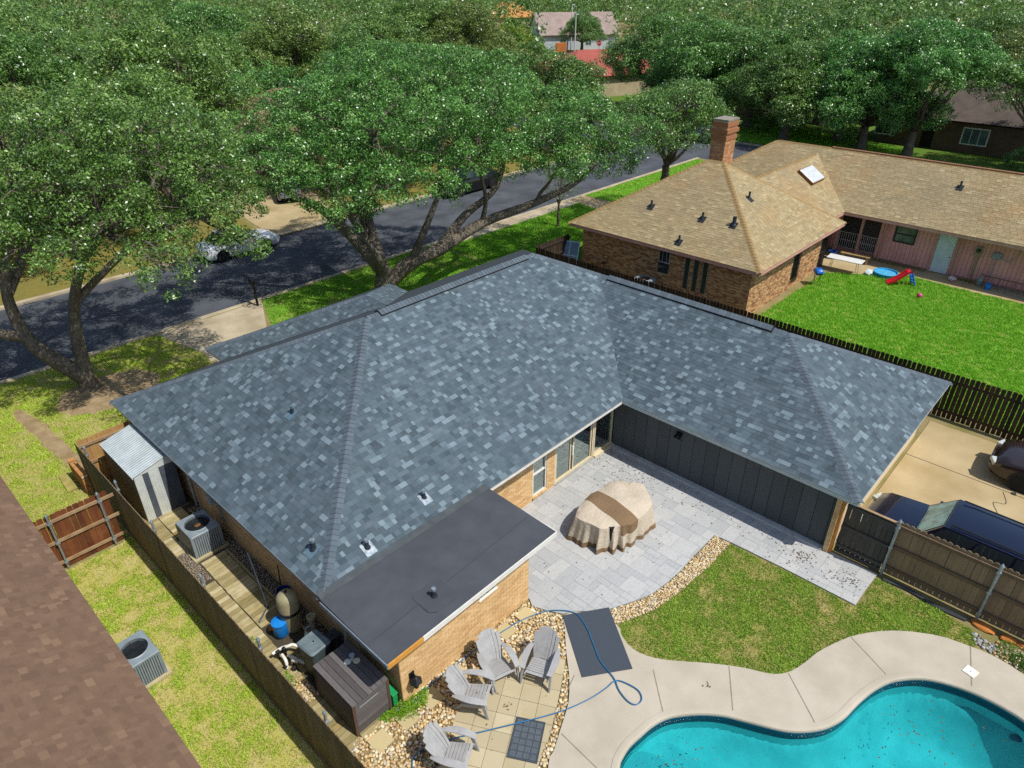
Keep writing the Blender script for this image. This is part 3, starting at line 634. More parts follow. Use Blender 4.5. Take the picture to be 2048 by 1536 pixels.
for a, b in ((A, I_), (I_, N_), (N_, Fp), (Bf, A), (P0, P1)):
    a, b = Vector(a), Vector(b); d = (b-a).normalized(); q = Vector((d.y, -d.x, 0)); k.box((a+b)/2+q*.006+Vector((0, 0, .0)), ((b-a).length if abs(d.x) > .5 else .022, (b-a).length if abs(d.y) > .5 else .022, .02))
k.build('drip_edge', drip, roof)
sof = M('soffit', '#c7c0b0', '#b8b1a1', 4, .8, bump=0)
k = MB(); k.bx(.04, .45, .04, W-.1, H-.16, H-.145); k.bx(.45, L-WW+.3, .04, .5, H-.163, H-.148); k.bx(L-WW+.04, L-WW+.32, -D+.04, .03, H-.166, H-.151); k.bx(L-WW+.32, L-.05, -D+.04, -D+.42, H-.169, H-.154); k.build('soffit', sof, house)
# walls
brick_m = MT('tan_brick', [(0, '#c49c68'), (.4, '#d4ae7a'), (.75, '#dfbd8a'), (1, '#cba470')], .9, 60, .3, grain=.22, stain=(.8, '#9c7748', .35))
mortar = M('mortar', '#dccaaa', '#cbb896', 12, .95)
def wall_core(nm, x0, x1_, y0, y1_, z0=0, z1=H-.14, m=None, parent=None): k = MB(); k.bx(x0, x1_, y0, y1_, z0, z1); return k.build(nm, m or mortar, parent or house)
w = wall_core('wall', .45, .62, -1.80, W-.5); brick_wall(w, (.45, -1.995, 0), (0, 1, 0), W+1.5, 2.06, (-1, 0, 0), brick_m, 1, nmax=60)
w = wall_core('wall', .45, 4.62, -2.0, -1.82, z1=2.06); brick_wall(w, (.452, -2.0, 0), (1, 0, 0), 4.17, 2.04, (0, -1, 0), brick_m, 2, nmax=240, openings=[(2.42, 2.98, 1.38, 1.80)])
w = wall_core('wall', 4.45, 4.62, -1.82, .50, z1=2.06); brick_wall(w, (4.62, -2.0, 0), (0, 1, 0), 2.5, 2.04, (1, 0, 0), brick_m, 3)
w = wall_core('wall', 4.62, 7.61, .51, .68); w2 = wall_core('wall', 8.27, 8.66, .51, .68); wall_core('wall', 7.61, 8.27, .511, .68, 0, .16, parent=house)
brick_wall(w, (4.625, .51, 0), (1, 0, 0), 4.03, 2.06, (0, -1, 0), brick_m, 4, openings=[(2.99, 3.64, .17, 1.75), (2.99, 3.64, 1.75, 1.7)])
wall_core('wall', 11.80, 11.95, -6.92, .5, z1=H-.15, m=M('siding_core', '#33373a', None, 8, .9)); wall_core('wall', 11.80, L-.4, -7.08, -6.93, z1=H-.16, m=mortar)
wall_core('wall', L-.55, L-.4, -6.92, W-.5, m=mortar); wall_core('wall', .62, L-.55, W-.65, W-.5, m=mortar)
w = wall_core('brick_pier', 11.62, 11.795, -7.08, -6.95, z1=H-.16); brick_wall(w, (11.62, -7.08, 0), (1, 0, 0), .17, 2.04, (0, -1, 0), brick_m, 5); brick_wall(w, (11.62, -7.08, 0), (0, 1, 0), .13, 2.04, (-1, 0, 0), brick_m, 6)
wood_o = M('cedar_post', '#c98a3e', '#b0732c', 6, .7, bscale=50)
k = MB(); k.bx(11.66, 11.78, -7.16, -7.092, 0, H-.17); k.build('trim_post', wood_o, house)
sid = MT('charcoal_siding', [(0, '#454a4c'), (1, '#4e5355')], .6, 30, .15, grain=.15, stain=(1.3, '#4e5254', .3), stretch=(1, 1, .12))
y = .49
while y > -6.9:
    y2 = max(y-.432, -6.94); k = MB(); k.bx(11.765, 11.80, y2+.006, y-.006, .10, H-.16, random.random()); k.build('siding_panel', sid, house, bevel=.004); y = y2
k = MB(); k.bx(11.57, 11.80, -6.93, .48, .0, .095); k.build('curb', M('curb_grey', '#c0c0ba', '#aaaaa4', 4, .9), house, bevel=.01)
# flat roof annex
flat_m = M('black_membrane', '#484b50', '#3f4247', 1.6, .85, bump=.35, bscale=160, bdist=.004)
k = MB(); zt = lambda y_: 2.205-.02*y_/-2.35*0+.02*(y_+2.35)
k.add([(-.06, -2.37, 2.19), (5.22, -2.37, 2.19), (5.22, .06, 2.262), (-.06, .06, 2.262), (-.06, -2.37, 2.13), (5.22, -2.37, 2.13), (5.22, .06, 2.2), (-.06, .06, 2.2)], [(0, 1, 2, 3), (7, 6, 5, 4), (0, 4, 5, 1), (1, 5, 6, 2), (3, 7, 4, 0), (2, 6, 7, 3)])
fl = k.build('flat_roof', flat_m, house)
k = MB(); k.add([(-.05, -.04, 2.268), (5.2, -.04, 2.268), (5.2, .16, 2.312), (-.05, .16, 2.312)], [(0, 1, 2, 3)]); k.build('flashing_strip', M('flashing_dark', '#3c4143', '#4a5052', 3, .8), fl)
lap = M('lap_edge', '#3a3c40', '#36383c', 12, .8, bump=0)
k = MB(); k.add([(.12, -1.72, 2.2125), (5.1, -1.52, 2.2185), (5.1, -1.50, 2.219), (.12, -1.70, 2.213)], [(0, 1, 2, 3)]); k.build('lap_seam', lap, fl)
# patch with rounded corners and pipe
pp = [(1.36+.06, -1.36), (2.05, -1.36), (2.17, -1.46), (2.17, -2.0), (2.06, -2.12), (1.5, -2.12), (1.36, -2.0), (1.36, -1.46)]
k = MB(); k.prism(pp, 2.19, 2.2275); k.build('patch', M('membrane_patch', '#44474c', '#3f4247', 3, .85, bscale=160), fl, bevel=.01)
pipe_m = M('vent_pipe_dark', '#2a333a', '#1f272d', 8, .6, bump=0); lead_m = M('lead_flashing', '#aab4ba', '#7d8890', 14, .45, .5, bscale=30)
def vent_pipe(x, y_, z, hgt, r_, nvec, parent, flash=None, flash_m=None, top=None):
    k = MB(); k.lathe([(r_*1.7, -.03), (r_*1.6, .015), (r_*1.15, .05), (r_, .09), (r_, hgt), (r_*.75, hgt), (r_*.75, hgt-.05)], (x, y_, z), 14); o = k.build('vent_pipe', pipe_m, parent, smooth=True)
    k = MB(); k.lathe([(r_*1.02, hgt-.07), (r_*1.05, hgt+.006), (r_*.8, hgt+.008)], (x, y_, z), 14); k.build('pipe_top', top or lead_m, o, smooth=True)
    if flash:
        n = Vector(nvec).normalized(); u = Vector((0, 0, 1)).cross(n).normalized(); v = n.cross(u); k = MB(); c_ = Vector((x, y_, z))-v*.05
        k.box(c_+n*.02, (flash, flash*1.2, .012), frame((0, 0, 0), u, v, n)); k.build('flashing', flash_m or lead_m, o)
blueish = M('painted_flashing', '#4f6673', '#5f7580', 10, .6, bscale=40)
vent_pipe(2.74, 5.3, 3.50, .24, .045, nl, roof, .3, blueish, blueish); vent_pipe(.61, 1.21, 2.50, .3, .06, nl, roof, .3, blueish); vent_pipe(1.55, .42, 2.41, .26, .055, nr_, roof, .3, lead_m); vent_pipe(3.57, .70, 2.54, .24, .05, nr_, roof, .28, lead_m)
vent_pipe(1.75, -1.74, 2.225, .24, .05, (0, 0, 1), fl)
fascia(.88, 5.22, -2.40, -2.372, fas_w, z0=2.05, z1=2.19); fascia(-.06, .88, -2.40, -2.372, M('fascia_raw_wood', '#cf9540', '#c08535', 5, .7, bump=0), z0=2.05, z1=2.188); fascia(-.09, -.062, -2.40, .0, drip, z0=2.08, z1=2.195); fascia(5.222, 5.25, -2.37, .0, fas_w, z0=2.05, z1=2.19)
k = MB(); k.bx(-.055, 5.2, -2.37, -2.0, 2.06, 2.075); k.bx(-.055, .45, -2.0, .04, 2.063, 2.078); k.build('soffit', M('soffit_dark', '#5b4a3c', None, 5, .9, bump=0), house)
# windows, sliding doors
t = NT('window_glass'); tr = t.n('ShaderNodeBsdfTransparent'); tr.inputs[0].default_value = (.55, .72, .70, 1); gl = t.n('ShaderNodeBsdfGlossy'); gl.inputs[1].default_value = .03; gl.inputs[0].default_value = (.9, .95, .95, 1)
lw = t.n('ShaderNodeLayerWeight'); lw.inputs[0].default_value = .35; mx = t.n('ShaderNodeMixShader'); t.l(t.mapr(lw.outputs['Facing'], 0, 1, .12, .75), mx.inputs[0]); t.l(tr.outputs[0], mx.inputs[1]); t.l(gl.outputs[0], mx.inputs[2]); t.l(mx.outputs[0], t.out.inputs[0]); glass = t.m
dglass = NT('dark_glass').done((.02, .03, .035), .06, 0, .6)
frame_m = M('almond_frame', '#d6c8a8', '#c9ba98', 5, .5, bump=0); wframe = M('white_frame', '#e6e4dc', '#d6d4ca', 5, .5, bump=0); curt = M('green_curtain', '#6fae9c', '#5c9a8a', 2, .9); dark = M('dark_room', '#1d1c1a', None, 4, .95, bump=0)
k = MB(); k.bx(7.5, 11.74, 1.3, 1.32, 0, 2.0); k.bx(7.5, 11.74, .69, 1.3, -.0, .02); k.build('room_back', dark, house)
def curtain(x0, x1_, y_, z0, z1, m, parent):
    k = MB(); n = int((x1_-x0)/.03); k.grid([[(x0+(x1_-x0)*i/n, y_+.03*math.sin(i*1.9), z) for i in range(n+1)] for z in (z1, z0)]); k.build('curtain', m, parent, smooth=True)
def rect_frame(nm, x0, x1_, z0, z1, y_, wd, m, parent, dep=.06):
    k = MB(); k.bx(x0, x0+wd, y_, y_+dep, z0, z1); k.bx(x1_-wd, x1_, y_, y_+dep, z0, z1); k.bx(x0+wd, x1_-wd, y_, y_+dep, z0, z0+wd); k.bx(x0+wd, x1_-wd, y_, y_+dep, z1-wd, z1); return k.build(nm, m, parent)
def pane(x0, x1_, z0, z1, y_, parent, m=None): k = MB(); k.bx(x0, x1_, y_, y_+.008, z0, z1); return k.build('pane', m or glass, parent)
win = rect_frame('window', 7.62, 8.26, .17, 1.74, .52, .045, wframe, house, .1); pane(7.66, 8.22, .2, .98, .555, win); pane(7.66, 8.22, .98, 1.70, .575, win)
k = MB(); k.bx(7.665, 8.215, .54, .60, .95, 1.0); k.build('meeting_rail', wframe, win); curtain(7.7, 8.0, .7, .2, 1.2, curt, win)
k = MB()
for i in range(9): k.bx(7.60+i*.076, 7.60+i*.076+.066, .46, .53, .09, .165, random.random())
k.build('sill', brick_m, win)
door = rect_frame('sliding_door', 8.67, 10.70, .05, 1.95, .52, .07, frame_m, house, .12)
for x0, x1_ in ((8.75, 9.52), (9.62, 10.60)):
    f = rect_frame('door_panel', x0, x1_, .10, 1.88, .545, .055, frame_m, door, .05); pane(x0+.05, x1_-.05, .15, 1.83, .565, f); curtain(x0+.02, x1_-.25, .72, .1, 1.9, curt, f)
k = MB(); k.bx(9.55, 9.60, .50, .545, .75, 1.1); k.build('handle', wframe, door)
win2 = rect_frame('window', 10.72, 11.76, .12, 1.95, .52, .06, frame_m, house, .12); pane(10.78, 11.70, .18, 1.89, .56, win2); curtain(10.8, 11.15, .75, .15, 1.85, M('grey_curtain', '#8d938f', None, 3, .9), win2)
k = MB(); k.bx(8.66, 11.76, .44, .53, .03, .075); k.build('threshold', M('threshold_grey', '#a6a49c', None, 6, .7), house)
k = MB(); k.bx(10.70, 11.77, .40, .54, .03, .118); k.build('sill', frame_m, win2)
aw = rect_frame('window', 2.865, 3.435, 1.375, 1.80, -2.022, .04, wframe, house, .024); pane(2.9, 3.4, 1.41, 1.77, -2.014, aw); k = MB(); k.bx(2.84, 3.46, -2.045, -2.003, 1.345, 1.375); k.build('sill', wframe, aw)
k = MB(); k.bx(2.88, 3.42, -2.005, -2.001, 1.40, 1.78); k.build('blind', M('blind_cream', '#b9b090', '#8f8870', 3, .8), aw)
# wall lamp on the siding, black hooded lamp on the annex wall, service boxes on the side wall
blk = M('black_metal', '#1f2022', '#141517', 8, .5, .2, bump=0); grey_box = M('grey_box', '#8f979b', '#7d868a', 6, .6, bump=0)
k = MB(); k.bx(11.69, 11.765, -2.10, -1.92, 1.62, 1.72); k.tube([(11.68, -1.95, 1.66), (11.58, -1.95, 1.58)], [.035, .06], 10); k.tube([(11.68, -2.07, 1.66), (11.58, -2.09, 1.58)], [.035, .06], 10)
k.build('flood_light', blk, house)
lamp = MB(); lamp.bx(.66, .80, -2.03, -1.995, .60, .86); lamp.lathe([(.02, .26), (.05, .24), (.15, .14), (.155, .12)], (.73, -2.15, .55), 6); lamp.lathe([(.05, -.08), (.095, .12), (.05, .13)], (.73, -2.15, .55), 6); lamp.tube([(.73, -2.02, .85), (.73, -2.1, .9), (.73, -2.16, .86)], .012, 6); lamp.build('wall_lamp', blk, house)
k = MB(); k.bx(.30, .452, 7.35, 7.62, 1.35, 1.72); k.tube([(.37, 7.48, 1.36), (.37, 7.48, .05)], .02, 8); k.build('service_box', grey_box, house)
k = MB(); k.bx(.18, .36, 5.98, 6.24, 1.30, 1.62); k.tube([(.40, 6.1, 1.3), (.40, 6.1, .6), (.34, 6.1, .45)], .02, 8); k.bx(.36, .452, 6.0, 6.2, 1.2, 1.4); k.build('disconnect_box', grey_box, house)
k = MB(); k.tube([(.38, 7.95, 2.0), (.38, 7.95, .05)], .035, 8); k.build('downspout', M('grey_pipe', '#9aa3a8', None, 6, .5, bump=0), house)
k = MB(); k.tube([(.39, -.05, 1.95), (.38, -.06, .9), (.30, -.10, .65), (.22, -.2, .1)], .028, 8); k.build('downspout', MATS['grey_pipe'], house)
k = MB(); k.tube([(.45, -1.0, .55), (.34, -1.0, .55), (.34, -1.0, .44)], .02, 8); k.tube([(.34, -1.0, .56), (.34, -1.0, .62)], [.012, .03], 8); k.tube([(.45, -1.28, .45), (.33, -1.28, .45), (.33, -1.28, .36)], .02, 8); k.build('tap', M('brass_tap', '#9b9a92', '#7d7c75', 8, .4, .5, bump=0), house)
# ------------------------------------------------------------------ neighbouring houses
brown_m = MT('brown_shingle', [(0, '#6a5444'), (.35, '#745c4a'), (.65, '#7b624f'), (1, '#8a7059')], .92, 120, .5, .006, grain=.3, stain=[(.7, '#5c473b', .5), (2.2, '#8a6c56', .35)], spec=.2)
lh = thing('neighbour_house', 'house at the lower left with a weathered brown shingle roof', 'house', (-9, 4, 0))
k = MB(); pb = .45; k.add([(-3.6, -14, 2.296), (-3.6, 22, 2.296), (-10, 22, 2.296+6.4*pb), (-10, -14, 2.296+6.4*pb), (-16.4, -14, 2.296), (-16.4, 22, 2.296)], [(0, 1, 2, 3), (3, 2, 5, 4)]); lr = k.build('roof', M('brown_underlay', '#4b3a30', None, 9, .95), lh)
its = facet_items([(-3.6, -8, 2.3), (-3.6, 13, 2.3), (-8.0, 13, 2.3+4.4*pb), (-8.0, -8, 2.3+4.4*pb)], .143, .07, .22, .007, 300, lambda r: r.uniform(.25, .6) if r.random() < .75 else r.choice([r.uniform(.1, .25), r.uniform(.65, .95)]))
pieces(lr, 'shingle', 'shingle_field', its, brown_m, 300, M('brown_edge_shadow', '#40322a', None, 9, .95, bump=0))  # cut edges coloured dark to draw each course's shadow line as well
k = MB(); k.bx(-3.66, -3.62, -14, 22, 2.14, 2.285); k.build('fascia', M('brown_fascia', '#5a4a3e', None, 6, .7), lh); k = MB(); k.bx(-15.9, -4.1, -13.5, 21.5, 0, 2.1); k.build('wall', mortar, lh)

tan_m = MT('tan_shingle', [(0, '#8d7e60'), (.4, '#9c8b68'), (.7, '#a89772'), (1, '#b5a47e')], .92, 60, .5, .006, grain=.28, stain=[(.35, '#a0713f', .4), (.22, '#7d735c', .6), (1.5, '#8c7a58', .35)], spec=.2)
tan_r = lambda r: r.uniform(.25, .75) if r.random() < .8 else r.random()
th = thing('neighbour_house', 'house with tan shingle hip roofs, brick chimney and pink rear wing', 'house', (33, 5, 0))
pt = .64; e = 2.6
tA=(24,1.4,e); tB=(24,12.5,e); tC=(34.2,1.4,e); tD=(34.2,12.5,e); tz=e+pt*5.1; tR=(29.1,6.5,tz); tS=(29.1,7.4,tz)
pw=3.95; pz=e+pt*pw; pA=(36.15,2.2,e); pE=(36.15,-14,e); pR=(40.1,8.5,pz); pQ=(40.1,-14,pz); pF=(44.05,12.45,e); pG=(36.15,12.45,e); pK=(44.05,-14,e)
qz=e+pt*3.45; qV=(36.15+3.45,5.65,qz); qT=(30.0,5.65,qz); qL=(30.0,2.2,e)
tf = [(tB, tA, tR, tS), (tA, tC, tR), (tC, tD, tS, tR), (tD, tB, tS), (qL, pA, qV, qT), (qT, qV, (36.15, 9.1, e), (30.0, 9.1, e)), (pG, pE, pQ, pR), (pF, pG, pR), (pK, pF, pR, pQ)]
k = MB()
for f in tf: k.add([Vector(q)-Vector((0, 0, .004)) for q in f], [list(range(len(f)))])
tr_ = k.build('roof', M('tan_underlay', '#6d5d42', None, 9, .95), th); its = []
for i, f in enumerate([tf[0], tf[1], tf[4]]): its += facet_items(f, .14, .26, .34, .012, 400+i, tan_r, .012)
its += facet_items(((36.15, 12.45, e), pE, pQ, pR), .14, .26, .34, .012, 410, tan_r, .012)
its += facet_items((qT, qV, (36.15, 9.1, e), (30.0, 9.1, e))[::-1], .14, .26, .34, .012, 411, tan_r, .012)
pieces(tr_, 'shingle', 'shingle_field', its, tan_m, 300, M('tan_edge_shadow', '#5d4c34', None, 9, .95, bump=0))  # dark edge colour also paints shadow lines between the courses
tcap = MT('tan_cap', [(0, '#8a7148'), (1, '#a88c5e')], .9, 60, .4, grain=.3)
n0, n1_, n3 = nrm(*tf[0][:3]), nrm(*tf[1]), nrm(*tf[3])
caps(tr_, tA, tR, n0, n1_, tcap, expo=.2, arm=.16, seed=61); caps(tr_, tB, tS, n0, n3, tcap, expo=.2, arm=.16, seed=62); caps(tr_, tC, tR, n1_, nrm(*tf[2][:3]), tcap, expo=.2, arm=.12, seed=63); caps(tr_, tR, tS, n0, nrm(*tf[2][:3]), tcap, expo=.2, arm=.16, seed=64)
npk = nrm(pG, pE, pQ); caps(tr_, pG, pR, npk, nrm(*tf[7]), tcap, expo=.2, arm=.14, seed=65); caps(tr_, pQ, pR, npk, nrm(pK, pF, pR), tcap, expo=.2, arm=.14, seed=66); caps(tr_, qT, qV, nrm(qL, pA, qV), nrm((30, 9.1, e), qT, qV), tcap, expo=.2, arm=.14, seed=67)
k = MB(); k.tube([(40.1, 5.0, pz+.06), (40.1, -6.3, pz+.06)], .05, 6); k.build('ridge_vent', M('ridge_strip', '#a97a5c', None, 6, .7, bump=0), tr_)
pinkf = M('pink_fascia', '#c89a8a', '#b98878', 5, .7, bump=0)
def tfas(x0, x1_, y0, y1_, m=pinkf): k = MB(); k.bx(x0, x1_, y0, y1_, e-.17, e-.012); k.build('fascia', m, th)
tfas(24.01, 24.05, 1.42, 12.5); tfas(24.05, 34.2, 1.41, 1.45); tfas(36.16, 36.20, -14, 2.2); tfas(34.2, 36.15, 2.21, 2.25)
nbrick = MT('red_tan_brick', [(0, '#7d5438'), (.25, '#a0704c'), (.5, '#bd8f62'), (.75, '#d0ab78'), (1, '#8f6244')], .9, 50, .3, grain=.25)
def tcore(nm, x0, x1_, y0, y1_, z1=2.45, m=None): k = MB(); k.bx(x0, x1_, y0, y1_, 0, z1); return k.build(nm, m or mortar, th)
w = tcore('wall', 24.6, 24.8, 2.0, 11.9); brick_wall(w, (24.6, 1.995, 0), (0, 1, 0), 9.9, 2.44, (-1, 0, 0), nbrick, 11, nmax=100, openings=[(4.36, 5.02, 1.05, 2.2)] + [(a, a+.26, .6, 2.25) for a in (2.23, 2.73, 3.23)])
w = tcore('wall', 24.8, 33.6, 2.0, 2.2); brick_wall(w, (24.595, 2.0, 0), (1, 0, 0), 9.0, 2.44, (0, -1, 0), nbrick, 12, nmax=200, openings=[(4.8, 5.5, .5, 2.0)])
tcore('wall', 33.4, 33.6, 2.2, 4.5); tcore('wall', 24.8, 36.9, 11.7, 11.9)
for y0 in (4.23, 4.73, 5.23):
    k = MB(); k.bx(24.584, 24.598, y0, y0+.26, .6, 2.25); f = k.build('window', M('teal_glass', '#1c3531', '#142824', 2, .5, bump=0), th); k = MB(); k.bx(24.575, 24.59, y0-.02, y0+.012, .6, 2.25); k.bx(24.575, 24.59, y0+.248, y0+.28, .6, 2.25); k.build('frame', M('grey_trim', '#8a8f86', None, 6, .6, bump=0), f)
k = MB(); k.bx(24.586, 24.598, 6.37, 7.01, 1.05, 2.2); f = k.build('window', dglass, th); k = MB(); k.bx(24.572, 24.587, 6.37, 7.01, 1.60, 1.65); k.bx(24.572, 24.587, 6.37, 6.41, 1.65, 2.2); k.bx(24.572, 24.587, 6.97, 7.01, 1.65, 2.2); k.bx(24.572, 24.587, 6.55, 6.57, 1.65, 2.2); k.bx(24.572, 24.587, 6.78, 6.80, 1.65, 2.2); k.build('frame', M('pale_trim', '#a9b4b8', None, 6, .5, bump=0), f)
def bars(x0, x1_, y_, z0, z1, ax, n, m, parent, nm='bar'):
    k = MB()
    for i in range(n):
        q = x0+(x1_-x0)*(i+.5)/n
        if ax == 'x': k.bx(q-.012, q+.012, y_-.012, y_+.012, z0, z1)
        else: k.bx(y_-.012, y_+.012, q-.012, q+.012, z0, z1)
    for z in (z0, (z0+z1)/2, z1):
        if ax == 'x': k.bx(x0, x1_, y_-.016, y_-.012, z-.015, z+.015)
        else: k.bx(y_-.016, y_-.012, x0, x1_, z-.015, z+.015)
    return k.build(nm, m, parent)
k = MB(); k.bx(29.4, 30.1, 1.984, 1.997, .5, 2.0); f = k.build('window', dglass, th); bars(29.35, 30.15, 1.93, .4, 2.1, 'x', 7, blk, f, 'window_grille')
k = MB(); k.bx(33.0, 33.58, 1.96, 1.985, .2, 2.1); f = k.build('window', dglass, th); bars(32.9, 33.58, 1.90, .15, 2.1, 'x', 6, blk, f, 'window_grille')
# chimney
chb = MT('chimney_brick', [(0, '#9c6a48'), (.4, '#b5825a'), (.8, '#cc9a6e'), (1, '#a87450')], .9, 50, .3, grain=.25)
k = MB(); k.bx(29.85, 30.95, 6.95, 7.75, 3.6, 7.7); ch = k.build('chimney', mortar, th)
for zz, ex in ((6.95, .05), (7.30, .09), (7.62, .05)):
    k = MB(); k.bx(29.85-ex, 30.95+ex, 6.95-ex, 7.75+ex, zz-.2, zz); k.build('corbel', chb, ch)
k = MB(); k.bx(29.8, 31.0, 6.9, 7.8, 7.7, 7.78); k.build('cap', M('chimney_cap', '#8d8577', None, 6, .9), ch)
brick_wall(ch, (29.85, 6.95, 4.2), (0, 1, 0), .8, 3.5, (-1, 0, 0), chb, 13, nmax=0, proud=.012); brick_wall(ch, (29.85, 6.95, 4.2), (1, 0, 0), 1.1, 3.5, (0, -1, 0), chb, 14, nmax=0, proud=.012)
# pink wing
pink = MT('pink_siding', [(0, '#d89a90'), (1, '#dfa398')], .8, 20, .15, grain=.12, stain=(1.1, '#bb7d74', .4), stretch=(1, 1, .15))
tcore('wall', 37.24, 37.4, -14, 6.0, m=M('pink_core', '#b37a70', None, 6, .9)); tcore('wall', 33.6, 37.3, 5.6, 5.8, m=MATS['pink_core'])
y = 2.9
skip = [(.33, 2.55), (-3.52, -2.58), (-1.5, -.44)]
while y > -8.5:
    y2 = y-.205; mid = (y+y2)/2
    if not any(a < mid < b for a, b in skip): k = MB(); k.bx(37.215, 37.245, y2+.008, y-.008, .12, 2.42, random.random()); k.build('siding_board', pink, th)
    elif -1.5 < mid < -.44:
        for z0, z1 in ((.12, 1.28), (2.22, 2.42)): k = MB(); k.bx(37.215, 37.245, y2+.008, y-.008, z0, z1, random.random()); k.build('siding_board', pink, th)
    y = y2
k = MB(); k.bx(37.20, 37.25, -3.47, -2.63, .06, 2.18); dr = k.build('door', M('pale_door', '#cfdadc', '#bccacc', 3, .5, bump=0), th); k = MB(); k.lathe([(.03, 0), (.03, .05)], (0, 0, 0), 10); k.build('door_knob', blk, dr, world=Matrix.Translation((37.17, -3.38, 1.0)) @ Matrix.Rotation(rad(90), 4, 'Y')); k = MB(); k.bx(37.17, 37.21, -3.58, -3.48, .05, 2.26); k.bx(37.17, 37.21, -2.62, -2.52, .05, 2.26); k.build('door_trim', pinkf, dr)
k = MB(); k.bx(37.19, 37.23, -1.46, -.48, 1.30, 2.18); wp = k.build('window', M('dull_glass', '#6f7a6c', '#4d554c', 2.5, .2, bump=0), th)
k = MB(); k.bx(37.15, 37.2, -1.52, -1.46, 1.24, 2.24); k.bx(37.15, 37.2, -.48, -.42, 1.24, 2.24); k.bx(37.15, 37.2, -1.46, -.48, 1.70, 1.75); k.bx(37.15, 37.2, -1.46, -.48, 1.24, 1.30); k.bx(37.15, 37.2, -1.46, -.48, 2.18, 2.24); k.build('frame', blk, wp)
for y0, y1_ in ((1.42, 2.52), (.34, 1.28)):
    k = MB(); k.bx(37.22, 37.26, y0, y1_, .28, 2.15); sw = k.build('screen_window', dark, th); bars(y0, y1_, 37.17, .30, 1.2, 'y', 9, M('pale_rail', '#b9aea4', None, 6, .6, bump=0), sw, 'railing')
    k = MB()
    for i in range(12): k.box((37.19, (y0+y1_)/2, 1.25+i*.075), (.02, y1_-y0, .012))
    for i in range(14): k.box((37.185, y0+(y1_-y0)*(i+.5)/14, 1.7), (.01, .012, .9))
    k.build('lattice', M('lattice_brown', '#6b5f58', None, 6, .8, bump=0), sw)
for y0 in (1.28, 2.55, .20): k = MB(); k.bx(37.1, 37.24, y0, y0+.14, .05, 2.42); k.build('post', pinkf, th)
k = MB(); k.tube([(36.3, -.12, 2.5), (37.0, -.1, 2.2), (37.1, -.05, 2.1), (37.1, .02, .2), (36.9, .05, .1)], .04, 8); k.build('downspout', pinkf, th)
k = MB(); k.tube([(36.3, -3.75, 2.5), (37.0, -3.75, 2.2), (37.1, -3.75, 2.1), (37.1, -3.78, .2), (36.9, -3.8, .1)], .04, 8); k.build('downspout', pinkf, th)
k = MB(); k.bx(37.08, 37.2, -4.78, -4.45, 1.4, 1.9); k.bx(37.1, 37.2, -4.68, -4.60, .05, 1.4); em = k.build('meter_box', M('meter_tan', '#a08c70', '#8f7c62', 6, .7, bump=0), th)
k = MB(); k.lathe([(.11, 0), (.11, .09), (.08, .12)], (0, 0, 0), 14); k.build('meter_dial', dglass, em, world=Matrix.Translation((37.08, -4.61, 1.72)) @ Matrix.Rotation(rad(-90), 4, 'Y'))
k = MB(); k.bx(37.06, 37.2, -5.65, -5.28, 1.46, 1.78); k.tube([(37.12, -5.45, 1.46), (37.12, -5.45, .2)], .02, 6); k.tube(smooth_line([(37.12, -5.65, 1.6), (37.1, -6.0, 1.45), (37.1, -6.3, 1.7), (37.1, -6.4, 2.2)], 4), .015, 6); k.build('junction_box', grey_box, th)
k = MB(); k.lathe([(.12, 0), (.12, .04), (.06, .05)], n=12); k.build('wall_vent', pinkf, th, world=Matrix.Translation((37.21, -1.9, .35)) @ Matrix.Rotation(rad(-90), 4, 'Y'))
def plane_z(x, y_, kind): return {'L': e+pt*(x-24), 'R': e+pt*(y_-1.4), 'P': e+pt*(x-36.15)}[kind]
for x, y_, kd, hg in ((25.93, 8.57, 'L', .32), (24.48, 5.92, 'L', .32), (25.89, 5.57, 'L', .32), (25.94, 3.92, 'L', .4), (28.28, 4.44, 'R', .34), (38.81, -2.53, 'P', .34)):
    vent_pipe(x, y_, plane_z(x, y_, kd), hg, .05 if hg < .4 else .09, {'L': n0, 'R': n1_, 'P': npk}[kd], tr_, .34, vent_m, vent_m)
nq = nrm(qL, pA, qV); uq = Vector((1, 0, 0)); vq = nq.cross(uq); k = MB(); c_ = Vector((36.4, 4.63, e+pt*(4.63-2.2)))
k.box(c_+nq*.09, (1.75, 1.15, .18), frame((0, 0, 0), uq, vq, nq)); sky_l = k.build('skylight', M('rusty_curb', '#8a5a2e', '#6d4422', 6, .8), tr_)
# the glazed dome of the skylight rests on its curb
k = MB(); k.box(c_+nq*.2, (1.7, 1.1, .06), frame((0, 0, 0), uq, vq, nq), taper=.9); sky_l2 = k.build('skylight_dome', M('skylight_white', '#c9cccb', '#b4b8b6', 6, .35), tr_, bevel=.02)

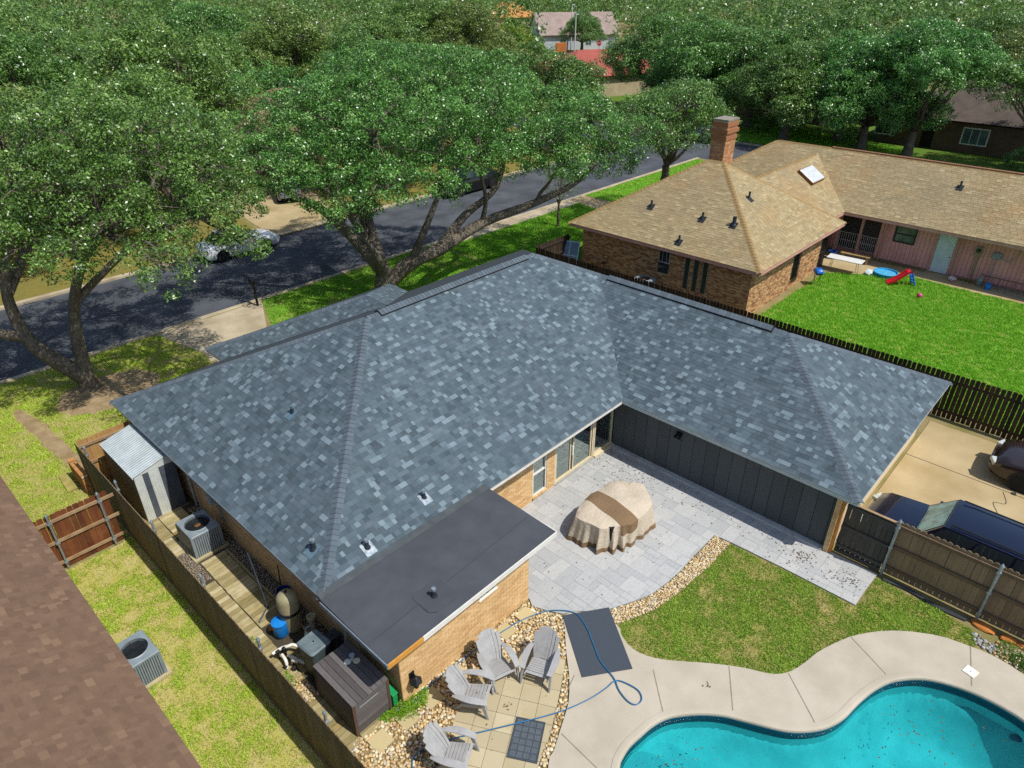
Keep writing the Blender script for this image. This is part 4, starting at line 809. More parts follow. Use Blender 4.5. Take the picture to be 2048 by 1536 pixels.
# ------------------------------------------------------------------ fences
def picket_mesh(w_, h_, t_, mat, ear=.03):
    k = MB(); pl = [(0, 0), (w_, 0), (w_, h_-ear), (w_-ear, h_), (ear, h_), (0, h_-ear)]
    k.prism([(a, b) for a, b in pl], 0, t_, M_=Matrix(((1, 0, 0, 0), (0, 0, 1, 0), (0, 1, 0, 0), (0, 0, 0, 1)))); return k.mesh('picket', mat)
def fence(name, label, P, Q, hgt, mat, rail_m, rail_side, pw_=.14, gap=.004, posts=(), post_m=None, rails=(.25, .95, 1.6), group=None, ear=.03, jit=.01, tints=(0, 1), postr=.03, rail_sz=(.04, .09), z0=.03):
    """pickets from P to Q; rail_side +1/-1 is the left/right side of P->Q where rails and posts stand"""
    P, Q = Vector((*P, 0)), Vector((*Q, 0)); d = (Q-P); Ln = d.length; d.normalize(); nn = Vector((-d.y, d.x, 0))*rail_side
    root = thing(name, label, 'fence', (P+Q)/2, group); me = picket_mesh(pw_, hgt-z0, .018, mat, ear); minv = wm(root).inverted(); n = int(Ln/(pw_+gap))
    ang_ = math.atan2(d.y, d.x)
    for i in range(n):
        o = bpy.data.objects.new('picket', me); t_ = random.uniform(*tints); o.color = (t_, t_, t_, 1); COL.objects.link(o)
        o.matrix_basis = Matrix.Translation(P+d*(i*(pw_+gap))+Vector((0, 0, z0+random.uniform(-jit, jit)))-nn*.002) @ Matrix.Rotation(ang_, 4, 'Z') @ Matrix.Translation((0, -.009, 0)) @ Matrix.Rotation(random.gauss(0, .004), 4, 'Y'); o.parent = root; o.matrix_parent_inverse = minv
    for z in rails:
        k = MB(); c_ = (P+Q)/2+nn*(.012+rail_sz[0]/2); k.box((c_.x, c_.y, z), (Ln, rail_sz[0], rail_sz[1]), Matrix.Rotation(ang_, 3, 'Z'), random.random()); k.build('rail', rail_m, root)
    for s_ in posts:
        c_ = P+d*s_+nn*(.02+rail_sz[0]+postr); k = MB(); k.lathe([(postr, 0), (postr, hgt+.02), (postr*1.35, hgt+.02), (postr*1.35, hgt+.05), (postr*1.0, hgt+.08), (.006, hgt+.13)], (c_.x, c_.y, 0), 12); po = k.build('post', post_m, root, smooth=True)
        k = MB()
        for z in rails: k.box((c_.x, c_.y, z), (.10, .085, .05), Matrix.Rotation(ang_, 3, 'Z'))
        k.build('bracket', post_m, po)
    return root
galv = M('galvanised_steel', '#a9b4b8', '#8d989d', 8, .45, .6, bump=0)
weath = MT('weathered_cedar', [(0, '#7d6a4c'), (.5, '#8b775a'), (1, '#6e5c42')], .9, 30, .4, grain=.35, stain=[(1.5, '#4a3f30', .5)], stretch=(1, 1, .1), spec=.2)
tanp = MT('tan_stained_board', [(0, '#a8814e'), (.5, '#b58d58'), (1, '#9a7446')], .85, 30, .35, grain=.25, stretch=(1, 1, .1), spec=.2)
redp = MT('red_brown_board', [(0, '#6a3d24'), (.5, '#7d4a2c'), (1, '#5a331f')], .85, 30, .35, grain=.3, stain=(2, '#93613a', .4), stretch=(1, 1, .1), spec=.2)
darkp = MT('dark_brown_board', [(0, '#3a2f25'), (.5, '#46382b'), (1, '#2e261f')], .9, 30, .35, grain=.3, stain=(2, '#54452f', .5), stretch=(1, 1, .1), spec=.2)
brnp = MT('painted_brown_board', [(0, '#8d765a'), (.5, '#977f61'), (1, '#826c52')], .75, 25, .25, grain=.2, stain=(1.2, '#5d4d3a', .4), stretch=(1, 1, .1), spec=.3)
rail_w = M('rail_pale_wood', '#a58a68', '#8d7252', 4, .85, bscale=40); rail_b = M('rail_brown', '#6f5b44', '#614f3b', 4, .8, bscale=40); rail_d = M('rail_dark', '#3a3026', '#2d251d', 4, .9)
fence('side_fence', 'long weathered board fence between the side walkway and the left lawn', (-1.52, 11.22), (-1.52, -7.0), 1.83, weath, rail_b, 1, posts=(.6, 3.0, 5.45, 8.2, 10.85, 13.35, 15.8), post_m=galv, gap=.006)
fence('gate_fence', 'short tan picket fence behind the metal shed', (-1.46, 11.26), (.42, 11.26), 1.83, tanp, rail_w, -1, gap=.003)
fence('cross_fence', 'red-brown board fence with pale rails across the left side yard', (-3.9, 8.12), (-1.60, 8.12), 1.83, redp, rail_w, -1, posts=(.66, 1.92), post_m=galv, rails=(.25, .95, 1.62), tints=(0, 1))
fence('boundary_fence', 'dark picket fence with gaps along the right neighbour lawn', (21.5, 12.6), (21.5, -14.5), 1.83, darkp, rail_d, 1, gap=.022, tints=(0, 1), jit=.015, rails=(.3, 1.5), pw_=.138)
fence('return_fence', 'short dark fence joining the tan roofed house at its front corner', (21.6, 12.72), (24.55, 12.72), 1.83, darkp, rail_d, -1, gap=.01)
fence('driveway_fence', 'brown scallop-topped fence with steel posts beside the parked SUV', (11.93, -8.42), (11.93, -14.2), 1.86, brnp, rail_b, -1, posts=(.06, 2.36, 4.7), post_m=galv, gap=.005, rails=(.30, 1.02, 1.70), ear=.045, tints=(0, 1), rail_sz=(.05, .1), postr=.038, z0=.06)
gate = thing('gate', 'charcoal board gate between the brick pier and the first steel post', 'gate', (11.85, -7.75, 0)); gm = MT('charcoal_board', [(0, '#47453f'), (1, '#524f48')], .7, 30, .2, grain=.15, stretch=(1, 1, .1))
for i in range(9):
    k = MB(); y0 = -7.19-i*.137; k.bx(11.87, 11.89, y0-.125, y0, .10, 1.80, random.random()); k.build('board', gm, gate)
for z in (.30, .98, 1.70): k = MB(); k.bx(11.82, 11.87, -8.41, -7.19, z-.05, z+.05, .3); k.build('rail', gm, gate)
k = MB(); k.bx(11.82, 11.90, -8.42, -7.18, 1.80, 1.825); k.build('top_trim', rail_w, gate)
k = MB(); k.bx(11.82, 11.85, -8.41, -7.19, .06, .19); k.build('kick_board', gm, gate)
bp = thing('brick_pillar', 'low brick pillar against the long fence beside the gate', 'pillar', (-1.7, 11.6, 0)); k = MB(); k.bx(-1.72, -1.545, 11.0, 12.2, 0, .74); pc = k.build('core', mortar, bp)
orb = MT('orange_brick', [(0, '#a87444'), (.5, '#bd8850'), (1, '#95653c')], .9, 50, .3, grain=.2); brick_wall(pc, (-1.72, 11.0, 0), (0, 1, 0), 1.2, .74, (-1, 0, 0), orb, 17, nmax=40); brick_wall(pc, (-1.72, 11.0, 0), (1, 0, 0), .17, .74, (0, -1, 0), orb, 18)
for i in range(13):
    k = MB(); k.bx(-1.745, -1.54, 11.0+i*.092, 11.0+i*.092+.083, .742, .80, random.random()); k.build('coping_brick', orb, bp)
k = MB(); k.box((-1.95, 12.1, .05), (.28, 1.1, .06), Matrix.Rotation(rad(-3), 3, 'Z')); tag(k.build('timber', M('mossy_wood', '#a39a55', '#8d8046', 3, .9)), 'pale weathered plank lying beside the low brick pillar', 'plank')
# ------------------------------------------------------------------ side walkway of short boards
plank_m = MT('weathered_plank', [(0, '#8d8155'), (.35, '#a3956a'), (.7, '#b5a679'), (.9, '#c9bd96'), (1, '#9a7f45')], .9, 26, .4, grain=.35, stain=[(2.2, '#6d6446', .5)], stretch=(.25, 1, 1), spec=.2)
walk_pl = [(-1.45, 8.9), (.44, 8.9), (.44, -1.9), (-1.45, -1.9)]
bw = sheet('boardwalk', walk_pl, .010, M('walk_soil', '#4d4534', '#3d372a', 4, .95)); random.seed(12)
y = 8.6
while y > -2.05:
    for x0, x1_ in ((-1.40, -.70), (-.685, .02)):
        if x0 < -1 and 4.7 < y < 6.3: continue
        if x0 > -1 and (5.6 < y < 6.8 or (1.3 < y < 2.3) or (-.6 < y < .45)): continue
        k = MB(); k.bx(x0+random.uniform(0, .015), x1_-random.uniform(0, .015), y-.138, y-random.uniform(0, .006), .02, .05+random.uniform(-.003, .003), random.random()); k.build('plank', plank_m, bw)
    y -= .148
for y0, y1_ in ((5.5, 3.2), (3.19, 1.0), (.98, -.5)):
    k = MB(); k.bx(.035, .10, y1_, y0, .01, .06, .5); k.build('edge_plank', plank_m, bw)
gravel('pea_gravel', 'small grey pea gravel beside the condenser unit', [(-1.40, 4.75), (-.72, 4.75), (-.72, 6.25), (-1.40, 6.25)], .036, .014, .022, z=.02, seed=8, mat=MT('grey_gravel', [(0, '#8d8272'), (.5, '#b3a590'), (1, '#766a5a')], .8, 50, .1), lo=True)
gravel('pea_gravel', 'shaded dark gravel strip along the side wall', [(.11, -1.8), (.43, -1.8), (.43, 8.0), (.11, 8.0)], .05, .02, .032, z=.015, seed=9, mat=MATS['grey_gravel'], lo=True)
gravel('river_stones', 'few tan stones by the walkway behind the storage box', [(-1.0, -.45), (-.72, -.45), (-.72, .3), (-1.0, .3)], .07, .03, .05, z=.05, seed=10)

# ------------------------------------------------------------------ metal shed
shed = thing('metal_shed', 'narrow white and dark striped metal shed under the left eave', 'shed', (-.4, 9.5, 0))
tin = M('galvalume', '#c3cbc9', '#aeb7b5', 3, .45, .35, bump=0); whites = M('shed_white', '#d2d6ce', '#c2c6be', 4, .5, .1, bump=0); darks = M('shed_dark', '#5c626a', '#4e545c', 4, .5, .1, bump=0)
sy0, sy1 = 8.28, 10.72; prof = [(-.99, 1.73), (-.02, 1.98), (.26, 1.92)]
for i in range(2):
    (xa, za), (xb, zb) = prof[i], prof[i+1]; k = MB(); n = 46; rows = []
    ys = np.linspace(sy0-.03, sy1+.03, n*2+1); up = .014
    rows = [[(xx, y_, zz+(up if j % 4 in (1, 2) else 0)) for j, y_ in enumerate(ys)] for xx, zz in ((xa, za), (xb, zb))]
    k.grid(rows); k.grid([[(a, b, c_-.012) for a, b, c_ in r_] for r_ in rows]); k.build('roof_panel', tin, shed)
k = MB(); k.bx(-1.0, -.975, sy0-.03, sy1+.03, 1.68, 1.735); k.build('eave_trim', whites, shed)
xs = np.linspace(-.95, .22, 6)
for i in range(5):
    xa, xb = xs[i], xs[i+1]; ztop = 1.70; k = MB(); m_ = darks if i in (1, 3) else whites
    if i == 1: xb = xa+.17
    if i == 2: xa = xs[2]-.06
    if i == 4: xa = xs[4]; m_ = darks
    k.bx(xa, xb, sy0, sy0+.02, .05, ztop)
    for q in np.linspace(xa+.03, xb-.03, 4): k.bx(q-.008, q+.008, sy0-.008, sy0, .05, ztop-.02)
    k.build('wall_panel', m_, shed)
k = MB(); k.prism([(-.95, 1.70), (.22, 1.70), (.22, 1.90), (-.02, 1.955), (-.95, 1.72)], 0, .025, M_=Matrix(((1, 0, 0, 0), (0, 0, 1, sy0-.006), (0, 1, 0, 0), (0, 0, 0, 1)))); k.build('gable_panel', whites, shed)
k = MB(); k.bx(-.955, -.935, sy0+.02, sy1, .05, 1.70)
for q in np.arange(sy0+.1, sy1, .12): k.bx(-.965, -.955, q, q+.05, .05, 1.69)
k.build('wall_panel', M('shed_tan', '#a08d66', '#8d7a55', 4, .6), shed); k = MB(); k.bx(-.93, .2, sy1-.02, sy1, .05, 1.72); k.bx(.2, .22, sy0+.02, sy1, .05, 1.88); k.build('wall_panel', whites, shed)
k = MB(); k.bx(-1.0, .26, sy0-.03, sy1+.03, .0, .05); k.build('base', M('timber_base', '#8d7b55', None, 5, .9), shed)

# ------------------------------------------------------------------ condenser units
ac_m = M('ac_grey', '#8c979b', '#7e898e', 5, .5, .15, bump=0); ac_d = M('ac_dark', '#23282b', '#181c1e', 6, .6, bump=0); rust = M('rusty_motor', '#b07a3a', '#8d5c2c', 20, .8)
def condenser(label, x, y_, sx, sy, h_, rz, fan=True):
    root = thing('condenser_unit', label, 'condenser', (0, 0, 0)); n = 28
    rO = min(sx, sy)*.40
    k = MB(); k.bx(-sx/2+.02, sx/2-.02, -sy/2+.02, sy/2-.02, .06, h_-.05); k.build('coil_core', ac_d, root)
    k = MB()
    for s_ in (-1, 1):
        for ax in (0, 1):
            ln = (sx if ax == 0 else sy); m_ = 13 if ax == 0 else 14
            for i in range(m_):
                q = -ln/2+.03+(ln-.06)*(i+.5)/m_; wd = (ln-.06)/m_*.42
                if ax == 0: k.box((q, s_*(sy/2-.008), (h_+.04)/2), (wd*2*.86, .016, h_-.14))
                else: k.box((s_*(sx/2-.008), q, (h_+.04)/2), (.016, wd*2*.86, h_-.14))
    k.build('louvre_panel', ac_m, root)
    k = MB()
    for a in (-1, 1):
        for b in (-1, 1): k.box((a*(sx/2-.02), b*(sy/2-.02), h_/2), (.05, .05, h_-.04))
    k.build('corner_post', ac_m, root)
    ring = []; outer = []
    for i in range(n*2):
        a = 2*math.pi*i/(n*2); ring.append((rO*math.cos(a), rO*math.sin(a))); m_ = max(abs(math.cos(a))/(sx/2), abs(math.sin(a))/(sy/2)); outer.append((math.cos(a)/m_, math.sin(a)/m_))
    k = MB(); k.grid([[(p[0], p[1], z) for p in q] for q, z in ((outer, h_-.06), (outer, h_-.005), ([(a*.97, b*.97) for a, b in outer], h_+.012), ([(a*1.06, b*1.06) for a, b in ring], h_+.018), (ring, h_+.03), (ring, h_-.16))], closed=True); k.build('top_cover', ac_m, root)
    k = MB(); k.lathe([(rO*.99, h_-.3), (rO*.99, h_-.31)], n=24); k.build('shroud_floor', ac_d, root)
    if fan:
        k = MB()
        for i in range(3):
            a = 2*math.pi*i/3+.4; d_ = Vector((math.cos(a), math.sin(a), 0)); q_ = Vector((-d_.y, d_.x, 0)); b0 = d_*.06; b1 = d_*(rO*.93)
            k.add([b0-q_*.05+Vector((0, 0, h_-.20)), b0+q_*.05+Vector((0, 0, h_-.17)), b1+q_*.13+Vector((0, 0, h_-.15)), b1-q_*.08+Vector((0, 0, h_-.21))], [(0, 1, 2, 3)])
        k.build('fan', M('fan_metal', '#8b9296', None, 7, .4, .5, bump=0), root)
        k = MB(); k.lathe([(.09, h_-.17), (.095, h_-.08), (.08, h_-.05), (.02, h_-.045)], n=16); k.build('fan_motor', rust, root, smooth=True)
    k = MB()
    for r_ in np.linspace(.05, rO, 9):
        k.tube([(r_*math.cos(a), r_*math.sin(a), h_+.02) for a in np.linspace(0, 2*math.pi, 25)], .0028, 3, cap=False)
    for i in range(4): a = math.pi*i/4; k.tube([(-rO*math.cos(a), -rO*math.sin(a), h_+.022), (rO*math.cos(a), rO*math.sin(a), h_+.022)], .004, 4)
    k.build('fan_guard', ac_d, root)
    k = MB(); k.bx(-sx/2-.08, sx/2+.08, -sy/2-.08, sy/2+.08, 0, .06); k.build('pad', M('pad_concrete', '#b5aa86', '#a3976f', 4, .9), root)
    place(root, x, y_, .02, rz); return root
condenser('grey condenser unit with rusty fan motor beside the metal shed', -.27, 6.18, .84, .98, .80, 0)
condenser('grey condenser unit half under the brown roof eave on the side lawn', -3.20, 3.12, .72, .92, .80, rad(2), fan=False)
condenser('pale condenser unit against the brick wall behind the dark picket fence', 23.7, 7.2, .8, .9, .85, 0)

# ------------------------------------------------------------------ pool equipment in the side yard
tankm = M('filter_tank', '#a59c7c', '#918866', 2.5, .5, bump=.05); pvc = M('white_pvc', '#e3e0d4', '#d0cdc0', 6, .45, bump=0); bluep = M('blue_plastic', '#1f86d6', '#1674c0', 4, .4, bump=0); navy = M('navy_plastic', '#1b3f8a', '#15326e', 4, .45, bump=0)
flt = thing('sand_filter', 'tall tan pool sand filter tank against the side wall', 'filter', (0, 0, 0))
k = MB(); k.lathe([(.20, 0), (.24, .03), (.25, .1), (.26, .60)], n=24); k.build('tank_bottom', tankm, flt, smooth=True)
k = MB(); k.lathe([(.265, .60), (.285, .61), (.285, .67), (.265, .68)], n=24); k.build('clamp_band', blk, flt)
k = MB(); k.lathe([(.262, .68), (.26, 1.0), (.24, 1.09), (.18, 1.16), (.09, 1.20), (.03, 1.21)], n=24); k.build('tank_top', tankm, flt, smooth=True)
k = MB(); k.tube([(0, 0, 1.2), (0, 0, 1.27)], [.03, .02], 8); k.tube([(-.03, 0, 1.26), (.05, 0, 1.26)], .014, 6); k.build('air_relief', blk, flt); place(flt, -.08, 1.72, .02)
dr_ = thing('chemical_drum', 'bright blue plastic drum standing beside the tan filter tank', 'drum', (0, 0, 0)); k = MB(); k.lathe([(.17, 0), (.19, .03), (.18, .40)], n=22); k.build('body', bluep, dr_, smooth=True); k = MB(); k.lathe([(.195, .385), (.195, .43), (.16, .44), (.02, .445)], n=22); k.build('lid', bluep, dr_, smooth=True); place(dr_, -.40, 1.72, .05)
vl = thing('multiport_valve', 'off-white valve head with open port beside the filter', 'valve', (0, 0, 0)); k = MB(); k.lathe([(.07, .0), (.06, .5), (.09, .52), (.11, .60), (.11, .66), (.08, .66), (.07, .58)], n=16); k.build('body', M('valve_cream', '#b5ad8a', '#a39a78', 5, .5, bump=0), vl, smooth=True); k = MB(); k.tube([(0, 0, .35), (-.18, .03, .35), (-.22, .03, .15), (-.22, -.05, .05)], .03, 8); k.tube([(0, -.02, .2), (.02, -.12, .18), (-.05, -.22, .05)], .03, 8); k.build('pipe', M('grey_pvc', '#aab2b6', None, 5, .5, bump=0), vl, smooth=True); place(vl, .15, 1.12, .02)
pi = thing('pool_pipes', 'white plastic pool pipes with black unions on the walkway', 'pipes', (0, 0, 0))
for pth in ([(-.95, 1.15, .28), (-.72, 1.12, .30), (-.60, 1.02, .34), (-.50, .98, .34), (-.40, .86, .30), (-.25, .88, .32), (-.08, 1.0, .4)], [(-.80, .98, .26), (-.82, .78, .24), (-.86, .70, .08)], [(-.70, .82, .28), (-.62, .58, .24), (-.52, .42, .22), (-.36, .44, .24), (-.25, .55, .22)], [(-.70, .72, .1), (-.72, .62, .3), (-.66, .5, .3)]):
    k = MB(); k.tube(smooth_line(pth, 4), .04, 10); k.build('pipe', pvc, pi, smooth=True)
for q in ((-.84, 1.10, .28), (-.86, .72, .14), (-.76, .54, .14), (-.68, 1.05, .31)): k = MB(); k.tube([(q[0]-.05, q[1], q[2]), (q[0]+.05, q[1]+.02, q[2])], .05, 10); k.tube([(q[0], q[1], q[2]), (q[0], q[1], q[2]-.24)], .03, 8); k.build('union', blk, pi)
pump = thing('pool_pump', 'black pool pump with blue strainer basket beside the grey bin', 'pump', (0, 0, 0)); k = MB(); k.tube([(.05, -.2, .16), (.05, .22, .16)], .11, 14); k.bx(-.08, .18, -.18, .2, 0, .06); k.build('motor', blk, pump, smooth=True); k = MB(); k.lathe([(.10, .05), (.12, .28), (.12, .32), (.03, .34)], (-.16, .12, 0), 16); k.build('strainer', bluep, pump, smooth=True); place(pump, -.08, .62, .05)
cb_ = thing('control_box', 'dark grey control box with small white label behind the bin', 'box', (0, 0, 0)); k = MB(); k.bx(-.16, .16, -.14, .14, 0, .62); k.build('case', M('case_dark', '#3d4244', '#33383a', 5, .6, bump=0), cb_, bevel=.01); k = MB(); k.bx(-.169, -.161, -.05, .05, .5, .56); k.build('sticker', wframe, cb_); place(cb_, .20, .30, .02)
bin_ = thing('waste_bin', 'large grey lidded bin between the pool pipes and the storage box', 'bin', (0, 0, 0)); binm = M('bin_grey', '#4a5658', '#3d494b', 5, .55, bump=.05)
k = MB(); rows = []
def rrect(a, b, r_, z, n=5):
    out = []
    for cx, cy, a0 in ((a-r_, b-r_, 0), (-a+r_, b-r_, 90), (-a+r_, -b+r_, 180), (a-r_, -b+r_, 270)):
        out += [(cx+r_*math.cos(rad(a0+90*i/n)), cy+r_*math.sin(rad(a0+90*i/n)), z) for i in range(n+1)]
    return out
k.grid([rrect(.21, .22, .06, 0), rrect(.25, .27, .07, .92), rrect(.27, .29, .07, .93), rrect(.27, .29, .07, .97)], closed=True); k.build('body', binm, bin_, smooth=True)
k = MB(); k.grid([rrect(.275, .295, .07, .965), rrect(.28, .30, .07, 1.0), rrect(.25, .27, .08, 1.03), rrect(.21, .22, .08, 1.022), rrect(.02, .02, .01, 1.04)], closed=True); k.build('lid', M('bin_lid', '#5d6a6e', '#6d7a7c', 7, .55, bump=.1), bin_, smooth=True); place(bin_, -.36, .12, .02, rad(5))
sb = thing('storage_box', 'dark grey-brown plank storage box beside the annex wall', 'storage box', (0, 0, 0)); sbm = MT('resin_plank', [(0, '#524d4b'), (.5, '#5f5a58'), (1, '#6a6563')], .75, 30, .3, grain=.3, stretch=(1, .2, 1))
sx, sy, sh = .90, 1.42, .98
for i in range(7): k = MB(); k.bx(-sx/2-.02+i*(sx+.04)/7+.004, -sx/2-.02+(i+1)*(sx+.04)/7-.004, -sy/2-.02, sy/2+.02, sh, sh+.035, random.random()); k.build('lid_plank', sbm, sb, bevel=.003)
for s_ in (-1, 1):
    for i in range(8):
        z0 = .04+i*(sh-.06)/8; k = MB(); k.bx(s_*sx/2-.015, s_*sx/2+.015, -sy/2+.04, sy/2-.04, z0+.003, z0+(sh-.06)/8-.003, random.random()); k.build('side_plank', sbm, sb)
        k = MB(); k.bx(-sx/2+.04, sx/2-.04, s_*sy/2-.015, s_*sy/2+.015, z0+.003, z0+(sh-.06)/8-.003, random.random()); k.build('end_plank', sbm, sb)
    for q in (-1, 1): k = MB(); k.box((s_*(sx/2-.01), q*(sy/2-.01), sh/2), (.07, .07, sh)); k.build('corner_post', M('post_brown', '#5a4438', None, 5, .8), sb)
k = MB(); k.bx(-sx/2+.03, sx/2-.03, -sy/2+.03, sy/2-.03, .03, sh-.01); k.build('core', sbm, sb)
k = MB(); k.bx(-.3, .18, -sy/2-.028, -sy/2-.016, .82, .835); k.build('handle_slot', grey_box, sb); place(sb, -.27, -1.17, .05, 0)
fs = thing('sprinkler_head', 'white round tap fitting with two discs lying on the storage box', 'fitting', (0, 0, 0)); k = MB(); k.lathe([(.075, 0), (.08, .015), (.05, .02)], (-.09, .06, 0), 16); k.build('disc', pvc, fs, smooth=True); k = MB(); k.lathe([(.075, 0), (.08, .015), (.02, .02)], (.06, -.06, 0), 16); k.build('disc', M('cream_plastic', '#e6dfc2', None, 5, .5, bump=0), fs, smooth=True)
k = MB(); k.tube([(-.02, 0, .03), (.03, .04, .10)], .03, 10); k.lathe([(.06, .10), (.065, .13), (.03, .13)], (.03, .05, 0), 14); k.build('valve', M('grey_pvc', '#aab2b6'), fs, smooth=True); place(fs, -.06, -.98, 1.066)
k = MB(); k.bx(-.06, .06, -.20, .20, 0, .42); k.bx(-.075, .075, -.215, .215, .40, .43); gb_ = k.build('green_box', M('green_plastic', '#17a05a', '#128a4c', 4, .5, bump=0), bevel=.01); tag(gb_, 'small bright green plastic box between storage box and annex wall', 'box'); place(gb_, .30, -1.72, .02, 0)
nb = thing('pool_net', 'pool skimmer net with grey pole lying on the walkway', 'net', (0, 0, 0)); k = MB(); k.tube([(-.62, 2.42, .075), (-.2, 2.72, .09)], .02, 8); k.build('head', M('steel_blue', '#5b6d7d', None, 6, .4, .4, bump=0), nb); k = MB(); k.tube([(-.2, 2.72, .09), (.10, 4.0, .9)], .02, 8); k.build('pole', galv, nb)
k = MB(); k.lathe([(.16, 0), (.2, .02), (.19, .36), (.17, .36), (.17, .05)], n=20); bk = k.build('bucket', navy, smooth=True); tag(bk, 'dark blue bucket in the shade by the side wall', 'bucket'); place(bk, .24, 2.62, .02)
k = MB(); k.tube([(.33, 2.95, .05), (.36, 2.9, 1.0)], .016, 8); p_ = k.build('pole', blk); tag(p_, 'thin dark pole leaning on the side wall behind the blue bucket', 'pole')
st = thing('brick_stack', 'few loose pale bricks stacked beside the blue drum', 'bricks', (0, 0, 0))
for i, (a, b, c_, rz) in enumerate(((-.2, 2.28, .02, .1), (-.05, 2.2, .02, -.2), (-.18, 2.14, .02, .3), (-.15, 2.24, .08, .5), (-.5, 2.05, .06, .9))): k = MB(); k.box((a, b, c_+.03), (.2, .1, .06), Matrix.Rotation(rz, 3, 'Z'), random.random()); k.build('brick', orb, st)
nb2 = thing('vacuum_pole', 'thin blue-tipped pole lying along the long fence by the storage box', 'pole', (0, 0, 0)); k = MB(); k.tube([(-1.33, -1.2, .9), (-1.28, -2.05, .12)], .014, 8); k.build('shaft', M('steel_blue', '#5b6d7d'), nb2); k = MB(); k.tube([(-1.28, -2.05, .12), (-1.27, -2.2, .06)], .022, 8); k.build('tip', bluep, nb2)

# ------------------------------------------------------------------ weeds and planting
leafg = grass_mat('weed_leaf', [(0, '#5f8a1c'), (.5, '#7aa626'), (1, '#95bb34')])
def leaf_cloud(name, spots, n, size, mat, seed, parent=None, flat=.6):
    r = np.random.default_rng(seed); Vs = []; T_ = []
    for (x, y_, z, rx, rz) in spots:
        c = r.normal(0, 1, (n, 3)); c /= np.linalg.norm(c, axis=1)[:, None]; c *= r.uniform(.3, 1, (n, 1))**.5; p = np.stack([x+c[:, 0]*rx, y_+c[:, 1]*rx, z+np.abs(c[:, 2])*rz], 1); nn = r.normal(0, 1, (n, 3)); nn[:, 2] = np.abs(nn[:, 2])+flat; nn /= np.linalg.norm(nn, axis=1)[:, None]
        a = np.cross(nn, r.normal(0, 1, (n, 3))); a /= np.linalg.norm(a, axis=1)[:, None]; b = np.cross(nn, a); s_ = size*r.uniform(.6, 1.3, (n, 1))
        Vs.append(np.stack([p-a*s_, p+b*s_*.45, p+a*s_, p-b*s_*.45], 1)); T_.append(r.random(n))
    V = np.concatenate(Vs).reshape(-1, 3); o = bpy.data.objects.new(name, mesh_np(name, V, np.arange(len(V)).reshape(-1, 4), mat, np.concatenate(T_))); o.color = (0, 0, 0, 1); put(o, parent); return o
r_ = random.Random(4)
wd = leaf_cloud('weeds', [(.45+r_.gauss(0, .22), -2.15+r_.gauss(0, .12), .02, .13, .14) for _ in range(26)] + [(.05+r_.gauss(0, .15), -2.02+r_.gauss(0, .07), .02, .12, .1) for _ in range(10)] + [(.8+r_.gauss(0, .1), -2.12, .02, .1, .1) for _ in range(5)], 90, .022, leafg, 3)
tag(wd, 'bright green weeds spreading at the annex corner beside the storage box', 'weeds', kind='stuff')
wd = leaf_cloud('weeds', [(-1.0, 1.75+.12*i, .03, .1, .08) for i in range(4)] + [(-.95, .2+.1*i, .03, .1, .07) for i in range(5)], 70, .02, leafg, 5); tag(wd, 'small weeds growing between the walkway boards beside the white pipes', 'weeds', kind='stuff')
bush = thing('flower_bush', 'low green bush with small pink and white flowers beside the pool deck', 'bush', (11.2, -11.75, 0))
leaf_cloud('foliage', [(11.25, -11.6, .03, .3, .3), (11.15, -11.9, .03, .25, .24), (11.05, -12.1, .03, .25, .2)], 700, .02, grass_mat('bush_leaf', [(0, '#3d6a1c'), (1, '#63922c')]), 7, bush)
leaf_cloud('flowers', [(11.2, -11.9, .12, .35, .2)], 70, .022, M('petal', '#e6c8d8', '#f2eef0', 30, .8, bump=0), 8, bush)
rockm = M('grey_rock', '#9a9a96', '#7c7c78', 6, .85, bscale=40, bdist=.02); sandst = M('orange_sandstone', '#c07a36', '#a8622a', 4, .9, bscale=30, bdist=.02)
def rock(x, y_, sx, sy, sz, mat, name, label, grp, seed, rz=0):
    r = np.random.default_rng(seed); V = ICO_V*(1+r.normal(0, .1, (len(ICO_V), 1)))*np.array([sx, sy, sz]); o = bpy.data.objects.new(name, mesh_np(name, V, ICO_F, mat)); put(o); place(o, x, y_, sz*.45, rz); return tag(o, label, 'rock', grp)
for i, (x, y_, a, b, rz, lb) in enumerate(((11.72, -10.98, .16, .30, 0, 'orange flat sandstone slab against the driveway fence post'), (11.70, -11.52, .13, .2, .2, 'orange sandstone block at the fence foot, second from the post'), (11.72, -11.85, .12, .18, -.1, 'orange sandstone block at the fence foot by the flower bush'))): rock(x, y_, a, b, .07, sandst, 'sandstone_slab', lb, 'sandstone slabs along the driveway fence', 30+i, rz)
gravel('grey_stones', 'pile of grey stones at the edge of the pool deck by the lawn', [(11.42, -10.75), (11.02, -10.95), (10.98, -11.35), (11.3, -11.35)], .085, .035, .06, z=.0, seed=12, mat=MT('grey_stone', [(0, '#8f8f8b'), (.5, '#b3b2ac'), (1, '#76746e')], .8, 40, .2))
gravel('river_stones', 'small tan stones under the flower bush', [(10.95, -11.3), (11.5, -11.3), (11.6, -12.4), (10.9, -12.4)], .08, .03, .05, z=.0, seed=13)
k = MB(); k.tube(smooth_line([(11.66, -8.6, .04), (11.72, -9.2, .04), (11.62, -9.9, .04), (11.66, -10.6, .03)], 5), .05, 6); tag(k.build('landscape_edging', M('edging_black', '#3c4043', None, 5, .7)), 'black rubber edging strip along the driveway fence foot', 'edging')

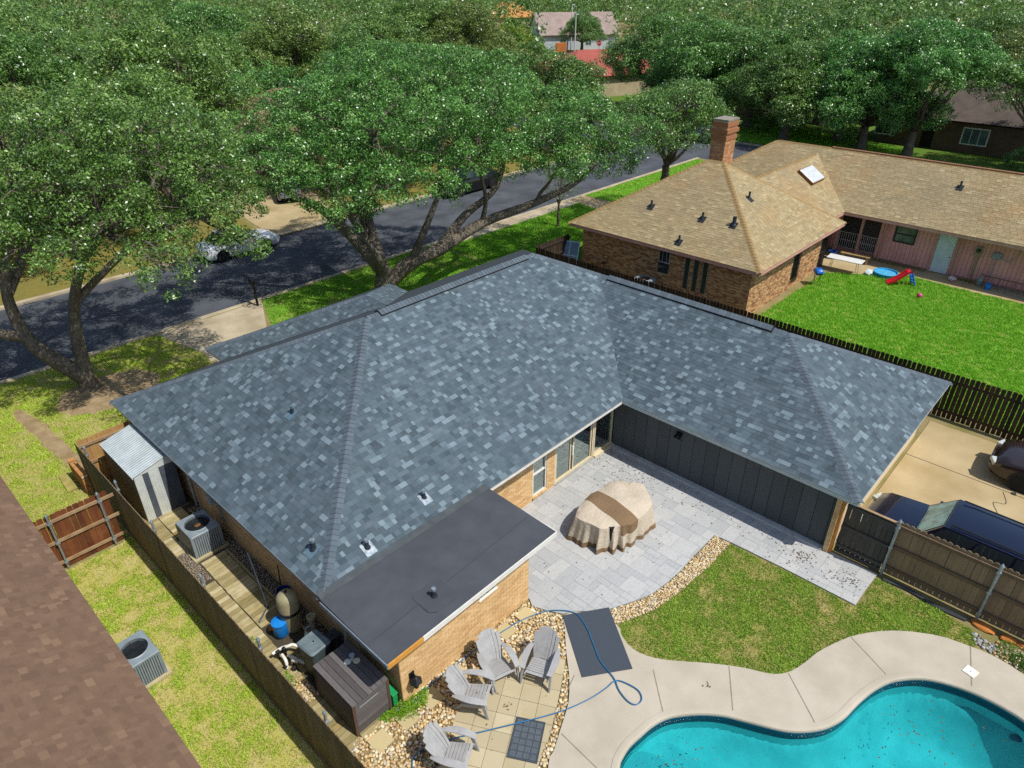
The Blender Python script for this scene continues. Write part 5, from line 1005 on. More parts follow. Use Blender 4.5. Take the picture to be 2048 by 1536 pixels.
# ------------------------------------------------------------------ slatted garden chairs
chm = M('grey_resin', '#a3a2a0', '#979694', 6, .55, bump=.05, bscale=60)
def slat_strip(rows, th_, nm, root, mat=chm):
    """rows: list of (left, right) points along a slat; gives it thickness th_ along -normal"""
    k = MB(); L_ = [Vector(a) for a, b in rows]; R_ = [Vector(b) for a, b in rows]; n = len(rows); V = []; 
    for i in range(n):
        t_ = (L_[min(i+1, n-1)]-L_[max(i-1, 0)]).normalized(); nn = (R_[i]-L_[i]).normalized().cross(t_).normalized(); V += [L_[i], R_[i], R_[i]-nn*th_, L_[i]-nn*th_]
    F = []
    for i in range(n-1):
        a = i*4; b = a+4; F += [(a, a+1, b+1, b), (a+1, a+2, b+2, b+1), (a+2, a+3, b+3, b+2), (a+3, a, b, b+3)]
    F += [(3, 2, 1, 0), ((n-1)*4, (n-1)*4+1, (n-1)*4+2, (n-1)*4+3)]
    k.add(V, F); return k.build(nm, mat, root)
def chair():
    """faces +x, width along y; origin under the middle of the seat"""
    root = thing('garden_chair', 'x', 'chair', (0, 0, 0))
    for i in range(7):     # seat slats run across, seat rises to the front
        s0, s1 = i/7+.012, (i+1)/7-.012; f = lambda s_: (-.22+.52*s_, .235+.115*s_+ (-.03*max(0, (s_-.85)/.15)))
        (xa, za), (xb, zb) = f(s0), f(s1); slat_strip([((xa, .24+.03*s0, za), (xa, -.24-.03*s0, za)), ((xb, .24+.03*s1, zb), (xb, -.24-.03*s1, zb))][::-1], .018, 'seat_slat', root)
    for i in range(7):     # back slats fan out and lean back
        c = (i-3)/3; rows = []; top = 1.0-.10*c*c-(.05 if abs(c) > .9 else 0)
        for s_ in np.linspace(0, top, 7):
            x = -.235-.36*s_-.05*s_*s_; z = .225+.68*s_; half = .034+.014*s_; yc = c*(.185+.075*math.sin(min(s_, .75)/.75*math.pi/2)); xx = x+.045*c*c
            rows.append(((xx, yc+half, z), (xx, yc-half, z)))
        slat_strip(rows[::-1], .016, 'back_slat', root)
    k = MB(); k.box((-.40, 0, .50), (.03, .44, .06), Matrix.Rotation(rad(-28), 3, 'Y')); k.box((-.27, 0, .26), (.04, .46, .05)); k.build('back_brace', chm, root)
    for s_ in (1, -1):
        rows = []
        for u_ in np.linspace(0, 1, 8):
            x = -.44+.78*u_; z = .50+.05*math.sin(u_*math.pi); yo = s_*(.30+.055*math.sin(u_*math.pi*.9)); hw = .035+.045*math.sin(min(u_*1.1, 1)*math.pi*.8)
            rows.append(((x, yo+hw, z), (x, yo-hw, z)))
        slat_strip(rows[::-1], .022, 'arm', root)
        k = MB(); k.add([(.30, s_*.335-.028, .505), (.30, s_*.335+.028, .505), (.20, s_*.335+.028, .50), (.20, s_*.335-.028, .50), (.40, s_*.345-.02, 0), (.40, s_*.345+.02, 0), (.335, s_*.345+.02, 0), (.335, s_*.345-.02, 0)], [(0, 1, 2, 3), (7, 6, 5, 4), (0, 4, 5, 1), (1, 5, 6, 2), (2, 6, 7, 3), (3, 7, 4, 0)]); k.build('front_leg', chm, root, bevel=.006)
        k = MB(); k.add([(.33, s_*.27-.014, .335), (.33, s_*.27+.014, .335), (.33, s_*.27+.014, .25), (.33, s_*.27-.014, .25), (-.25, s_*.25-.014, .23), (-.25, s_*.25+.014, .23), (-.25, s_*.25+.014, .13), (-.25, s_*.25-.014, .13), (-.46, s_*.26-.014, .0), (-.46, s_*.26+.014, .0), (-.38, s_*.26+.014, .0), (-.38, s_*.26-.014, .0)], [(0, 1, 2, 3), (0, 4, 5, 1), (1, 5, 6, 2), (2, 6, 7, 3), (3, 7, 4, 0), (4, 8, 9, 5), (5, 9, 10, 6), (6, 10, 11, 7), (7, 11, 8, 4), (8, 11, 10, 9)]); k.build('rear_leg', chm, root)
    return root
ch0 = chair(); chairs = [ch0] + [copy_tree(ch0) for _ in range(3)]
for c_, (x, y_, dx, dy, lb) in zip(chairs, ((2.42, -3.05, -.30, -.95, 'grey slatted garden chair with its back nearest the annex wall, middle of the three'), (3.10, -3.74, -.92, -.39, 'grey slatted garden chair on the right, facing the tiles, nearest the large dark mat'), (1.58, -3.16, .50, -.86, 'grey slatted garden chair with a dead leaf cluster on its seat, left of the three'), (.34, -3.86, .50, -.86, 'grey slatted garden chair at the bottom edge, alone beside the small dark mat'))):
    place(c_, x, y_, .03, math.atan2(dy, dx), 1.0); c_['label'] = lb; c_['group'] = 'grey slatted garden chairs'

# ------------------------------------------------------------------ mats and hose
t = NT('charcoal_carpet'); p = t.pos(); c = t.mix(t.mapr(t.noise(p, 120, 2), .35, .65), srgb('#454d56'), srgb('#2f363e')); t.bump(t.noise(p, 160, 2), .6, .006); mat_m = t.done(c, .95)
mt = MB(); mt.prism([(4.78, -3.04), (3.69, -4.52), (4.69, -5.25), (5.80, -3.75)], .055, .066); tag(mt.build('door_mat', mat_m, bevel=.003), 'large charcoal carpet mat lying on the pool deck beside the lawn', 'mat')
mt = thing('rubber_mat', 'small dark rubber mat with basket-weave ribs on the tan tiles', 'mat', (1.69, -4.59, 0)); Q = [np.array(q) for q in ((1.94, -4.07), (2.27, -4.63), (1.45, -5.10), (1.12, -4.54))]; rub = M('dark_rubber', '#3f464c', '#383f45', 8, .8, bump=.1); rib = M('rubber_rib', '#757d84', None, 8, .7, bump=0)
k = MB(); k.prism([tuple(q) for q in Q], .032, .042); k.build('base', rub, mt)
U_, V_ = Q[1]-Q[0], Q[3]-Q[0]; nu, nv = 4, 6; k = MB()
for i in range(nu):
    for j in range(nv):
        for s_ in range(5):
            a = ((i+.08), (j+.1+.8*(s_+.25)/5), (i+.92), (j+.1+.8*(s_+.6)/5)) if (i+j) % 2 else ((i+.1+.8*(s_+.25)/5), (j+.08), (i+.1+.8*(s_+.6)/5), (j+.92))
            f = lambda a_, b_: tuple(Q[0]+U_*(.05+.9*a_/nu)+V_*(.04+.92*b_/nv)); k.prism([f(a[0], a[1]), f(a[2], a[1]), f(a[2], a[3]), f(a[0], a[3])], .042, .0465)
k.build('rib', rib, mt)
k = MB(); bd = [Q[0], Q[1], Q[2], Q[3]]; cen = sum(Q)/4
for i in range(4): a, b = Q[i], Q[(i+1) % 4]; k.prism([tuple(a), tuple(b), tuple(b+(cen-b)*.05), tuple(a+(cen-a)*.05)], .042, .048)
k.build('border', rub, mt)
hp = [(-.55,-4.2),(-.42,-3.6),(-.36,-3.26),(-.06,-3.12),(.41,-3.35),(.73,-3.5),(.95,-3.65),(1.54,-4.03),(2.24,-4.47),(2.8,-4.78),(3.37,-5.0),(3.84,-5.11),(4.11,-5.14),(4.23,-5.29),(4.29,-5.66),(4.16,-5.86),(3.96,-5.85),(3.9,-5.67),(3.99,-5.36),(4.17,-5.08),(4.32,-4.59),(4.58,-4.19),(4.89,-3.72),(5.04,-3.31),(4.95,-3.03),(4.63,-2.69),(4.18,-2.47),(3.71,-2.34),(3.26,-2.26),(2.59,-2.17),(2.01,-2.15),(1.47,-2.11),(.98,-2.1),(.72,-2.16),(.39,-2.08),(.2,-2.04)]
k = MB(); sp = smooth_line(hp, 6)
k.tube([(x, y_, .085 if (x > 3.6 or i < 70 and x > 0.9) else .075) for i, (x, y_) in enumerate(sp)], .013, 8); tag(k.build('garden_hose', M('hose_blue', '#1f6f9a', '#1a5f88', 6, .45, bump=0), smooth=True), 'long blue garden hose looping across the mat and the tiles', 'hose')

# ------------------------------------------------------------------ covered patio furniture
cv = thing('patio_furniture_cover', 'tan and brown fitted cover draped over patio furniture on the stone pavers', 'furniture cover', (8.45, -2.0, 0))
t = NT('cover_fabric'); p = t.pos(); sx_ = t.n('ShaderNodeSeparateXYZ'); t.l(p, sx_.inputs[0]); X_, Y_, Z_ = sx_.outputs
bd_ = t.math('LESS_THAN', t.math('ABSOLUTE', t.math('SUBTRACT', X_, t.math('ADD', 8.43, t.math('MULTIPLY', Y_, .14)))), .31)
bd_ = t.math('MULTIPLY', bd_, t.math('GREATER_THAN', Z_, .55)); hm_ = t.math('LESS_THAN', t.math('ADD', Z_, t.math('MULTIPLY', t.noise(p, 1.5, 2), .12)), .26)
c = t.mix(t.mapr(t.noise(p, 3, 5), .35, .65), srgb('#c2b49e'), srgb('#b6a891')); c = t.mix(t.math('MAXIMUM', bd_, hm_), c, srgb('#785f42')); c = t.mix(t.mapr(t.noise(p, 60, 3), .3, .7, 0, .15), c, srgb('#5a4a38')); t.bump(t.noise(p, 9, 5), .5, .06); cover_m = t.done(c, .9)
def cover_pt(a, s_):
    """a angle, s_ 0 centre .. 1 top rim .. 2 hem"""
    ca, sa = math.cos(a), math.sin(a); n = 2.3; m_ = (abs(ca)**n+abs(sa)**n)**(-1/n); rx, ry = 1.24, .90
    bulge = 1+.05*math.cos(2*a+.6)-.07*abs(math.sin(3.5*a+.4))+.05*math.sin(3*a); fold = math.sin(a*17+2*math.sin(a*3))+.6*math.sin(a*29+1.3)
    fk = max(0, math.sin(a*1.5+2.2))*.6+.5
    if s_ <= 1: r_ = s_; z = .95-.10*max(0, (s_-.55)/.45)**2+.03*math.sin(3*ca*s_*2+1)*math.cos(2.2*sa*s_*2)
    else:
        u_ = s_-1; r_ = 1+.10*u_+.075*fold*u_*fk+.06*math.sin(a*5+1)*u_; z = .85*(1-u_)**.9 + .02+.03*max(0, math.sin(a*4+1))*u_
    if .3 < a % 6.283 < .9 and s_ > .8: r_ *= .93
    return (8.45+rx*m_*bulge*r_*ca, -2.0+ry*m_*bulge*r_*sa, z)
NA = 220; ss = [0.001, .15, .3, .45, .6, .75, .88, 1.0, 1.08, 1.2, 1.35, 1.5, 1.65, 1.76, 1.78, 1.9, 2.0]
k = MB(); rows = [[cover_pt(2*math.pi*i/NA, s_) for i in range(NA)] for s_ in ss]; k.grid(rows, closed=True)
k.build('cover', cover_m, cv, smooth=True)
k = MB(); k.box((8.45, -2.0, .45), (1.9, 1.1, .8)); k.build('furniture_body', dark, cv)
# leaf litter
litter = MT('dry_leaf', [(0, '#4a3a22'), (.5, '#6b5228'), (1, '#3a3420')], .8, 40, 0, grain=0)
def leaf_litter(name, label, pts, size, z, seed, mat=litter):
    r = np.random.default_rng(seed); n = len(pts); p = np.array([(q[0], q[1], z) for q in pts]); th = r.uniform(0, 6.28, n); d_ = np.stack([np.cos(th), np.sin(th), r.normal(0, .1, n)], 1); q = np.stack([-np.sin(th), np.cos(th), r.normal(0, .2, n)], 1); s_ = size*r.uniform(.6, 1.4, (n, 1)); lift = np.array([0, 0, .012])
    V = np.stack([p-d_*s_, p-q*s_*.4+lift*.5, p+d_*s_+lift*.3, p+q*s_*.4+lift], 1); o = bpy.data.objects.new(name, mesh_np(name, V.reshape(-1, 3), np.arange(n*4).reshape(-1, 4), mat, r.random(n))); o.color = (0, 0, 0, 1); put(o); return tag(o, label, 'leaves', kind='stuff')
r = np.random.default_rng(77); pts = [(11.1+r.normal(0, .28), r.uniform(-6.5, .3)) for _ in range(110)] + [(10.6+r.normal(0, .5), -.6+r.normal(0, .7)) for _ in range(110)] + [(r.uniform(5, 11), r.uniform(-3.8, .3)) for _ in range(70)] + [(10.9+r.normal(0, .35), -6.9+r.normal(0, .5)) for _ in range(70)] + [(11.0+r.normal(0, .2), -7.9+r.normal(0, .18)) for _ in range(60)] + [(11.0+r.normal(0, .12), -6.6+r.normal(0, .18)) for _ in range(40)]
pts = [q for q in pts if inside(PATIO, q[0], q[1]) and q[0] < 11.5 and not (7.2 < q[0] < 9.8 and -2.9 < q[1] < -1.1)]
leaf_litter('fallen_leaves', 'small dark dead leaves scattered over the stone patio', pts, .028, .052, 3)
r = np.random.default_rng(78); pts = [(3.2+r.normal(0, .5), -7.6+r.normal(0, .5)) for _ in range(90)] + [(7.0+r.normal(0, 1.1), -10.9+r.normal(0, .55)) for _ in range(60)] + [(7.9+r.normal(0, .4), -10.2+r.normal(0, .3)) for _ in range(14)]
pts = [q for q in pts if inside(offset(POOL, -.3), q[0], q[1])]; leaf_litter('fallen_leaves', 'dark leaves floating in the pool', pts, .03, -.095, 4)
pts = [(1.66+r.normal(0, .05), -3.25+r.normal(0, .05)) for _ in range(9)]; leaf_litter('fallen_leaves', 'cluster of dry leaves on a grey chair seat', pts, .03, .345, 5)
pts = [(2.0+r.normal(0, .07), -3.75+r.normal(0, .05)) for _ in range(8)] + [(5.5+r.normal(0, .05), -6.75+r.normal(0, .05)) for _ in range(8)] + [(r.uniform(1, 4), r.uniform(-4.6, -3.2)) for _ in range(10)]; leaf_litter('fallen_leaves', 'few dead leaves on the tiles and the pool deck', pts, .025, .06, 6)
# ------------------------------------------------------------------ vehicles
tyre_m = M('tyre', '#1c1c1d', '#141415', 9, .85, bump=0); rim_m = M('alloy_rim', '#c3c5c6', '#a9abac', 6, .3, .8, bump=0); lens = M('headlamp', '#c9ccc4', '#aeb2a8', 9, .1, bump=0); red_l = M('tail_lamp', '#9a1c14', '#7d140e', 9, .2, bump=0); plate_m = M('number_plate', '#e3e3de', None, 8, .5, bump=0)
def paint(name, col, rough=.22, metal=.25):
    t = NT(name); t.p.inputs['Coat Weight'].default_value = .6; t.p.inputs['Coat Roughness'].default_value = .04
    c = t.mix(t.mapr(t.noise(t.pos(), 3, 3), .4, .6), srgb(col), tuple(x*.85 for x in srgb(col))); return t.done(c, rough, metal, .5)
def car(label, pm, Ln, Wd, Ht, hood, belt, yw0, yw1, yr1, yr0, wb, wr=.33, pickup=False, bumper=None, trunk=None, glass_m=None, group=None):
    """faces +y; origin on the ground at the middle"""
    root = thing('car' if not pickup else 'pickup_truck', label, 'car' if not pickup else 'truck', (0, 0, 0), group); hw = Wd/2; h = Ln/2; k = MB(); rows = []; tr_z = trunk if trunk else belt
    st = [(-h, .45, .80, .62), (-h+.04, .34, .88, .80), (-h+.16, .26, .95, tr_z-.10), (-h+.35, .22, .98, tr_z), (yr0-.02, .20, 1, belt), (yw0, .20, 1, belt), ((yw0+h)/2, .20, 1, (belt+hood)/2-.02), (h-.40, .22, .985, hood), (h-.18, .26, .93, hood-.10), (h-.06, .32, .84, hood-.26), (h, .42, .72, .60)]
    for (y_, zb, f, zt) in st:
        w_ = hw*f; cr = .03; half = [(w_*.90, zb), (w_*.985, zb+.10), (w_, (zb+zt)*.5), (w_*.985, zt-.14*(zt-zb)), (w_*.93, zt-.02), (w_*.5, zt+cr*.7), (0, zt+cr)]
        ring = [(x, y_, z) for x, z in half] + [(-x, y_, z) for x, z in half[-2::-1]]; rows.append(ring)
    k.grid(rows[::-1]); n = len(rows[0]); k.add(rows[0], [list(range(n))[::-1]]); k.add(rows[-1], [list(range(n))]); k.build('body', pm, root, smooth=True)
    gm = glass_m or dglass; hb = hw*.93; ht = hw*.76; zt = Ht-.04; rear_top = yr1
    c = lambda s_, y_, top: Vector((s_*(ht if top else hb), y_, zt if top else belt-.03))
    k = MB(); rr_ = []
    for (yb, yt) in ((yw0, yw1), (yr0, yr1)): pass
    V = [c(1, yw0, 0), c(-1, yw0, 0), c(-1, yw1, 1), c(1, yw1, 1), c(1, yr0, 0), c(-1, yr0, 0), c(-1, yr1, 1), c(1, yr1, 1)]
    k.add(V, [(0, 3, 2, 1), (4, 5, 6, 7), (0, 4, 7, 3), (1, 2, 6, 5)]); k.build('cabin', pm, root)
    k = MB(); ny = 6; rows = []
    for j in range(ny+1):
        y_ = yw1+(yr1-yw1)*j/ny; dz = .05*(1-(2*j/ny-1)**4)
        rows.append([(ht*q, y_, zt+(dz+.005)*(1-abs(q)**3)-(.02 if abs(q) == 1 else 0)) for q in (-1.02, -.9, -.6, 0, .6, .9, 1.02)])
    k.grid(rows); k.build('roof', pm, root, smooth=True)
    def quad(nm, a, b, c_, d_, off, m_, parent=root):
        nn = (b-a).cross(d_-a).normalized(); cen = (a+b+c_+d_)/4; nn = nn if nn.dot(cen-Vector((0, 0, .8))) > 0 else -nn; k = MB(); v = [q+nn*off for q in (a, b, c_, d_)]; k.add(v, [(0, 1, 2, 3)]); k.add([q+nn*off*.2 for q in (a, b, c_, d_)], [(3, 2, 1, 0)]); return k.build(nm, m_, parent)
    def lerp4(fa, fb, ga, gb, P_): a, b, c_, d_ = P_; f = lambda u_, v_: (a*(1-u_)+b*u_)*(1-v_)+(d_*(1-u_)+c_*u_)*v_; return f(fa, ga), f(fb, ga), f(fb, gb), f(fa, gb)
    ws = quad('windshield', *lerp4(.06, .94, .05, .95, (V[1], V[0], V[3], V[2])), .012, gm); quad('rear_window', *lerp4(.08, .92, .1, .92, (V[4], V[5], V[6], V[7])), .012, dglass)
    for i in range(2):
        a = lerp4(.12+.4*i, .49+.4*i, .10, .92, (V[1], V[0], V[3], V[2])); k = MB(); p0 = a[0]*.9+a[1]*.1; nn = (a[1]-a[0]).cross(a[3]-a[0]).normalized(); nn = nn if nn.y > 0 else -nn; k.tube([a[0]+nn*.03, a[0]*.2+a[1]*.8+nn*.035], .008, 5); k.build('wiper', blk, ws)
    for s_, P_ in ((1, (V[0], V[4], V[7], V[3])), (-1, (V[1], V[5], V[6], V[2]))):
        nwin = 3 if abs(yr1-yw1) > 2.1 else 2; ed = np.linspace(.03, .97, nwin+1)
        for i in range(nwin): quad('side_window', *lerp4(ed[i]+.012, ed[i+1]-.012, .12, .93, P_), .010, dglass)
        k = MB(); k.box((s_*(hw+.09), yw0-.25, belt+.05), (.16, .09, .12)); k.tube([(s_*hw*.95, yw0-.25, belt), (s_*(hw+.03), yw0-.25, belt+.03)], .03, 6); k.build('mirror', pm, root, bevel=.02)
        for y_ in (-wb/2-.05, wb/2-.05):
            kx = s_*(hw-.09); wl = thing_part('wheel', root); R_ = Matrix.Translation((kx, y_, wr)) @ Matrix.Rotation(rad(90)*s_, 4, 'Y')
            k = MB(); k.lathe([(wr*.62, -.11), (wr*.92, -.11), (wr, -.07), (wr, .07), (wr*.92, .11), (wr*.62, .11)], n=24); k.build('tyre', tyre_m, wl, smooth=True, world=R_)
            k = MB(); k.lathe([(wr*.62, .02), (wr*.64, .095), (wr*.56, .095), (wr*.55, .04), (.02, .04)], n=20)
            for q in range(5): a = 2*math.pi*q/5; k.box((wr*.32*math.cos(a), wr*.32*math.sin(a), .075), (wr*.6, wr*.16, .03), Matrix.Rotation(a, 3, 'Z'))
            k.lathe([(wr*.14, .04), (wr*.14, .10), (.01, .10)], n=12); k.build('rim', rim_m, wl, world=R_)
            k = MB(); k.lathe([(wr*1.16, -.06), (wr*1.17, .06)], n=24); k.build('wheel_arch', blk, wl, world=Matrix.Translation((s_*(hw-.055), y_, wr+.02)) @ Matrix.Rotation(rad(90)*s_, 4, 'Y'))
        k = MB(); k.box((s_*hw*.68, h-.17, hood-.20), (.36, .26, .14), Matrix.Rotation(-s_*rad(22), 3, 'Z')); k.build('headlight', lens, root, bevel=.03)
        k = MB(); k.box((s_*hw*.80, -h+.16, min(tr_z, belt)-.22), (.22, .22, .22), Matrix.Rotation(s_*rad(22), 3, 'Z')); k.build('tail_light', red_l, root, bevel=.03)
    k = MB(); k.box((0, h-.02, .52), (hw*.95, .06, .10)); k.build('grille', blk, root); k = MB(); k.box((0, h+.012, .40), (.34, .012, .14)); k.build('number_plate', plate_m, root); k = MB(); k.box((0, -h-.012, .62), (.34, .012, .14)); k.build('number_plate', plate_m, root)
    if bumper: k = MB(); k.box((0, h+.03, .5), (Wd*.92, .10, .2)); k.build('bumper', bumper, root, bevel=.03)
    if pickup:
        k = MB(); k.bx(-hw*.80, hw*.80, -h+.15, yr0-.12, belt-.02, belt+.012); k.build('bed', blk, root)
    return root
def thing_part(name, parent): o = bpy.data.objects.new(name, None); o.empty_display_size = .1; return put(o, parent)
t = NT('sunshade_reflection'); c = t.mix(t.mapr(t.noise(t.pos(), 4, 4), .4, .6), srgb('#4d7d78'), srgb('#7fb3a8')); wshade = t.done(c, .12, 0, .6)  # mottled teal paints the sunshade's reflection into the windshield colour
c_ = car('dark navy SUV parked on the driveway behind the brown fence', paint('navy_paint', '#141c33'), 4.85, 1.92, 1.80, 1.02, 1.12, 1.05, .42, -2.05, -2.28, 2.85, .37, glass_m=wshade)
for s_ in (-1, 1): k = MB(); k.tube([(s_*.64, .3, 1.83), (s_*.64, -1.9, 1.83)], .022, 6); k.build('roof_rail', blk, c_)
place(c_, 13.32, -9.78, .03, 0)
c_ = car('dark brown hatchback at the right edge of the driveway', paint('brown_paint', '#30221d'), 4.5, 1.82, 1.50, .86, .95, .95, .1, -1.5, -2.05, 2.6, .33, trunk=.98); place(c_, 19.35, -11.65, .03, rad(2))
c_ = car('white sedan parked at the far kerb under hanging oak branches', paint('white_paint', '#dfe3e4', .3, 0), 4.75, 1.82, 1.45, .84, .93, .95, .2, -1.05, -1.65, 2.75, .33, trunk=.98); place(c_, 12.85, 28.72, -.105, rad(-90))
c_ = car('black pickup truck parked at the far kerb beneath the big oak', paint('black_paint', '#0f1013'), 5.6, 1.98, 1.85, 1.08, 1.18, 1.15, .6, -.6, -.75, 3.5, .40, pickup=True, bumper=rim_m, trunk=1.15); place(c_, 31.9, 28.75, -.105, rad(90))
c_ = car('grey car on the driveway across the street, half hidden by leaves', paint('grey_paint', '#70767c'), 4.6, 1.8, 1.45, .84, .93, .95, .2, -1.05, -1.65, 2.7, .33, trunk=.98); place(c_, 21.3, 37.2, .02, rad(-25))
c_ = car('blue car on the side street behind the brick chimney', paint('blue_paint', '#2a4a6d'), 4.5, 1.8, 1.5, .86, .95, .95, .2, -1.3, -1.8, 2.6, .33, trunk=.98); place(c_, 60.6, 25.0, -.105, rad(10))
c_ = car('red car far off beyond the red roof', paint('red_paint', '#b01c20'), 4.5, 1.8, 1.5, .86, .95, .95, .2, -1.3, -1.8, 2.6, .33, trunk=.98); place(c_, 112.5, 78.3, .0, rad(-50))
c_ = car('pale van far off beside the red car', paint('pale_paint', '#c3d0d6', .3, 0), 5.0, 1.9, 1.95, 1.0, 1.15, 1.4, .9, -2.2, -2.35, 3.0, .36); place(c_, 116.2, 75.6, 0, rad(-50))

# ------------------------------------------------------------------ street side things
mb = thing('mailbox', 'dark mailbox on a leaning wooden post at the kerb', 'mailbox', (0, 0, 0)); dk = M('mailbox_black', '#1c1612', '#120e0b', 8, .7)
k = MB(); k.bx(-.05, .05, -.05, .05, 0, 1.25); k.build('post', dk, mb); k = MB(); k.bx(-.05, .05, -.35, .25, 1.0, 1.08); k.build('arm', dk, mb); k = MB(); k.prism([(-.09, 0), (.09, 0), (.09, .14)] + [(.09*math.cos(a), .14+.09*math.sin(a)) for a in np.linspace(.2, 2.94, 8)] + [(-.09, .14)], -.05, .45, M_=Matrix(((1, 0, 0, 0), (0, 0, 1, -.4), (0, 1, 0, 1.08), (0, 0, 0, 1)))); k.build('box', dk, mb); place(mb, 9.45, 20.5, .01, rad(170))
k = MB(); k.add([(0, 0, .03), (.30, .05, .06), (.32, .28, .04), (.02, .25, .07), (.36, .02, .05), (.75, .1, .08), (.74, .32, .05), (.38, .27, .06)], [(0, 1, 2, 3), (4, 5, 6, 7)]); k.add([(0, 0, .025), (.30, .05, .055), (.32, .28, .035), (.02, .25, .065)], [(3, 2, 1, 0)]); tag(k.build('blue_tarp', M('tarp_blue', '#2a6fd0', '#2260b8', 6, .6, bump=0), world=Matrix.Translation((20.0, 19.0, .0)) @ Matrix.Rotation(.2, 4, 'Z')), 'two folded pieces of blue plastic lying on the front grass', 'plastic sheet')
# behind the dark picket fence: leaning frame
fr_ = thing('leaning_screen', 'pale blue framed screen panel leaning on the brick wall behind the dark fence', 'screen', (0, 0, 0)); al = M('pale_blue_metal', '#b3c6d8', '#9db2c6', 6, .4, .2, bump=0)
for a, b, c_, d_ in ((-.55, -.49, 0, 1.6), (.49, .55, 0, 1.6), (-.49, .49, 0, .07), (-.49, .49, 1.53, 1.6), (-.49, .49, .78, .84), (-.03, .03, .84, 1.53)): k = MB(); k.bx(-.02, .02, a, b, c_, d_); k.build('bar', al, fr_)
k = MB(); k.bx(-.004, .004, -.49, .49, .07, 1.53); k.build('mesh_panel', M('screen_mesh', '#6f8aa0', None, 9, .6, bump=0), fr_); fr_.matrix_basis = Matrix.Translation((23.75, 12.3, 0)) @ Matrix.Rotation(rad(20), 4, 'Z') @ Matrix.Rotation(rad(22), 4, 'Y')
bkx = thing('bicycle', 'bicycle leaning on the brick wall behind the dark fence', 'bicycle', (0, 0, 0)); 
for x in (-.5, .5):
    k = MB(); k.tube([(x+.32*math.cos(a), 0, .33+.32*math.sin(a)) for a in np.linspace(0, 6.283, 25)], .018, 6, cap=False); k.build('wheel', blk, bkx)
k = MB(); k.tube([(-.5, 0, .33), (-.1, 0, .3), (.32, 0, .75), (.36, 0, .95)], .018, 6); k.tube([(-.1, 0, .3), (-.2, 0, .85), (.32, 0, .78)], .018, 6); k.tube([(.32, 0, .78), (.5, 0, .33)], .018, 6); k.build('frame', M('bike_red', '#8d3028', None, 6, .4, bump=0), bkx); k = MB(); k.tube([(.36, -.28, 1.0), (.36, .28, 1.0)], .014, 6); k.build('handlebar', rim_m, bkx); k = MB(); k.box((-.2, 0, .9), (.26, .14, .06)); k.build('saddle', blk, bkx, bevel=.02); place(bkx, 24.1, 10.2, 0, rad(80))

# ------------------------------------------------------------------ things in the right neighbour's yard
gr = thing('kettle_grill', 'small blue lidded grill on crossed black legs by the brick corner', 'grill', (0, 0, 0)); k = MB(); k.grid([rrect(.22, .16, .08, .62), rrect(.27, .20, .1, .70), rrect(.28, .21, .1, .74)], closed=True); k.build('bowl', M('grill_blue_dark', '#1c3f80', None, 5, .3, bump=0), gr, smooth=True); k = MB(); k.grid([rrect(.285, .215, .1, .74), rrect(.28, .21, .1, .82), rrect(.22, .16, .1, .90), rrect(.05, .04, .03, .93)], closed=True); k.build('lid', M('grill_blue', '#2a6fc4', '#225fae', 5, .25, bump=0), gr, smooth=True)
for s_ in (-1, 1):
    k = MB(); k.tube([(-.25, s_*.14, 0), (.15, s_*.14, .64)], .014, 6); k.build('leg', blk, gr); k = MB(); k.tube([(.25, s_*.14, 0), (-.15, s_*.14, .64)], .014, 6); k.build('leg', blk, gr)
place(gr, 31.0, 1.18, .01, rad(40))
ft = thing('folding_table', 'white folding table on thin legs beside the pink wall', 'table', (0, 0, 0)); k = MB(); k.bx(-.92, .92, -.38, .38, .70, .745); k.build('top', M('table_white', '#dad8d2', '#cac8c0', 4, .5, bump=0), ft, bevel=.01)
for x in (-.72, .72):
    for y_ in (-.3, .3): k = MB(); k.tube([(x*.9, y_*.6, .70), (x, y_, 0)], .014, 6); k.build('leg', grey_box, ft)
    k = MB(); k.tube([(x*.95, -.26, .3), (x*.95, .26, .3)], .010, 6); k.build('brace', grey_box, ft)
place(ft, 33.92, .86, .02, rad(-86))
bn = thing('wooden_bench', 'low wooden bench behind the white folding table', 'bench', (0, 0, 0)); bwm = M('bench_wood', '#a98c5a', '#8d7246', 5, .8)
for i in range(3): k = MB(); k.bx(-.8, .8, -.2+i*.14, -.08+i*.14, .40, .44); k.build('seat_slat', bwm, bn)
for x in (-.65, .65): k = MB(); k.bx(x-.04, x+.04, -.18, .2, 0, .4); k.build('leg', bwm, bn)
place(bn, 35.9, .95, .02, rad(-86))
wpz = thing('wading_pool', 'round light blue plastic wading pool on the path edge', 'wading pool', (0, 0, 0)); k = MB(); k.lathe([(.5, 0), (.56, .02), (.60, .2), (.62, .22), (.60, .235), (.57, .22), (.53, .04), (.0, .035)], n=28); k.build('basin', M('aqua_plastic', '#2f9cc8', '#2a8fba', 4, .4, bump=0), wpz, smooth=True); k = MB(); k.lathe([(.56, .15), (.0, .151)], n=28); k.build('water', M('pool_blue_water', '#5fb8dc', '#3f9cc4', 6, .1, bump=0), wpz); place(wpz, 34.85, -1.08, .02)
sd = thing('toy_slide', 'small red toy slide with blue ladder beside the wading pool', 'slide', (0, 0, 0)); rdp = M('red_plastic', '#c22026', '#b01a20', 5, .4, bump=0); blp = M('toy_blue', '#2a6fc8', '#235fb2', 5, .4, bump=0)
rows = [((-.95+.9*u_), .12+.62*(u_**1.5)) for u_ in np.linspace(0, 1, 9)] + [(.15, .76)]
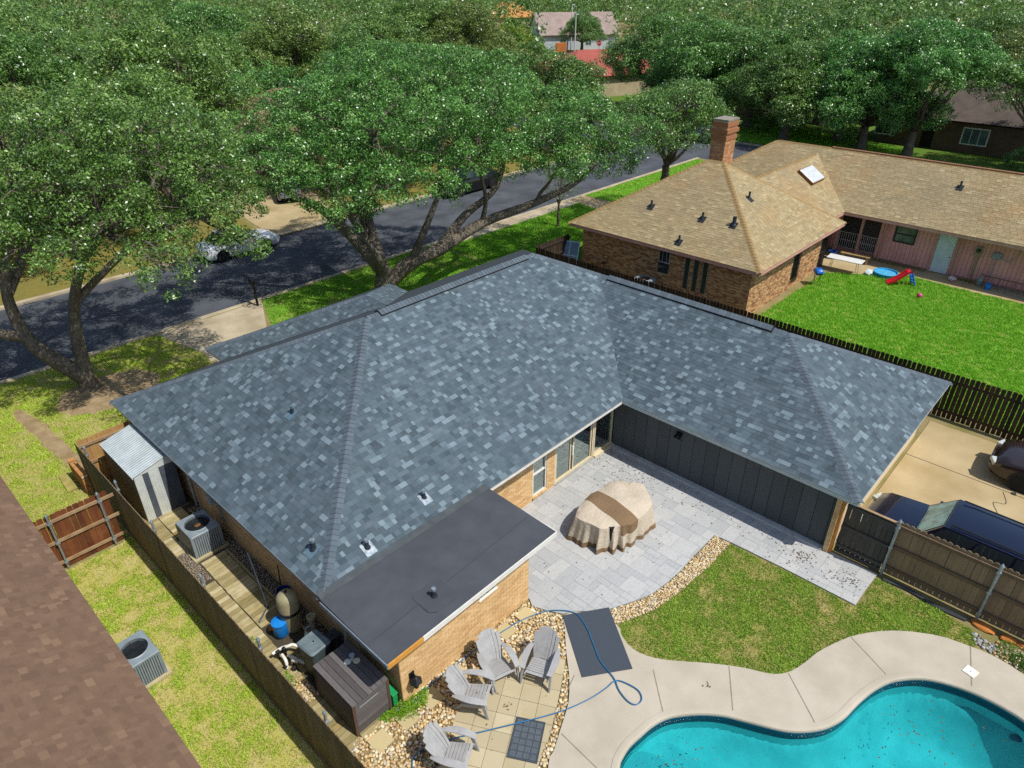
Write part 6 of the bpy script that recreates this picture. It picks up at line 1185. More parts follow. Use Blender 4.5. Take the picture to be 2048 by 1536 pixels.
k = MB(); k.grid([[(x, y_, z+dz) for y_, dz in ((-.21, .08), (-.2, .0), (.2, .0), (.21, .08))] for x, z in rows]); k.grid([[(x, y_, z+dz-.02) for y_, dz in ((-.23, .08), (-.22, 0), (.22, 0), (.23, .08))] for x, z in rows]); k.build('chute', rdp, sd)
for s_ in (-1, 1): k = MB(); k.tube([(.12, s_*.2, .76), (.42, s_*.23, 0)], .04, 8); k.build('ladder_side', blp, sd)
for z in (.18, .36, .54): k = MB(); k.box((.36-.3*(z-.18)/.6, 0, z), (.10, .42, .05)); k.build('step', blp, sd)
place(sd, 34.2, -2.3, .01, rad(-52))
k = MB(); k.add(ICO_V*.13+np.array([0, 0, .13]), [list(f) for f in ICO_F]); bl = k.build('ball', M('pink_ball', '#d64a78', '#c63c6a', 6, .4, bump=0), smooth=True); tag(bl, 'pink ball lying in the bright green lawn', 'ball'); place(bl, 32.85, -3.38, .02)
def ladder(label, m_, P_, ang_, z, Ln, wd, tilt, nr):
    root = thing('ladder', label, 'ladder', (0, 0, 0))
    for s_ in (-1, 1): k = MB(); k.bx(0, Ln, s_*wd/2-.015, s_*wd/2+.015, 0, .07); k.build('rail', m_, root)
    for i in range(nr): k = MB(); k.tube([(.2+i*(Ln-.4)/(nr-1), -wd/2, .035), (.2+i*(Ln-.4)/(nr-1), wd/2, .035)], .018, 6); k.build('rung', m_, root)
    root.matrix_basis = Matrix.Translation((*P_, z)) @ Matrix.Rotation(ang_, 4, 'Z') @ Matrix.Rotation(tilt, 4, 'X'); return root
ladder('silver metal ladder lying on the path at the right edge', galv, (36.55, -5.6), rad(-92), .05, 3.0, .42, rad(20), 9)
ladder('brown wooden ladder leaning low on the pink wall at the right edge', M('ladder_brown', '#8a6a58', None, 5, .8), (36.9, -5.1), rad(-92), .35, 3.2, .42, rad(50), 9)
pg = thing('gas_bottle', 'grey-green gas bottle standing by the pink wall', 'gas bottle', (0, 0, 0)); k = MB(); k.lathe([(.12, 0), (.15, .04), (.15, .28), (.12, .36), (.05, .40)], n=18); k.build('tank', M('bottle_grey', '#7d8d86', None, 5, .5, bump=0), pg, smooth=True); k = MB(); k.lathe([(.09, .36), (.10, .48), (.09, .48)], n=16); k.build('collar', grey_box, pg); place(pg, 36.75, -5.15, .02)
k = MB(); r_ = np.random.default_rng(5); k.add((ICO_V*(1+r_.normal(0, .15, (len(ICO_V), 1))))*np.array([.22, .2, .14])+np.array([0, 0, .1]), [list(f) for f in ICO_F]); cl = k.build('laundry_heap', M('cloth_white_red', '#d6d0cc', '#a84a48', 9, .9, lo=.5, hi=.6)); tag(cl, 'white and red cloth bundle on the path by the pale door', 'cloth'); place(cl, 36.55, -3.95, .02)
k = MB(); k.add((ICO_V*(1+r_.normal(0, .2, (len(ICO_V), 1))))*np.array([.24, .2, .2])+np.array([0, 0, .14]), [list(f) for f in ICO_F]); cl = k.build('toy_heap', M('toy_mix', '#9fc0cc', '#d8d2c8', 12, .7, lo=.45, hi=.55)); tag(cl, 'small pale blue heap of toys beside the wading pool', 'toys'); place(cl, 34.35, -.35, .02)
k = MB(); k.lathe([(.12, 0), (.15, .30), (.13, .30), (.11, .03)], n=18); b2 = k.build('bucket', bluep, smooth=True); tag(b2, 'blue bucket near the ladders at the right edge', 'bucket'); place(b2, 36.45, -5.62, .02)
k = MB(); k.lathe([(.2, 0), (.24, .45), (.22, .45), (.19, .04)], n=18); b2 = k.build('tub', navy, smooth=True); tag(b2, 'dark blue tub in the corner behind the folding table', 'tub'); place(b2, 35.6, 2.15, .02)
# green strip of weeds along the pink wall
wd = leaf_cloud('weeds', [(36.95, 1.0-.28*i, .03, .18, .14) for i in range(13)] + [(36.9, -4.0-.2*i, .03, .14, .1) for i in range(5)], 60, .03, grass_mat('weed_dark', [(0, '#3c6a18'), (1, '#5f8f28')]), 15); tag(wd, 'dark green weeds along the foot of the pink wall', 'weeds', kind='stuff')

# ------------------------------------------------------------------ far houses, lamps, signs
def far_house(label, x, y_, sx, sy, rz, wall, roofm, hip=True, wh=2.7, pitch=.5, windows=(), ov=.5, door=None):
    root = thing('far_house', label, 'house', (0, 0, 0)); a, b = sx/2, sy/2; k = MB(); k.bx(-a, a, -b, b, 0, wh); k.build('wall', wall, root); o_ = ov; A_, B_ = a+o_, b+o_; rz_ = wh+pitch*B_; e_ = A_-B_ if hip else A_
    k = MB(); V = [(-A_, -B_, wh), (A_, -B_, wh), (A_, B_, wh), (-A_, B_, wh), (-e_, 0, rz_), (e_, 0, rz_)]; k.add(V, [(0, 1, 5, 4), (2, 3, 4, 5), (1, 2, 5), (3, 0, 4)] if hip else [(0, 1, 5, 4), (2, 3, 4, 5)]); k.add([(-A_, -B_, wh-.12), (A_, -B_, wh-.12), (A_, B_, wh-.12), (-A_, B_, wh-.12)], [(3, 2, 1, 0)])
    k.build('roof', roofm, root)
    if not hip: k = MB(); k.add([(-a, -b, wh), (-a, b, wh), (-a, 0, wh+pitch*b)], [(0, 2, 1)]); k.add([(a, -b, wh), (a, b, wh), (a, 0, wh+pitch*b)], [(0, 1, 2)]); k.build('gable', wall, root)
    for (wx, z0, z1, ww, side) in windows:
        k = MB(); yy = -b if side < 0 else b
        k.bx(wx-ww/2, wx+ww/2, yy-.03, yy+.03, z0, z1); w_ = k.build('window', wframe, root); k = MB(); n = 3 if ww > 1.6 else 2
        for i in range(n): q0 = wx-ww/2+.08+(ww-.16)*i/n; q1 = wx-ww/2+.08+(ww-.16)*(i+1)/n; k.bx(q0+.03, q1-.03, yy+side*.032-.01, yy+side*.032+.01, z0+.1, z1-.1)
        k.build('pane', M('far_pane', '#5a7a74', '#3a4a4a', .8, .15, bump=0), w_)
    if door is not None: k = MB(); k.bx(door-.5, door+.5, -b-.04, -b+.02, 0, 2.1); k.build('door', dark, root)
    place(root, x, y_, 0, rz); return root
br_w = M('dim_brick', '#6d5846', '#574636', 1.5, .9); br_r = M('dark_shingle', '#5d5148', '#4d433b', 1.2, .95, bscale=25); gy_r = M('taupe_shingle', '#9c8a80', '#8a796f', .8, .95, bscale=25); rd_r = M('red_shingle', '#a35648', '#93493d', .8, .9, bscale=25); gy_w = M('pale_siding', '#c3cacb', '#b4bbbd', 1, .8); cr_w = M('cream_wall', '#b9a888', '#a39376', 1, .85)
far_house('dark brick house across the side street with white framed picture window', 77.4, 3.5, 17, 10.5, rad(-90), br_w, br_r, windows=[(-.1, .7, 2.2, 2.2, -1), (-8.0, .7, 2.0, 1.6, -1)], door=-4.0)
far_house('cream walled house across the side street behind the oaks', 82.5, 34.5, 15, 10, rad(-90), cr_w, br_r, windows=[(-1.5, .6, 2.1, 1.6, -1), (3, .6, 2.1, 1.6, -1)])
far_house('house with a faded red shingle roof beyond the big oak', 82.0, 54.5, 18, 12, rad(-20), cr_w, rd_r, pitch=.42)
far_house('distant pale grey house with taupe gabled roof', 137, 103, 18, 13, rad(-35), gy_w, gy_r, hip=False, wh=3.0, pitch=.62, windows=[(-4, .8, 2.2, 1.6, -1), (2, .8, 2.2, 1.6, -1)])
far_house('distant house with an orange roof behind the yellow-green tree', 165, 150, 16, 12, rad(-30), cr_w, M('orange_shingle', '#c98a50', '#b87a44', .8, .9), wh=4.2, pitch=.6)
far_house('brown roofed house behind the oaks across the street', 31, 50, 16, 11, rad(0), br_w, M('brown_far_shingle', '#8a6f58', '#7a614c', 1, .95), windows=[(-4, .7, 2.1, 1.8, -1), (3, .7, 2.1, 1.8, -1)])
far_house('low house hidden behind the trees at the upper left', 3, 47, 17, 11, rad(0), br_w, br_r, windows=[(-2, .7, 2.1, 1.8, -1)])
far_house('brown roofed house far off between the upper left trees', 45, 86, 16, 11, rad(0), gy_w, M('brown_far_shingle', '#8a6f58'))
lm = M('lamp_white', '#c9cdd0', None, 6, .5, bump=0)
for x, y_, hh_, lb in ((131, 98.5, 9.0, 'tall white lamp post in front of the distant grey house'), (123, 91, 7.6, 'shorter white lamp post in front of the distant tree trunk')):
    lp = thing('lamp_post', lb, 'lamp post', (0, 0, 0)); k = MB(); k.tube([(0, 0, 0), (0, 0, hh_)], [.14, .10], 8); k.build('pole', lm, lp); k = MB(); k.box((.3, 0, hh_), (.9, .3, .14)); k.build('lamp_head', lm, lp); place(lp, x, y_, 0)
sg = thing('stop_sign', 'red octagonal stop sign near the distant street corner', 'sign', (0, 0, 0)); k = MB(); k.tube([(0, 0, 0), (0, 0, 3.0)], .05, 6); k.build('pole', galv, sg); k = MB(); k.prism([(.5*math.cos(rad(22.5+45*i)), .5*math.sin(rad(22.5+45*i))) for i in range(8)], 0, .03, M_=Matrix(((1, 0, 0, 0), (0, 0, -1, -.06), (0, 1, 0, 2.6), (0, 0, 0, 1)))); k.build('plate', M('sign_red', '#c01a20', None, 6, .5, bump=0), sg)
fc = bpy.data.curves.new('lettering_curve', 'FONT'); fc.body = 'STOP'; fc.size = .36; fc.align_x = 'CENTER'; fc.align_y = 'CENTER'; fc.extrude = .004; fc.materials.append(wframe); fo = bpy.data.objects.new('lettering_curve', fc); COL.objects.link(fo); bpy.context.view_layer.update(); fm = bpy.data.meshes.new_from_object(fo.evaluated_get(bpy.context.evaluated_depsgraph_get())); bpy.data.objects.remove(fo); fo = bpy.data.objects.new('lettering', fm); put(fo, sg, Matrix.Translation((0, -.10, 2.6)) @ Matrix.Rotation(rad(90), 4, 'X')); place(sg, 121.5, 83.5, 0, rad(-48))
k = MB(); k.bx(-1.1, 1.1, -.8, .8, .4, 2.2); k.bx(-.9, .9, -.85, -.8, .5, 2.1); ob = k.build('orange_crate', M('orange_paint', '#c8783a', '#b3682e', 2, .7)); tag(ob, 'orange box standing by the distant lamp posts', 'box'); place(ob, 121.5, 93.6, 0, rad(-45))
up_ = thing('utility_pole', 'tall bare wooden utility pole rising from the trees at the top left', 'utility pole', (0, 0, 0)); k = MB(); k.tube([(0, 0, 0), (.1, 0, 11.6)], [.22, .15], 10); k.build('pole', M('pole_wood', '#a58f74', '#8d7860', 3, .9), up_); k = MB(); k.box((.1, 0, 11.0), (2.2, .1, .12)); k.build('cross_arm', MATS['pole_wood'], up_); place(up_, 46.5, 86.0-9, 0, rad(30))
# ------------------------------------------------------------------ trees
def leaf_mat(name, stops, trans=.22):
    t = NT(name); c = t.ramp(t.tint(), [(a, srgb(b)) for a, b in stops]); o = t.n('ShaderNodeObjectInfo')
    hs = t.n('ShaderNodeHueSaturation'); t.l(c, hs.inputs['Color']); t.l(t.mapr(o.outputs['Random'], 0, 1, .92, 1.12), hs.inputs['Value']); t.l(t.mapr(o.outputs['Random'], 0, 1, .485, .515), hs.inputs['Hue']); c = hs.outputs[0]
    t.done(c, .34, 0, .55); tl = t.n('ShaderNodeBsdfTranslucent'); t.l(c, tl.inputs[0]); mx = t.n('ShaderNodeMixShader'); mx.inputs[0].default_value = trans
    t.l(t.p.outputs[0], mx.inputs[1]); t.l(tl.outputs[0], mx.inputs[2]); t.l(mx.outputs[0], t.out.inputs[0]); return t.m
OAK = leaf_mat('oak_leaf', [(0, '#36561f'), (.5, '#557f33'), (.85, '#6f9c42'), (1, '#9ab870')])
OAK2 = leaf_mat('oak_leaf_olive', [(0, '#48602a'), (.5, '#648034'), (.85, '#7c9842'), (1, '#a2ae6a')])
LIME = leaf_mat('lime_leaf', [(0, '#5c7a18'), (.5, '#7a9a20'), (1, '#9ab830')])
t = NT('oak_bark'); p = t.pos(); mp = t.n('ShaderNodeMapping'); mp.inputs['Scale'].default_value = (1, 1, .35); t.l(p, mp.inputs['Vector']); vn = t.n('ShaderNodeTexVoronoi'); vn.inputs['Scale'].default_value = 16; t.l(mp.outputs[0], vn.inputs['Vector'])
c = t.mix(t.mapr(t.noise(p, 5, 5), .35, .65), srgb('#8d8473'), srgb('#686052')); c = t.mix(t.mapr(vn.outputs['Distance'], .1, .5, .0, .6), c, srgb('#4a4136')); t.bump(vn.outputs['Distance'], .8, .05); bark = t.done(c, .95, 0, .2)
twig_m = M('twig_bark', '#8d8474', '#6d6456', 3, .95)
def crown_mesh(name, lobes, dens, lsize, mat, seed, tri=False, clump=(.34, .62), k_leaf=60, hollow=.5):
    """leafy sub-clumps spread over each lobe, every one a ragged shell of leaves, with gaps left between them"""
    r = np.random.default_rng(seed); C_ = []; N_v = []
    LC = np.array([l[:3] for l in lobes], float); LR = np.array([l[3:6] for l in lobes], float)
    for i, (c_, rd) in enumerate(zip(LC, LR)):
        area = 4*math.pi*(((rd[0]*rd[1])**1.6+(rd[0]*rd[2])**1.6+(rd[1]*rd[2])**1.6)/3)**(1/1.6); n = int(area*dens); d_ = r.normal(0, 1, (n, 3)); d_ /= np.linalg.norm(d_, axis=1)[:, None]
        keep = (d_[:, 2] > -.4) | (r.random(n) < .3); d_ = d_[keep]; f = 1.03-np.abs(r.normal(0, .17, len(d_))); p = c_+d_*rd*f[:, None]
        ins = np.zeros(len(p), bool)
        for q, (c2, r2) in enumerate(zip(LC, LR)):
            if q != i: ins |= (((p-c2)/r2)**2).sum(1) < hollow
        C_.append(p[~ins]); nn = d_/rd; nn /= np.linalg.norm(nn, axis=1)[:, None]; N_v.append(nn[~ins])
    C_ = np.concatenate(C_); N_v = np.concatenate(N_v); m = len(C_); cr = r.uniform(*clump, m); K = m*k_leaf
    d_ = r.normal(0, 1, (K, 3)); d_ /= np.linalg.norm(d_, axis=1)[:, None]; d_ += np.repeat(N_v, k_leaf, 0)*.35+np.array([0, 0, .25]); d_ /= np.linalg.norm(d_, axis=1)[:, None]
    P = np.repeat(C_, k_leaf, 0)+d_*np.repeat(cr, k_leaf)[:, None]*np.array([1, 1, .68])*(1.12-np.abs(r.normal(0, .28, (K, 1))))
    nn = d_*.65+r.normal(0, .5, (K, 3))+np.array([0, 0, .35]); nn /= np.linalg.norm(nn, axis=1)[:, None]
    a = np.cross(nn, r.normal(0, 1, nn.shape)); a /= np.linalg.norm(a, axis=1)[:, None]+1e-9; b = np.cross(nn, a); s_ = lsize*r.uniform(.6, 1.35, (K, 1)); tint = np.clip(np.repeat(r.normal(.5, .2, m), k_leaf)+r.normal(0, .2, K), 0, 1)
    if tri: V = np.stack([P-a*s_-b*s_*.45, P+a*s_, P-a*s_*.5+b*s_*.75], 1); k = 3
    else: V = np.stack([P-a*s_, P+b*s_*.52-a*s_*.1, P+a*s_, P-b*s_*.52-a*s_*.1], 1); k = 4
    return mesh_np(name, V.reshape(-1, 3), np.arange(K*k).reshape(-1, k), mat, tint)
def limb_path(a, b, sag, r, n=6, wob=.12):
    a, b = np.array(a, float), np.array(b, float); out = []; L_ = np.linalg.norm(b-a)
    for i in range(n+1):
        u_ = i/n; q = a*(1-u_)+b*u_; q[2] += sag*math.sin(u_*math.pi); 
        if 0 < i < n: q += r.normal(0, wob*L_/8, 3)
        out.append(tuple(q))
    return out
def wood_mesh(name, base, fork, lobes, r0, seed, limbs=None, twigs=7, extra=(), tw_r=.028):
    r = np.random.default_rng(seed); k = MB(); base = np.array(base, float); fork = np.array(fork, float)
    pth = limb_path(base, fork, 0, r, 5, .06); n = len(pth); k.tube([(pth[0][0], pth[0][1], pth[0][2]-.15)]+pth, [r0*1.7]+[r0*(1.35-.45*i/(n-1)) if i else r0*1.5 for i in range(n)], 14)
    for path, ra, rb in extra: m = len(path); sp_ = smooth_line(path, 4); k.tube(sp_, [ra+(rb-ra)*i/(len(sp_)-1) for i in range(len(sp_))], 10)
    for l in lobes:
        c_ = np.array(l[:3]); rd = np.array(l[3:6]); d_ = np.linalg.norm(c_-fork); st = fork
        if extra and d_ > 5:
            pts = np.array([q for e_ in extra for q in e_[0][1:]]); j = np.argmin(np.linalg.norm(pts-c_, axis=1)); st = pts[j]; d_ = np.linalg.norm(c_-st)
        ra = max(.05, min(r0*.5, .05+.022*d_)); pa = limb_path(st, c_, -.08*d_+.4, r, 6); k.tube(pa, [ra*(1-.75*i/6) for i in range(7)], 7)
        k.cur = 0
        for _ in range(twigs):
            d2 = r.normal(0, 1, 3); d2 /= np.linalg.norm(d2); d2[2] = abs(d2[2])*.8-.1; e_ = c_+d2*rd*r.uniform(.75, 1.04); s_ = np.array(pa[r.integers(3, 7)]); p2 = limb_path(s_, e_, .15, r, 4, .3); k.tube(p2, [tw_r*1.6, tw_r*1.2, tw_r, tw_r*.7, tw_r*.35], 4, cap=False)
            for _ in range(2): e2 = np.array(p2[3])+r.normal(0, .5, 3); k.tube([p2[2+r.integers(0, 2)], tuple(e2)], [tw_r*.6, tw_r*.25], 3, cap=False)
    return k
def tree(name, label, wood, crown, mat=None, group=None, loc=(0, 0, 0)):
    root = thing(name, label, 'tree', loc, group); w = wood.build('trunk', bark, root, smooth=True); o = bpy.data.objects.new('crown', crown); o.color = (0, 0, 0, 1); put(o, root); return root
def L3(x, y, z, r, f=.72): return (x, y, z, r, r, r*f)
def bumpy(lobes, n, seed):
    r = np.random.default_rng(seed); out = []
    for l in lobes:
        out.append((l[0], l[1], l[2], l[3]*.72, l[4]*.72, l[5]*.72))
        for _ in range(n):
            d_ = r.normal(0, 1, 3); d_ /= np.linalg.norm(d_); d_[2] = d_[2]*.8+.1; f = r.uniform(.34, .52); out.append((l[0]+d_[0]*l[3]*.72, l[1]+d_[1]*l[4]*.72, l[2]+d_[2]*l[5]*.72, l[3]*f, l[4]*f, l[5]*f*1.1))
    return out
# the big oak by the front corner: long low limbs to the right
T2 = (14.3, 16.3)
lob2 = [L3(10.7,20.5,6.3,2.0), L3(12.5,19.6,6.7,2.4), L3(11.9,16.9,5.9,1.9), L3(14.2,20.2,8.2,2.6), L3(14.2,16.0,7.6,2.3), L3(15.6,14.2,6.2,1.9), L3(16.8,18.7,9.2,2.7), L3(17.2,14.6,8.3,2.2), L3(18.0,13.2,7.3,1.9), L3(21.0,14.6,6.6,1.9), L3(20.7,15.4,8.6,2.5), L3(22.6,13.0,7.0,2.2), L3(23.4,12.4,6.0,1.6), L3(25.4,13.2,7.4,2.2), L3(26.4,13.0,5.6,1.9), L3(23.7,17.2,8.8,2.6), L3(20.0,19.5,9.8,2.8), L3(15.3,23.5,8.6,2.8), L3(12.0,23.6,6.6,2.3), L3(18.5,23,9.0,2.7), L3(19.4,17.2,7.0,2.0), L3(27.6, 12.6, 6.6, 1.8), L3(9.6, 22.4, 6.0, 1.9), L3(13.0, 13.6, 6.4, 1.5), L3(12.0,15.2,5.4,1.3), L3(17.6,20.6,6.4,2.2), L3(21.6,17.0,6.4,1.9), L3(25.6,15.4,5.8,1.7), L3(28.6,12.9,5.2,1.5), L3(29.3,12.2,6.6,1.4), L3(27.0,14.6,7.8,1.9), L3(14.0,22.6,5.4,2.0), L3(13.4,17.8,5.0,1.6)]
ex2 = [([(14.4,16.2,1.0),(15.6,15.6,1.9),(17.0,15.1,2.3),(20.1,15.2,2.9),(23.4,14.3,3.5),(26.0,13.4,4.4),(27.6,12.8,6.0)], .42, .10), ([(17.0,15.1,2.4),(19.2,15.6,3.4),(21.2,15.2,4.6),(22.4,15.6,6.6)], .26, .09), ([(20.1,15.2,3.0),(20.0,14.8,4.2),(19.3,14.4,5.6)], .15, .07), ([(14.3,16.3,1.4),(13.6,17.4,3.0),(12.6,18.6,4.6),(11.6,19.9,5.4)], .34, .12), ([(14.3,16.3,1.4),(14.6,17.6,3.4),(15.2,18.6,5.6),(16.2,18.6,7.6)], .36, .13), ([(14.2,16.2,1.4),(13.3,15.6,3.0),(12.4,15.9,4.8)], .24, .1), ([(15.6,15.6,2.0),(15.9,14.9,3.6),(16.6,14.3,5.6)], .24, .1), ([(14.4,16.6,1.6),(15.4,19.6,4.2),(16.5,22.4,6.6)], .28, .11)]
wood = wood_mesh('trunk', (14.3, 16.3, 0), (14.3, 16.3, 1.5), lob2, .52, 3, twigs=7, extra=ex2); tree('oak_tree', 'large spreading oak with long low limbs in front of the house', wood, crown_mesh('crown', bumpy(lob2, 6, 1), 2.6, .058, OAK, 5, k_leaf=60, clump=(.26, .46)), loc=(14.3, 16.3, 0))
# forked oak on the left front lawn
lob1 = [L3(.6,13.9,6.4,1.2,.9), L3(0,15.9,6.7,1.5), L3(2.2,10.6,6.5,1.0,1.0), L3(2.2,13.5,7.2,1.5), L3(4.7,12.6,7.1,1.3), L3(5.5,12.2,6.1,.9), L3(2.1,14.6,8.2,1.9), L3(3.6,13.8,8.2,1.8), L3(5.6,14.2,8.3,1.7), L3(1.2,16.2,8.2,1.9), L3(.4,18.7,7.2,1.8), L3(4.2,15.2,9.4,2.0), L3(2.6,17.0,9.5,2.1), L3(1.2,19.4,9.0,2.1), L3(6.4,16.4,8.9,1.9), L3(1.3,15.3,7.1,1.4), L3(6.1,13.8,7.2,1.2), L3(3.4,12.8,6.9,1.1), L3(4.4,19.6,8.4,2.2), L3(6.4,19.4,7.4,2.0), L3(2.4,22.0,7.4,2.2), L3(7.6,21.0,6.2,1.7), L3(-1.8,20.6,6.4,1.9), L3(5.0,22.6,6.8,2.1)]
ex1 = [([(.75,18.1,.5),(-.1,18.6,1.6),(-.5,19.0,2.6),(-.5,19.0,4.4),(.2,18.6,6.2)], .34, .12), ([(-.45,18.9,2.4),(-1.6,19.4,3.1),(-2.2,20.4,5.0)], .22, .1), ([(.8,18.1,.5),(.95,18.2,2.0),(1.2,17.9,3.6),(1.6,16.6,5.4),(2.2,15.0,6.8)], .28, .1), ([(1.2,17.9,3.6),(3.0,16.6,5.4),(4.6,14.6,7.0)], .16, .08), ([(-.5,19.0,4.2),(1.6,20.4,6.0),(4.0,20.6,7.4)], .2, .08)]
wood = wood_mesh('trunk', (.77, 18.1, 0), (.77, 18.1, .7), lob1, .30, 8, twigs=8, extra=ex1); tree('oak_tree', 'forked oak with pale trunk on bare soil at the left of the front lawn', wood, crown_mesh('crown', bumpy(lob1, 6, 2), 3.0, .052, OAK, 9, k_leaf=60, clump=(.24, .42)), loc=(.77, 18.1, 0))
# bare grey twigs at the far left of that oak
dd = random.Random(2); k = MB()
for i in range(26):
    s_ = Vector((-2.2+dd.uniform(-.6, .8), 20.2+dd.uniform(-.6, .6), 3.9+dd.uniform(-.4, .5))); e_ = s_+Vector((dd.uniform(-1.0, 1.0), dd.uniform(-1.1, .3), dd.uniform(-.9, .5))); m_ = (s_+e_)/2+Vector((dd.uniform(-.2, .2), dd.uniform(-.2, .2), .15)); k.tube([s_, m_, e_], [.028, .018, .006], 4, cap=False)
    for _ in range(3): k.tube([m_, m_+Vector((dd.uniform(-.6, .6), dd.uniform(-.6, .3), dd.uniform(-.5, .3)))], [.012, .004], 3, cap=False)
k.build('dead_twigs', twig_m, [o for o in bpy.data.objects if o.name.startswith('oak_tree') and o.get('label', '').startswith('forked')][0])
# slender young tree on the bright lawn
ly = [L3(29.4,17.6,2.7,.95,.8), L3(29.9,17.2,2.1,.75), L3(28.9,17.9,2.1,.75), L3(29.2,17.3,3.4,.7), L3(30.2,18.0,2.9,.7)]; wood = wood_mesh('trunk', (29.43, 17.64, 0), (29.43, 17.64, 1.4), ly, .08, 12, twigs=5, tw_r=.012)
tree('young_tree', 'slender young tree with thin grey-green crown on the bright front lawn', wood, crown_mesh('crown', ly, 6, .04, leaf_mat('grey_green_leaf', [(0, '#5a6c48'), (.6, '#74885a'), (1, '#9aaa7c')]), 13, k_leaf=16, clump=(.18, .34)), loc=(29.43, 17.64, 0))
# three oak forms, copied for the trees further off
def oak_form(seed, mat, R0=5.4, H0=9.5, n=24, dens=1.9, ls=.085, kl=60, skirt=.55):
    r = np.random.default_rng(seed); lb = [L3(0, 0, H0-1.8, R0*.45)]
    for i in range(n):
        a = 2*math.pi*i/n*1.62+r.uniform(-.3, .3); q = r.uniform(.25, .92); z = H0*(.80-skirt*q*q)+r.uniform(-.6, .5); lb.append(L3(R0*q*math.cos(a), R0*q*math.sin(a), z, R0*r.uniform(.28, .42), .78))
    return wood_mesh('trunk', (0, 0, 0), (0, 0, 2.2), lb, .36, seed, twigs=4, tw_r=.035).mesh('trunk', bark, True), crown_mesh('crown', bumpy(lb, 4, seed+7), dens, ls, mat, seed+1, tri=True, k_leaf=kl, clump=(.4, .75))
forms = [oak_form(51, OAK), oak_form(61, OAK), oak_form(71, OAK2), oak_form(81, OAK2, 5.6, 10.2), oak_form(91, LIME, 4.2, 8.5, 11), oak_form(95, OAK, 5.6, 11.0, 22, skirt=.22)]
rt = random.Random(17)
def oak(x, y_, f, s_, label, group=None):
    root = thing('oak_tree', label, 'tree', (0, 0, 0), group)
    for nm, me in (('trunk', forms[f][0]), ('crown', forms[f][1])): o = bpy.data.objects.new(nm, me); o.color = (0, 0, 0, 1); put(o, root)
    root.matrix_basis = Matrix.Translation((x, y_, 0)) @ Matrix.Rotation(rt.uniform(0, 6.28), 4, 'Z') @ Matrix.Diagonal((s_, s_, s_*rt.uniform(.92, 1.06), 1)); return root
lob3 = [L3(35.5,13.2,7.0,2.0), L3(34.0,13.4,5.9,1.6), L3(36.8,12.2,6.2,1.7), L3(37.4,13.6,7.2,1.8), L3(33.4,14.6,6.9,1.6), L3(35.8,15.0,6.2,1.8), L3(34.6,12.4,5.4,1.1), L3(38.2,12.0,5.7,1.3), L3(32.6,13.2,6.6,1.3)]
wood = wood_mesh('trunk', (36.9, 14.6, 0), (36.7, 14.4, 3.2), lob3, .26, 18, twigs=7); tree('oak_tree', 'oak rising behind the left end of the tan roof beside the chimney', wood, crown_mesh('crown', lob3, 2.4, .062, OAK, 19, k_leaf=75), loc=(36.9, 14.6, 0))
near = [(-9, 34, 2, 1.05, 'olive oak across the street at the left edge'), (1.5, 35.5, 3, 1.1, 'olive oak across the street behind the forked oak'), (11.5, 37, 2, 1.0, 'oak across the street behind the white sedan'), (26.5, 36, 0, 1.0, 'oak across the street to the left of the black pickup'), (37, 35.5, 1, 1.05, 'oak across the street to the right of the black pickup'), (47.5, 34.5, 0, 1.0, 'oak across the street near the side street corner'),
        (66.5, 19.0, 1, 1.0, 'oak overhanging the side street behind the chimney'), (68.5, 30, 0, 1.1, 'oak in front of the cream walled house'), (66.5, 11.5, 1, .95, 'oak hanging low before the dark brick house'), (66.4, 7.4, 5, 1.0, 'tall oak whose crown spreads above the white picture window'), (67, -2.6, 5, 1.0, 'oak at the right edge beside the dark brick house'), (69.5, 14.8, 0, 1.05, 'oak between the side street and the left end of the dark brick house'), (70.5, 25, 1, 1.1, 'oak standing behind the one that overhangs the side street'), (73, 38.5, 1, 1.1, 'oak to the right of the faded red roof'), (98, 85, 4, 1.0, 'yellow-green tree beyond the big oak, left of the distant grey house'), (60, 100, 4, 1.1, 'yellow-green tree at the top edge beside the utility pole'), (128, 93, 0, .85, 'oak with bare trunk before the distant grey house')]
for x, y_, f, s_, lb in near: oak(x, y_, f, s_, lb)
grid_ = []
for i in range(-3, 17):
    for j in range(0, 15):
        x = -14+i*10.6+(j % 2)*5.3; y_ = 46+j*9.6; grid_.append((x+rt.uniform(-2.2, 2.2), y_+rt.uniform(-2.2, 2.2)))
for i in range(7):
    for j in range(13): grid_.append((78+i*10.5+rt.uniform(-2, 2), -22+j*10+(i % 2)*5+rt.uniform(-2, 2)))
houses_xy = [(77.4, 3.5, 8), (82.5, 34.5, 8), (82, 54.5, 11), (137, 103, 12), (31, 50, 9), (3, 47, 9), (45, 86, 7), (113, 78, 5), (123, 92, 6), (121.5, 83.5, 5), (165, 150, 9)]
used = []; placed = 0
def vis(x, y_, z):
    d_ = np.array([x, y_, z])-CAM; zc = d_ @ fwd
    return zc > 1 and abs((d_ @ rr)/zc) < .80 and -.62 < (d_ @ uu)/zc < .66
sight = [((70, 43), (137, 103))]
def blocks(x, y_):
    # keep open the gap through which the red roof and the distant grey house are seen
    for tx, ty, wdt in ((84, 53, 4.5), (131, 96, 6.0)):
        dx, dy = tx-CAM[0], ty-CAM[1]; L_ = math.hypot(dx, dy); u_ = ((x-CAM[0])*dx+(y_-CAM[1])*dy)/L_; v_ = abs((x-CAM[0])*dy-(y_-CAM[1])*dx)/L_
        if 55 < u_ < L_+4 and v_ < wdt+6.0: return True
    return False
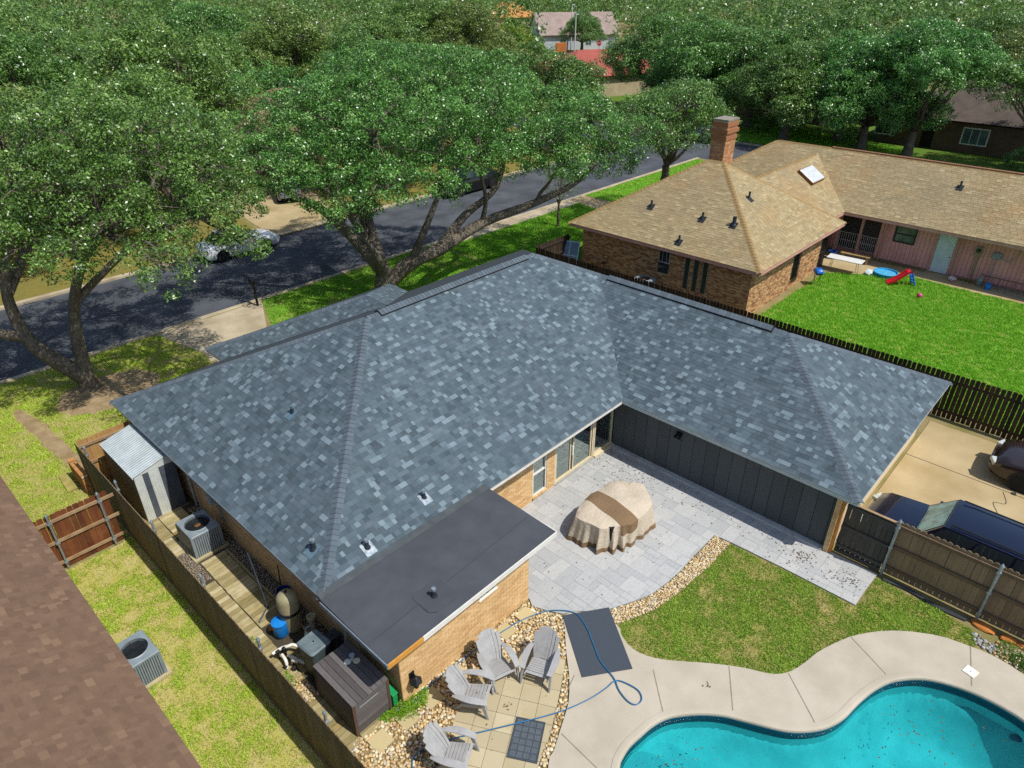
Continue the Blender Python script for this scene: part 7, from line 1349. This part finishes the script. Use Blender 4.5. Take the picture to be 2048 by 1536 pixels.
for x, y_ in sorted(grid_, key=lambda q: math.hypot(q[0]-CAM[0], q[1]-CAM[1])):
    if not vis(x, y_, 8) or any(math.hypot(x-a, y_-b) < c_ for a, b, c_ in houses_xy) or any(math.hypot(x-a, y_-b) < 7.2 for a, b in used) or any(math.hypot(x-q[0], y_-q[1]) < 7 for q in near) or 52 < x < 64 or blocks(x, y_): continue
    d_ = math.hypot(x-CAM[0], y_-CAM[1])
    if d_ > 112: continue
    used.append((x, y_)); f = rt.choice([2, 3, 2, 0, 1] if x < y_ else [0, 1, 0, 1, 2]); s_ = rt.uniform(1.0, 1.25)*(1.0+.15*(d_ > 110)); placed += 1
    oak(x, y_, f, s_, 'one of the oaks that close off the view between the far rooftops' if x > y_ else 'one of the oaks massed across the street in the upper left', 'oaks massed at the right' if x > y_ else 'oaks massed at the upper left')
# the far-off wood along the horizon reads as one mass
r = np.random.default_rng(99); lf = []
for i in range(210):
    a = rad(r.uniform(2, 86)); d_ = r.uniform(112, 300); lf.append((CAM[0]+d_*math.cos(a), CAM[1]+d_*math.sin(a), r.uniform(4.5, 6.5), r.uniform(5, 7.5), r.uniform(5, 7.5), r.uniform(4.2, 6)))
for d_ in (255, 290): lf += [(CAM[0]+(d_+r.uniform(-9, 9))*math.cos(rad(a)), CAM[1]+(d_+r.uniform(-9, 9))*math.sin(rad(a)), 6.5, 8, 8, 5.5) for a in np.arange(0, 88, 1.9)]
lf = [q for q in lf if not blocks(q[0], q[1]) and not any(math.hypot(q[0]-a, q[1]-b) < c_+3 for a, b, c_ in houses_xy)]
me = crown_mesh('far_wood', lf, .20, .26, OAK, 101, tri=True, k_leaf=26, clump=(1.0, 1.9), hollow=.4); o = bpy.data.objects.new('far_wood', me); o.color = (0, 0, 0, 1); put(o); tag(o, 'distant dark green mass of trees along the top edge', 'wood', kind='stuff')
# low shrubs along the far yards
for i, (x, y_, s_, lb) in enumerate(((67.5, 12.5, 1.3, 'rounded dark shrub beside the porch of the dark brick house'), (68.0, -1.0, 1.2, 'rounded dark shrub right of the white picture window'), (69.0, 22.5, 1.5, 'clipped shrub on the far lawn beyond the side street'))):
    sh = thing('shrub', lb, 'shrub', (x, y_, 0), 'shrubs across the side street'); o = bpy.data.objects.new('foliage', crown_mesh('foliage', [L3(x, y_, .7*s_, .9*s_, .9), L3(x+.7, y_+.4, .6*s_, .7*s_, .9)], 5, .06, OAK, 200+i, tri=True, k_leaf=40, clump=(.2, .35))); o.color = (0, 0, 0, 1); put(o, sh)
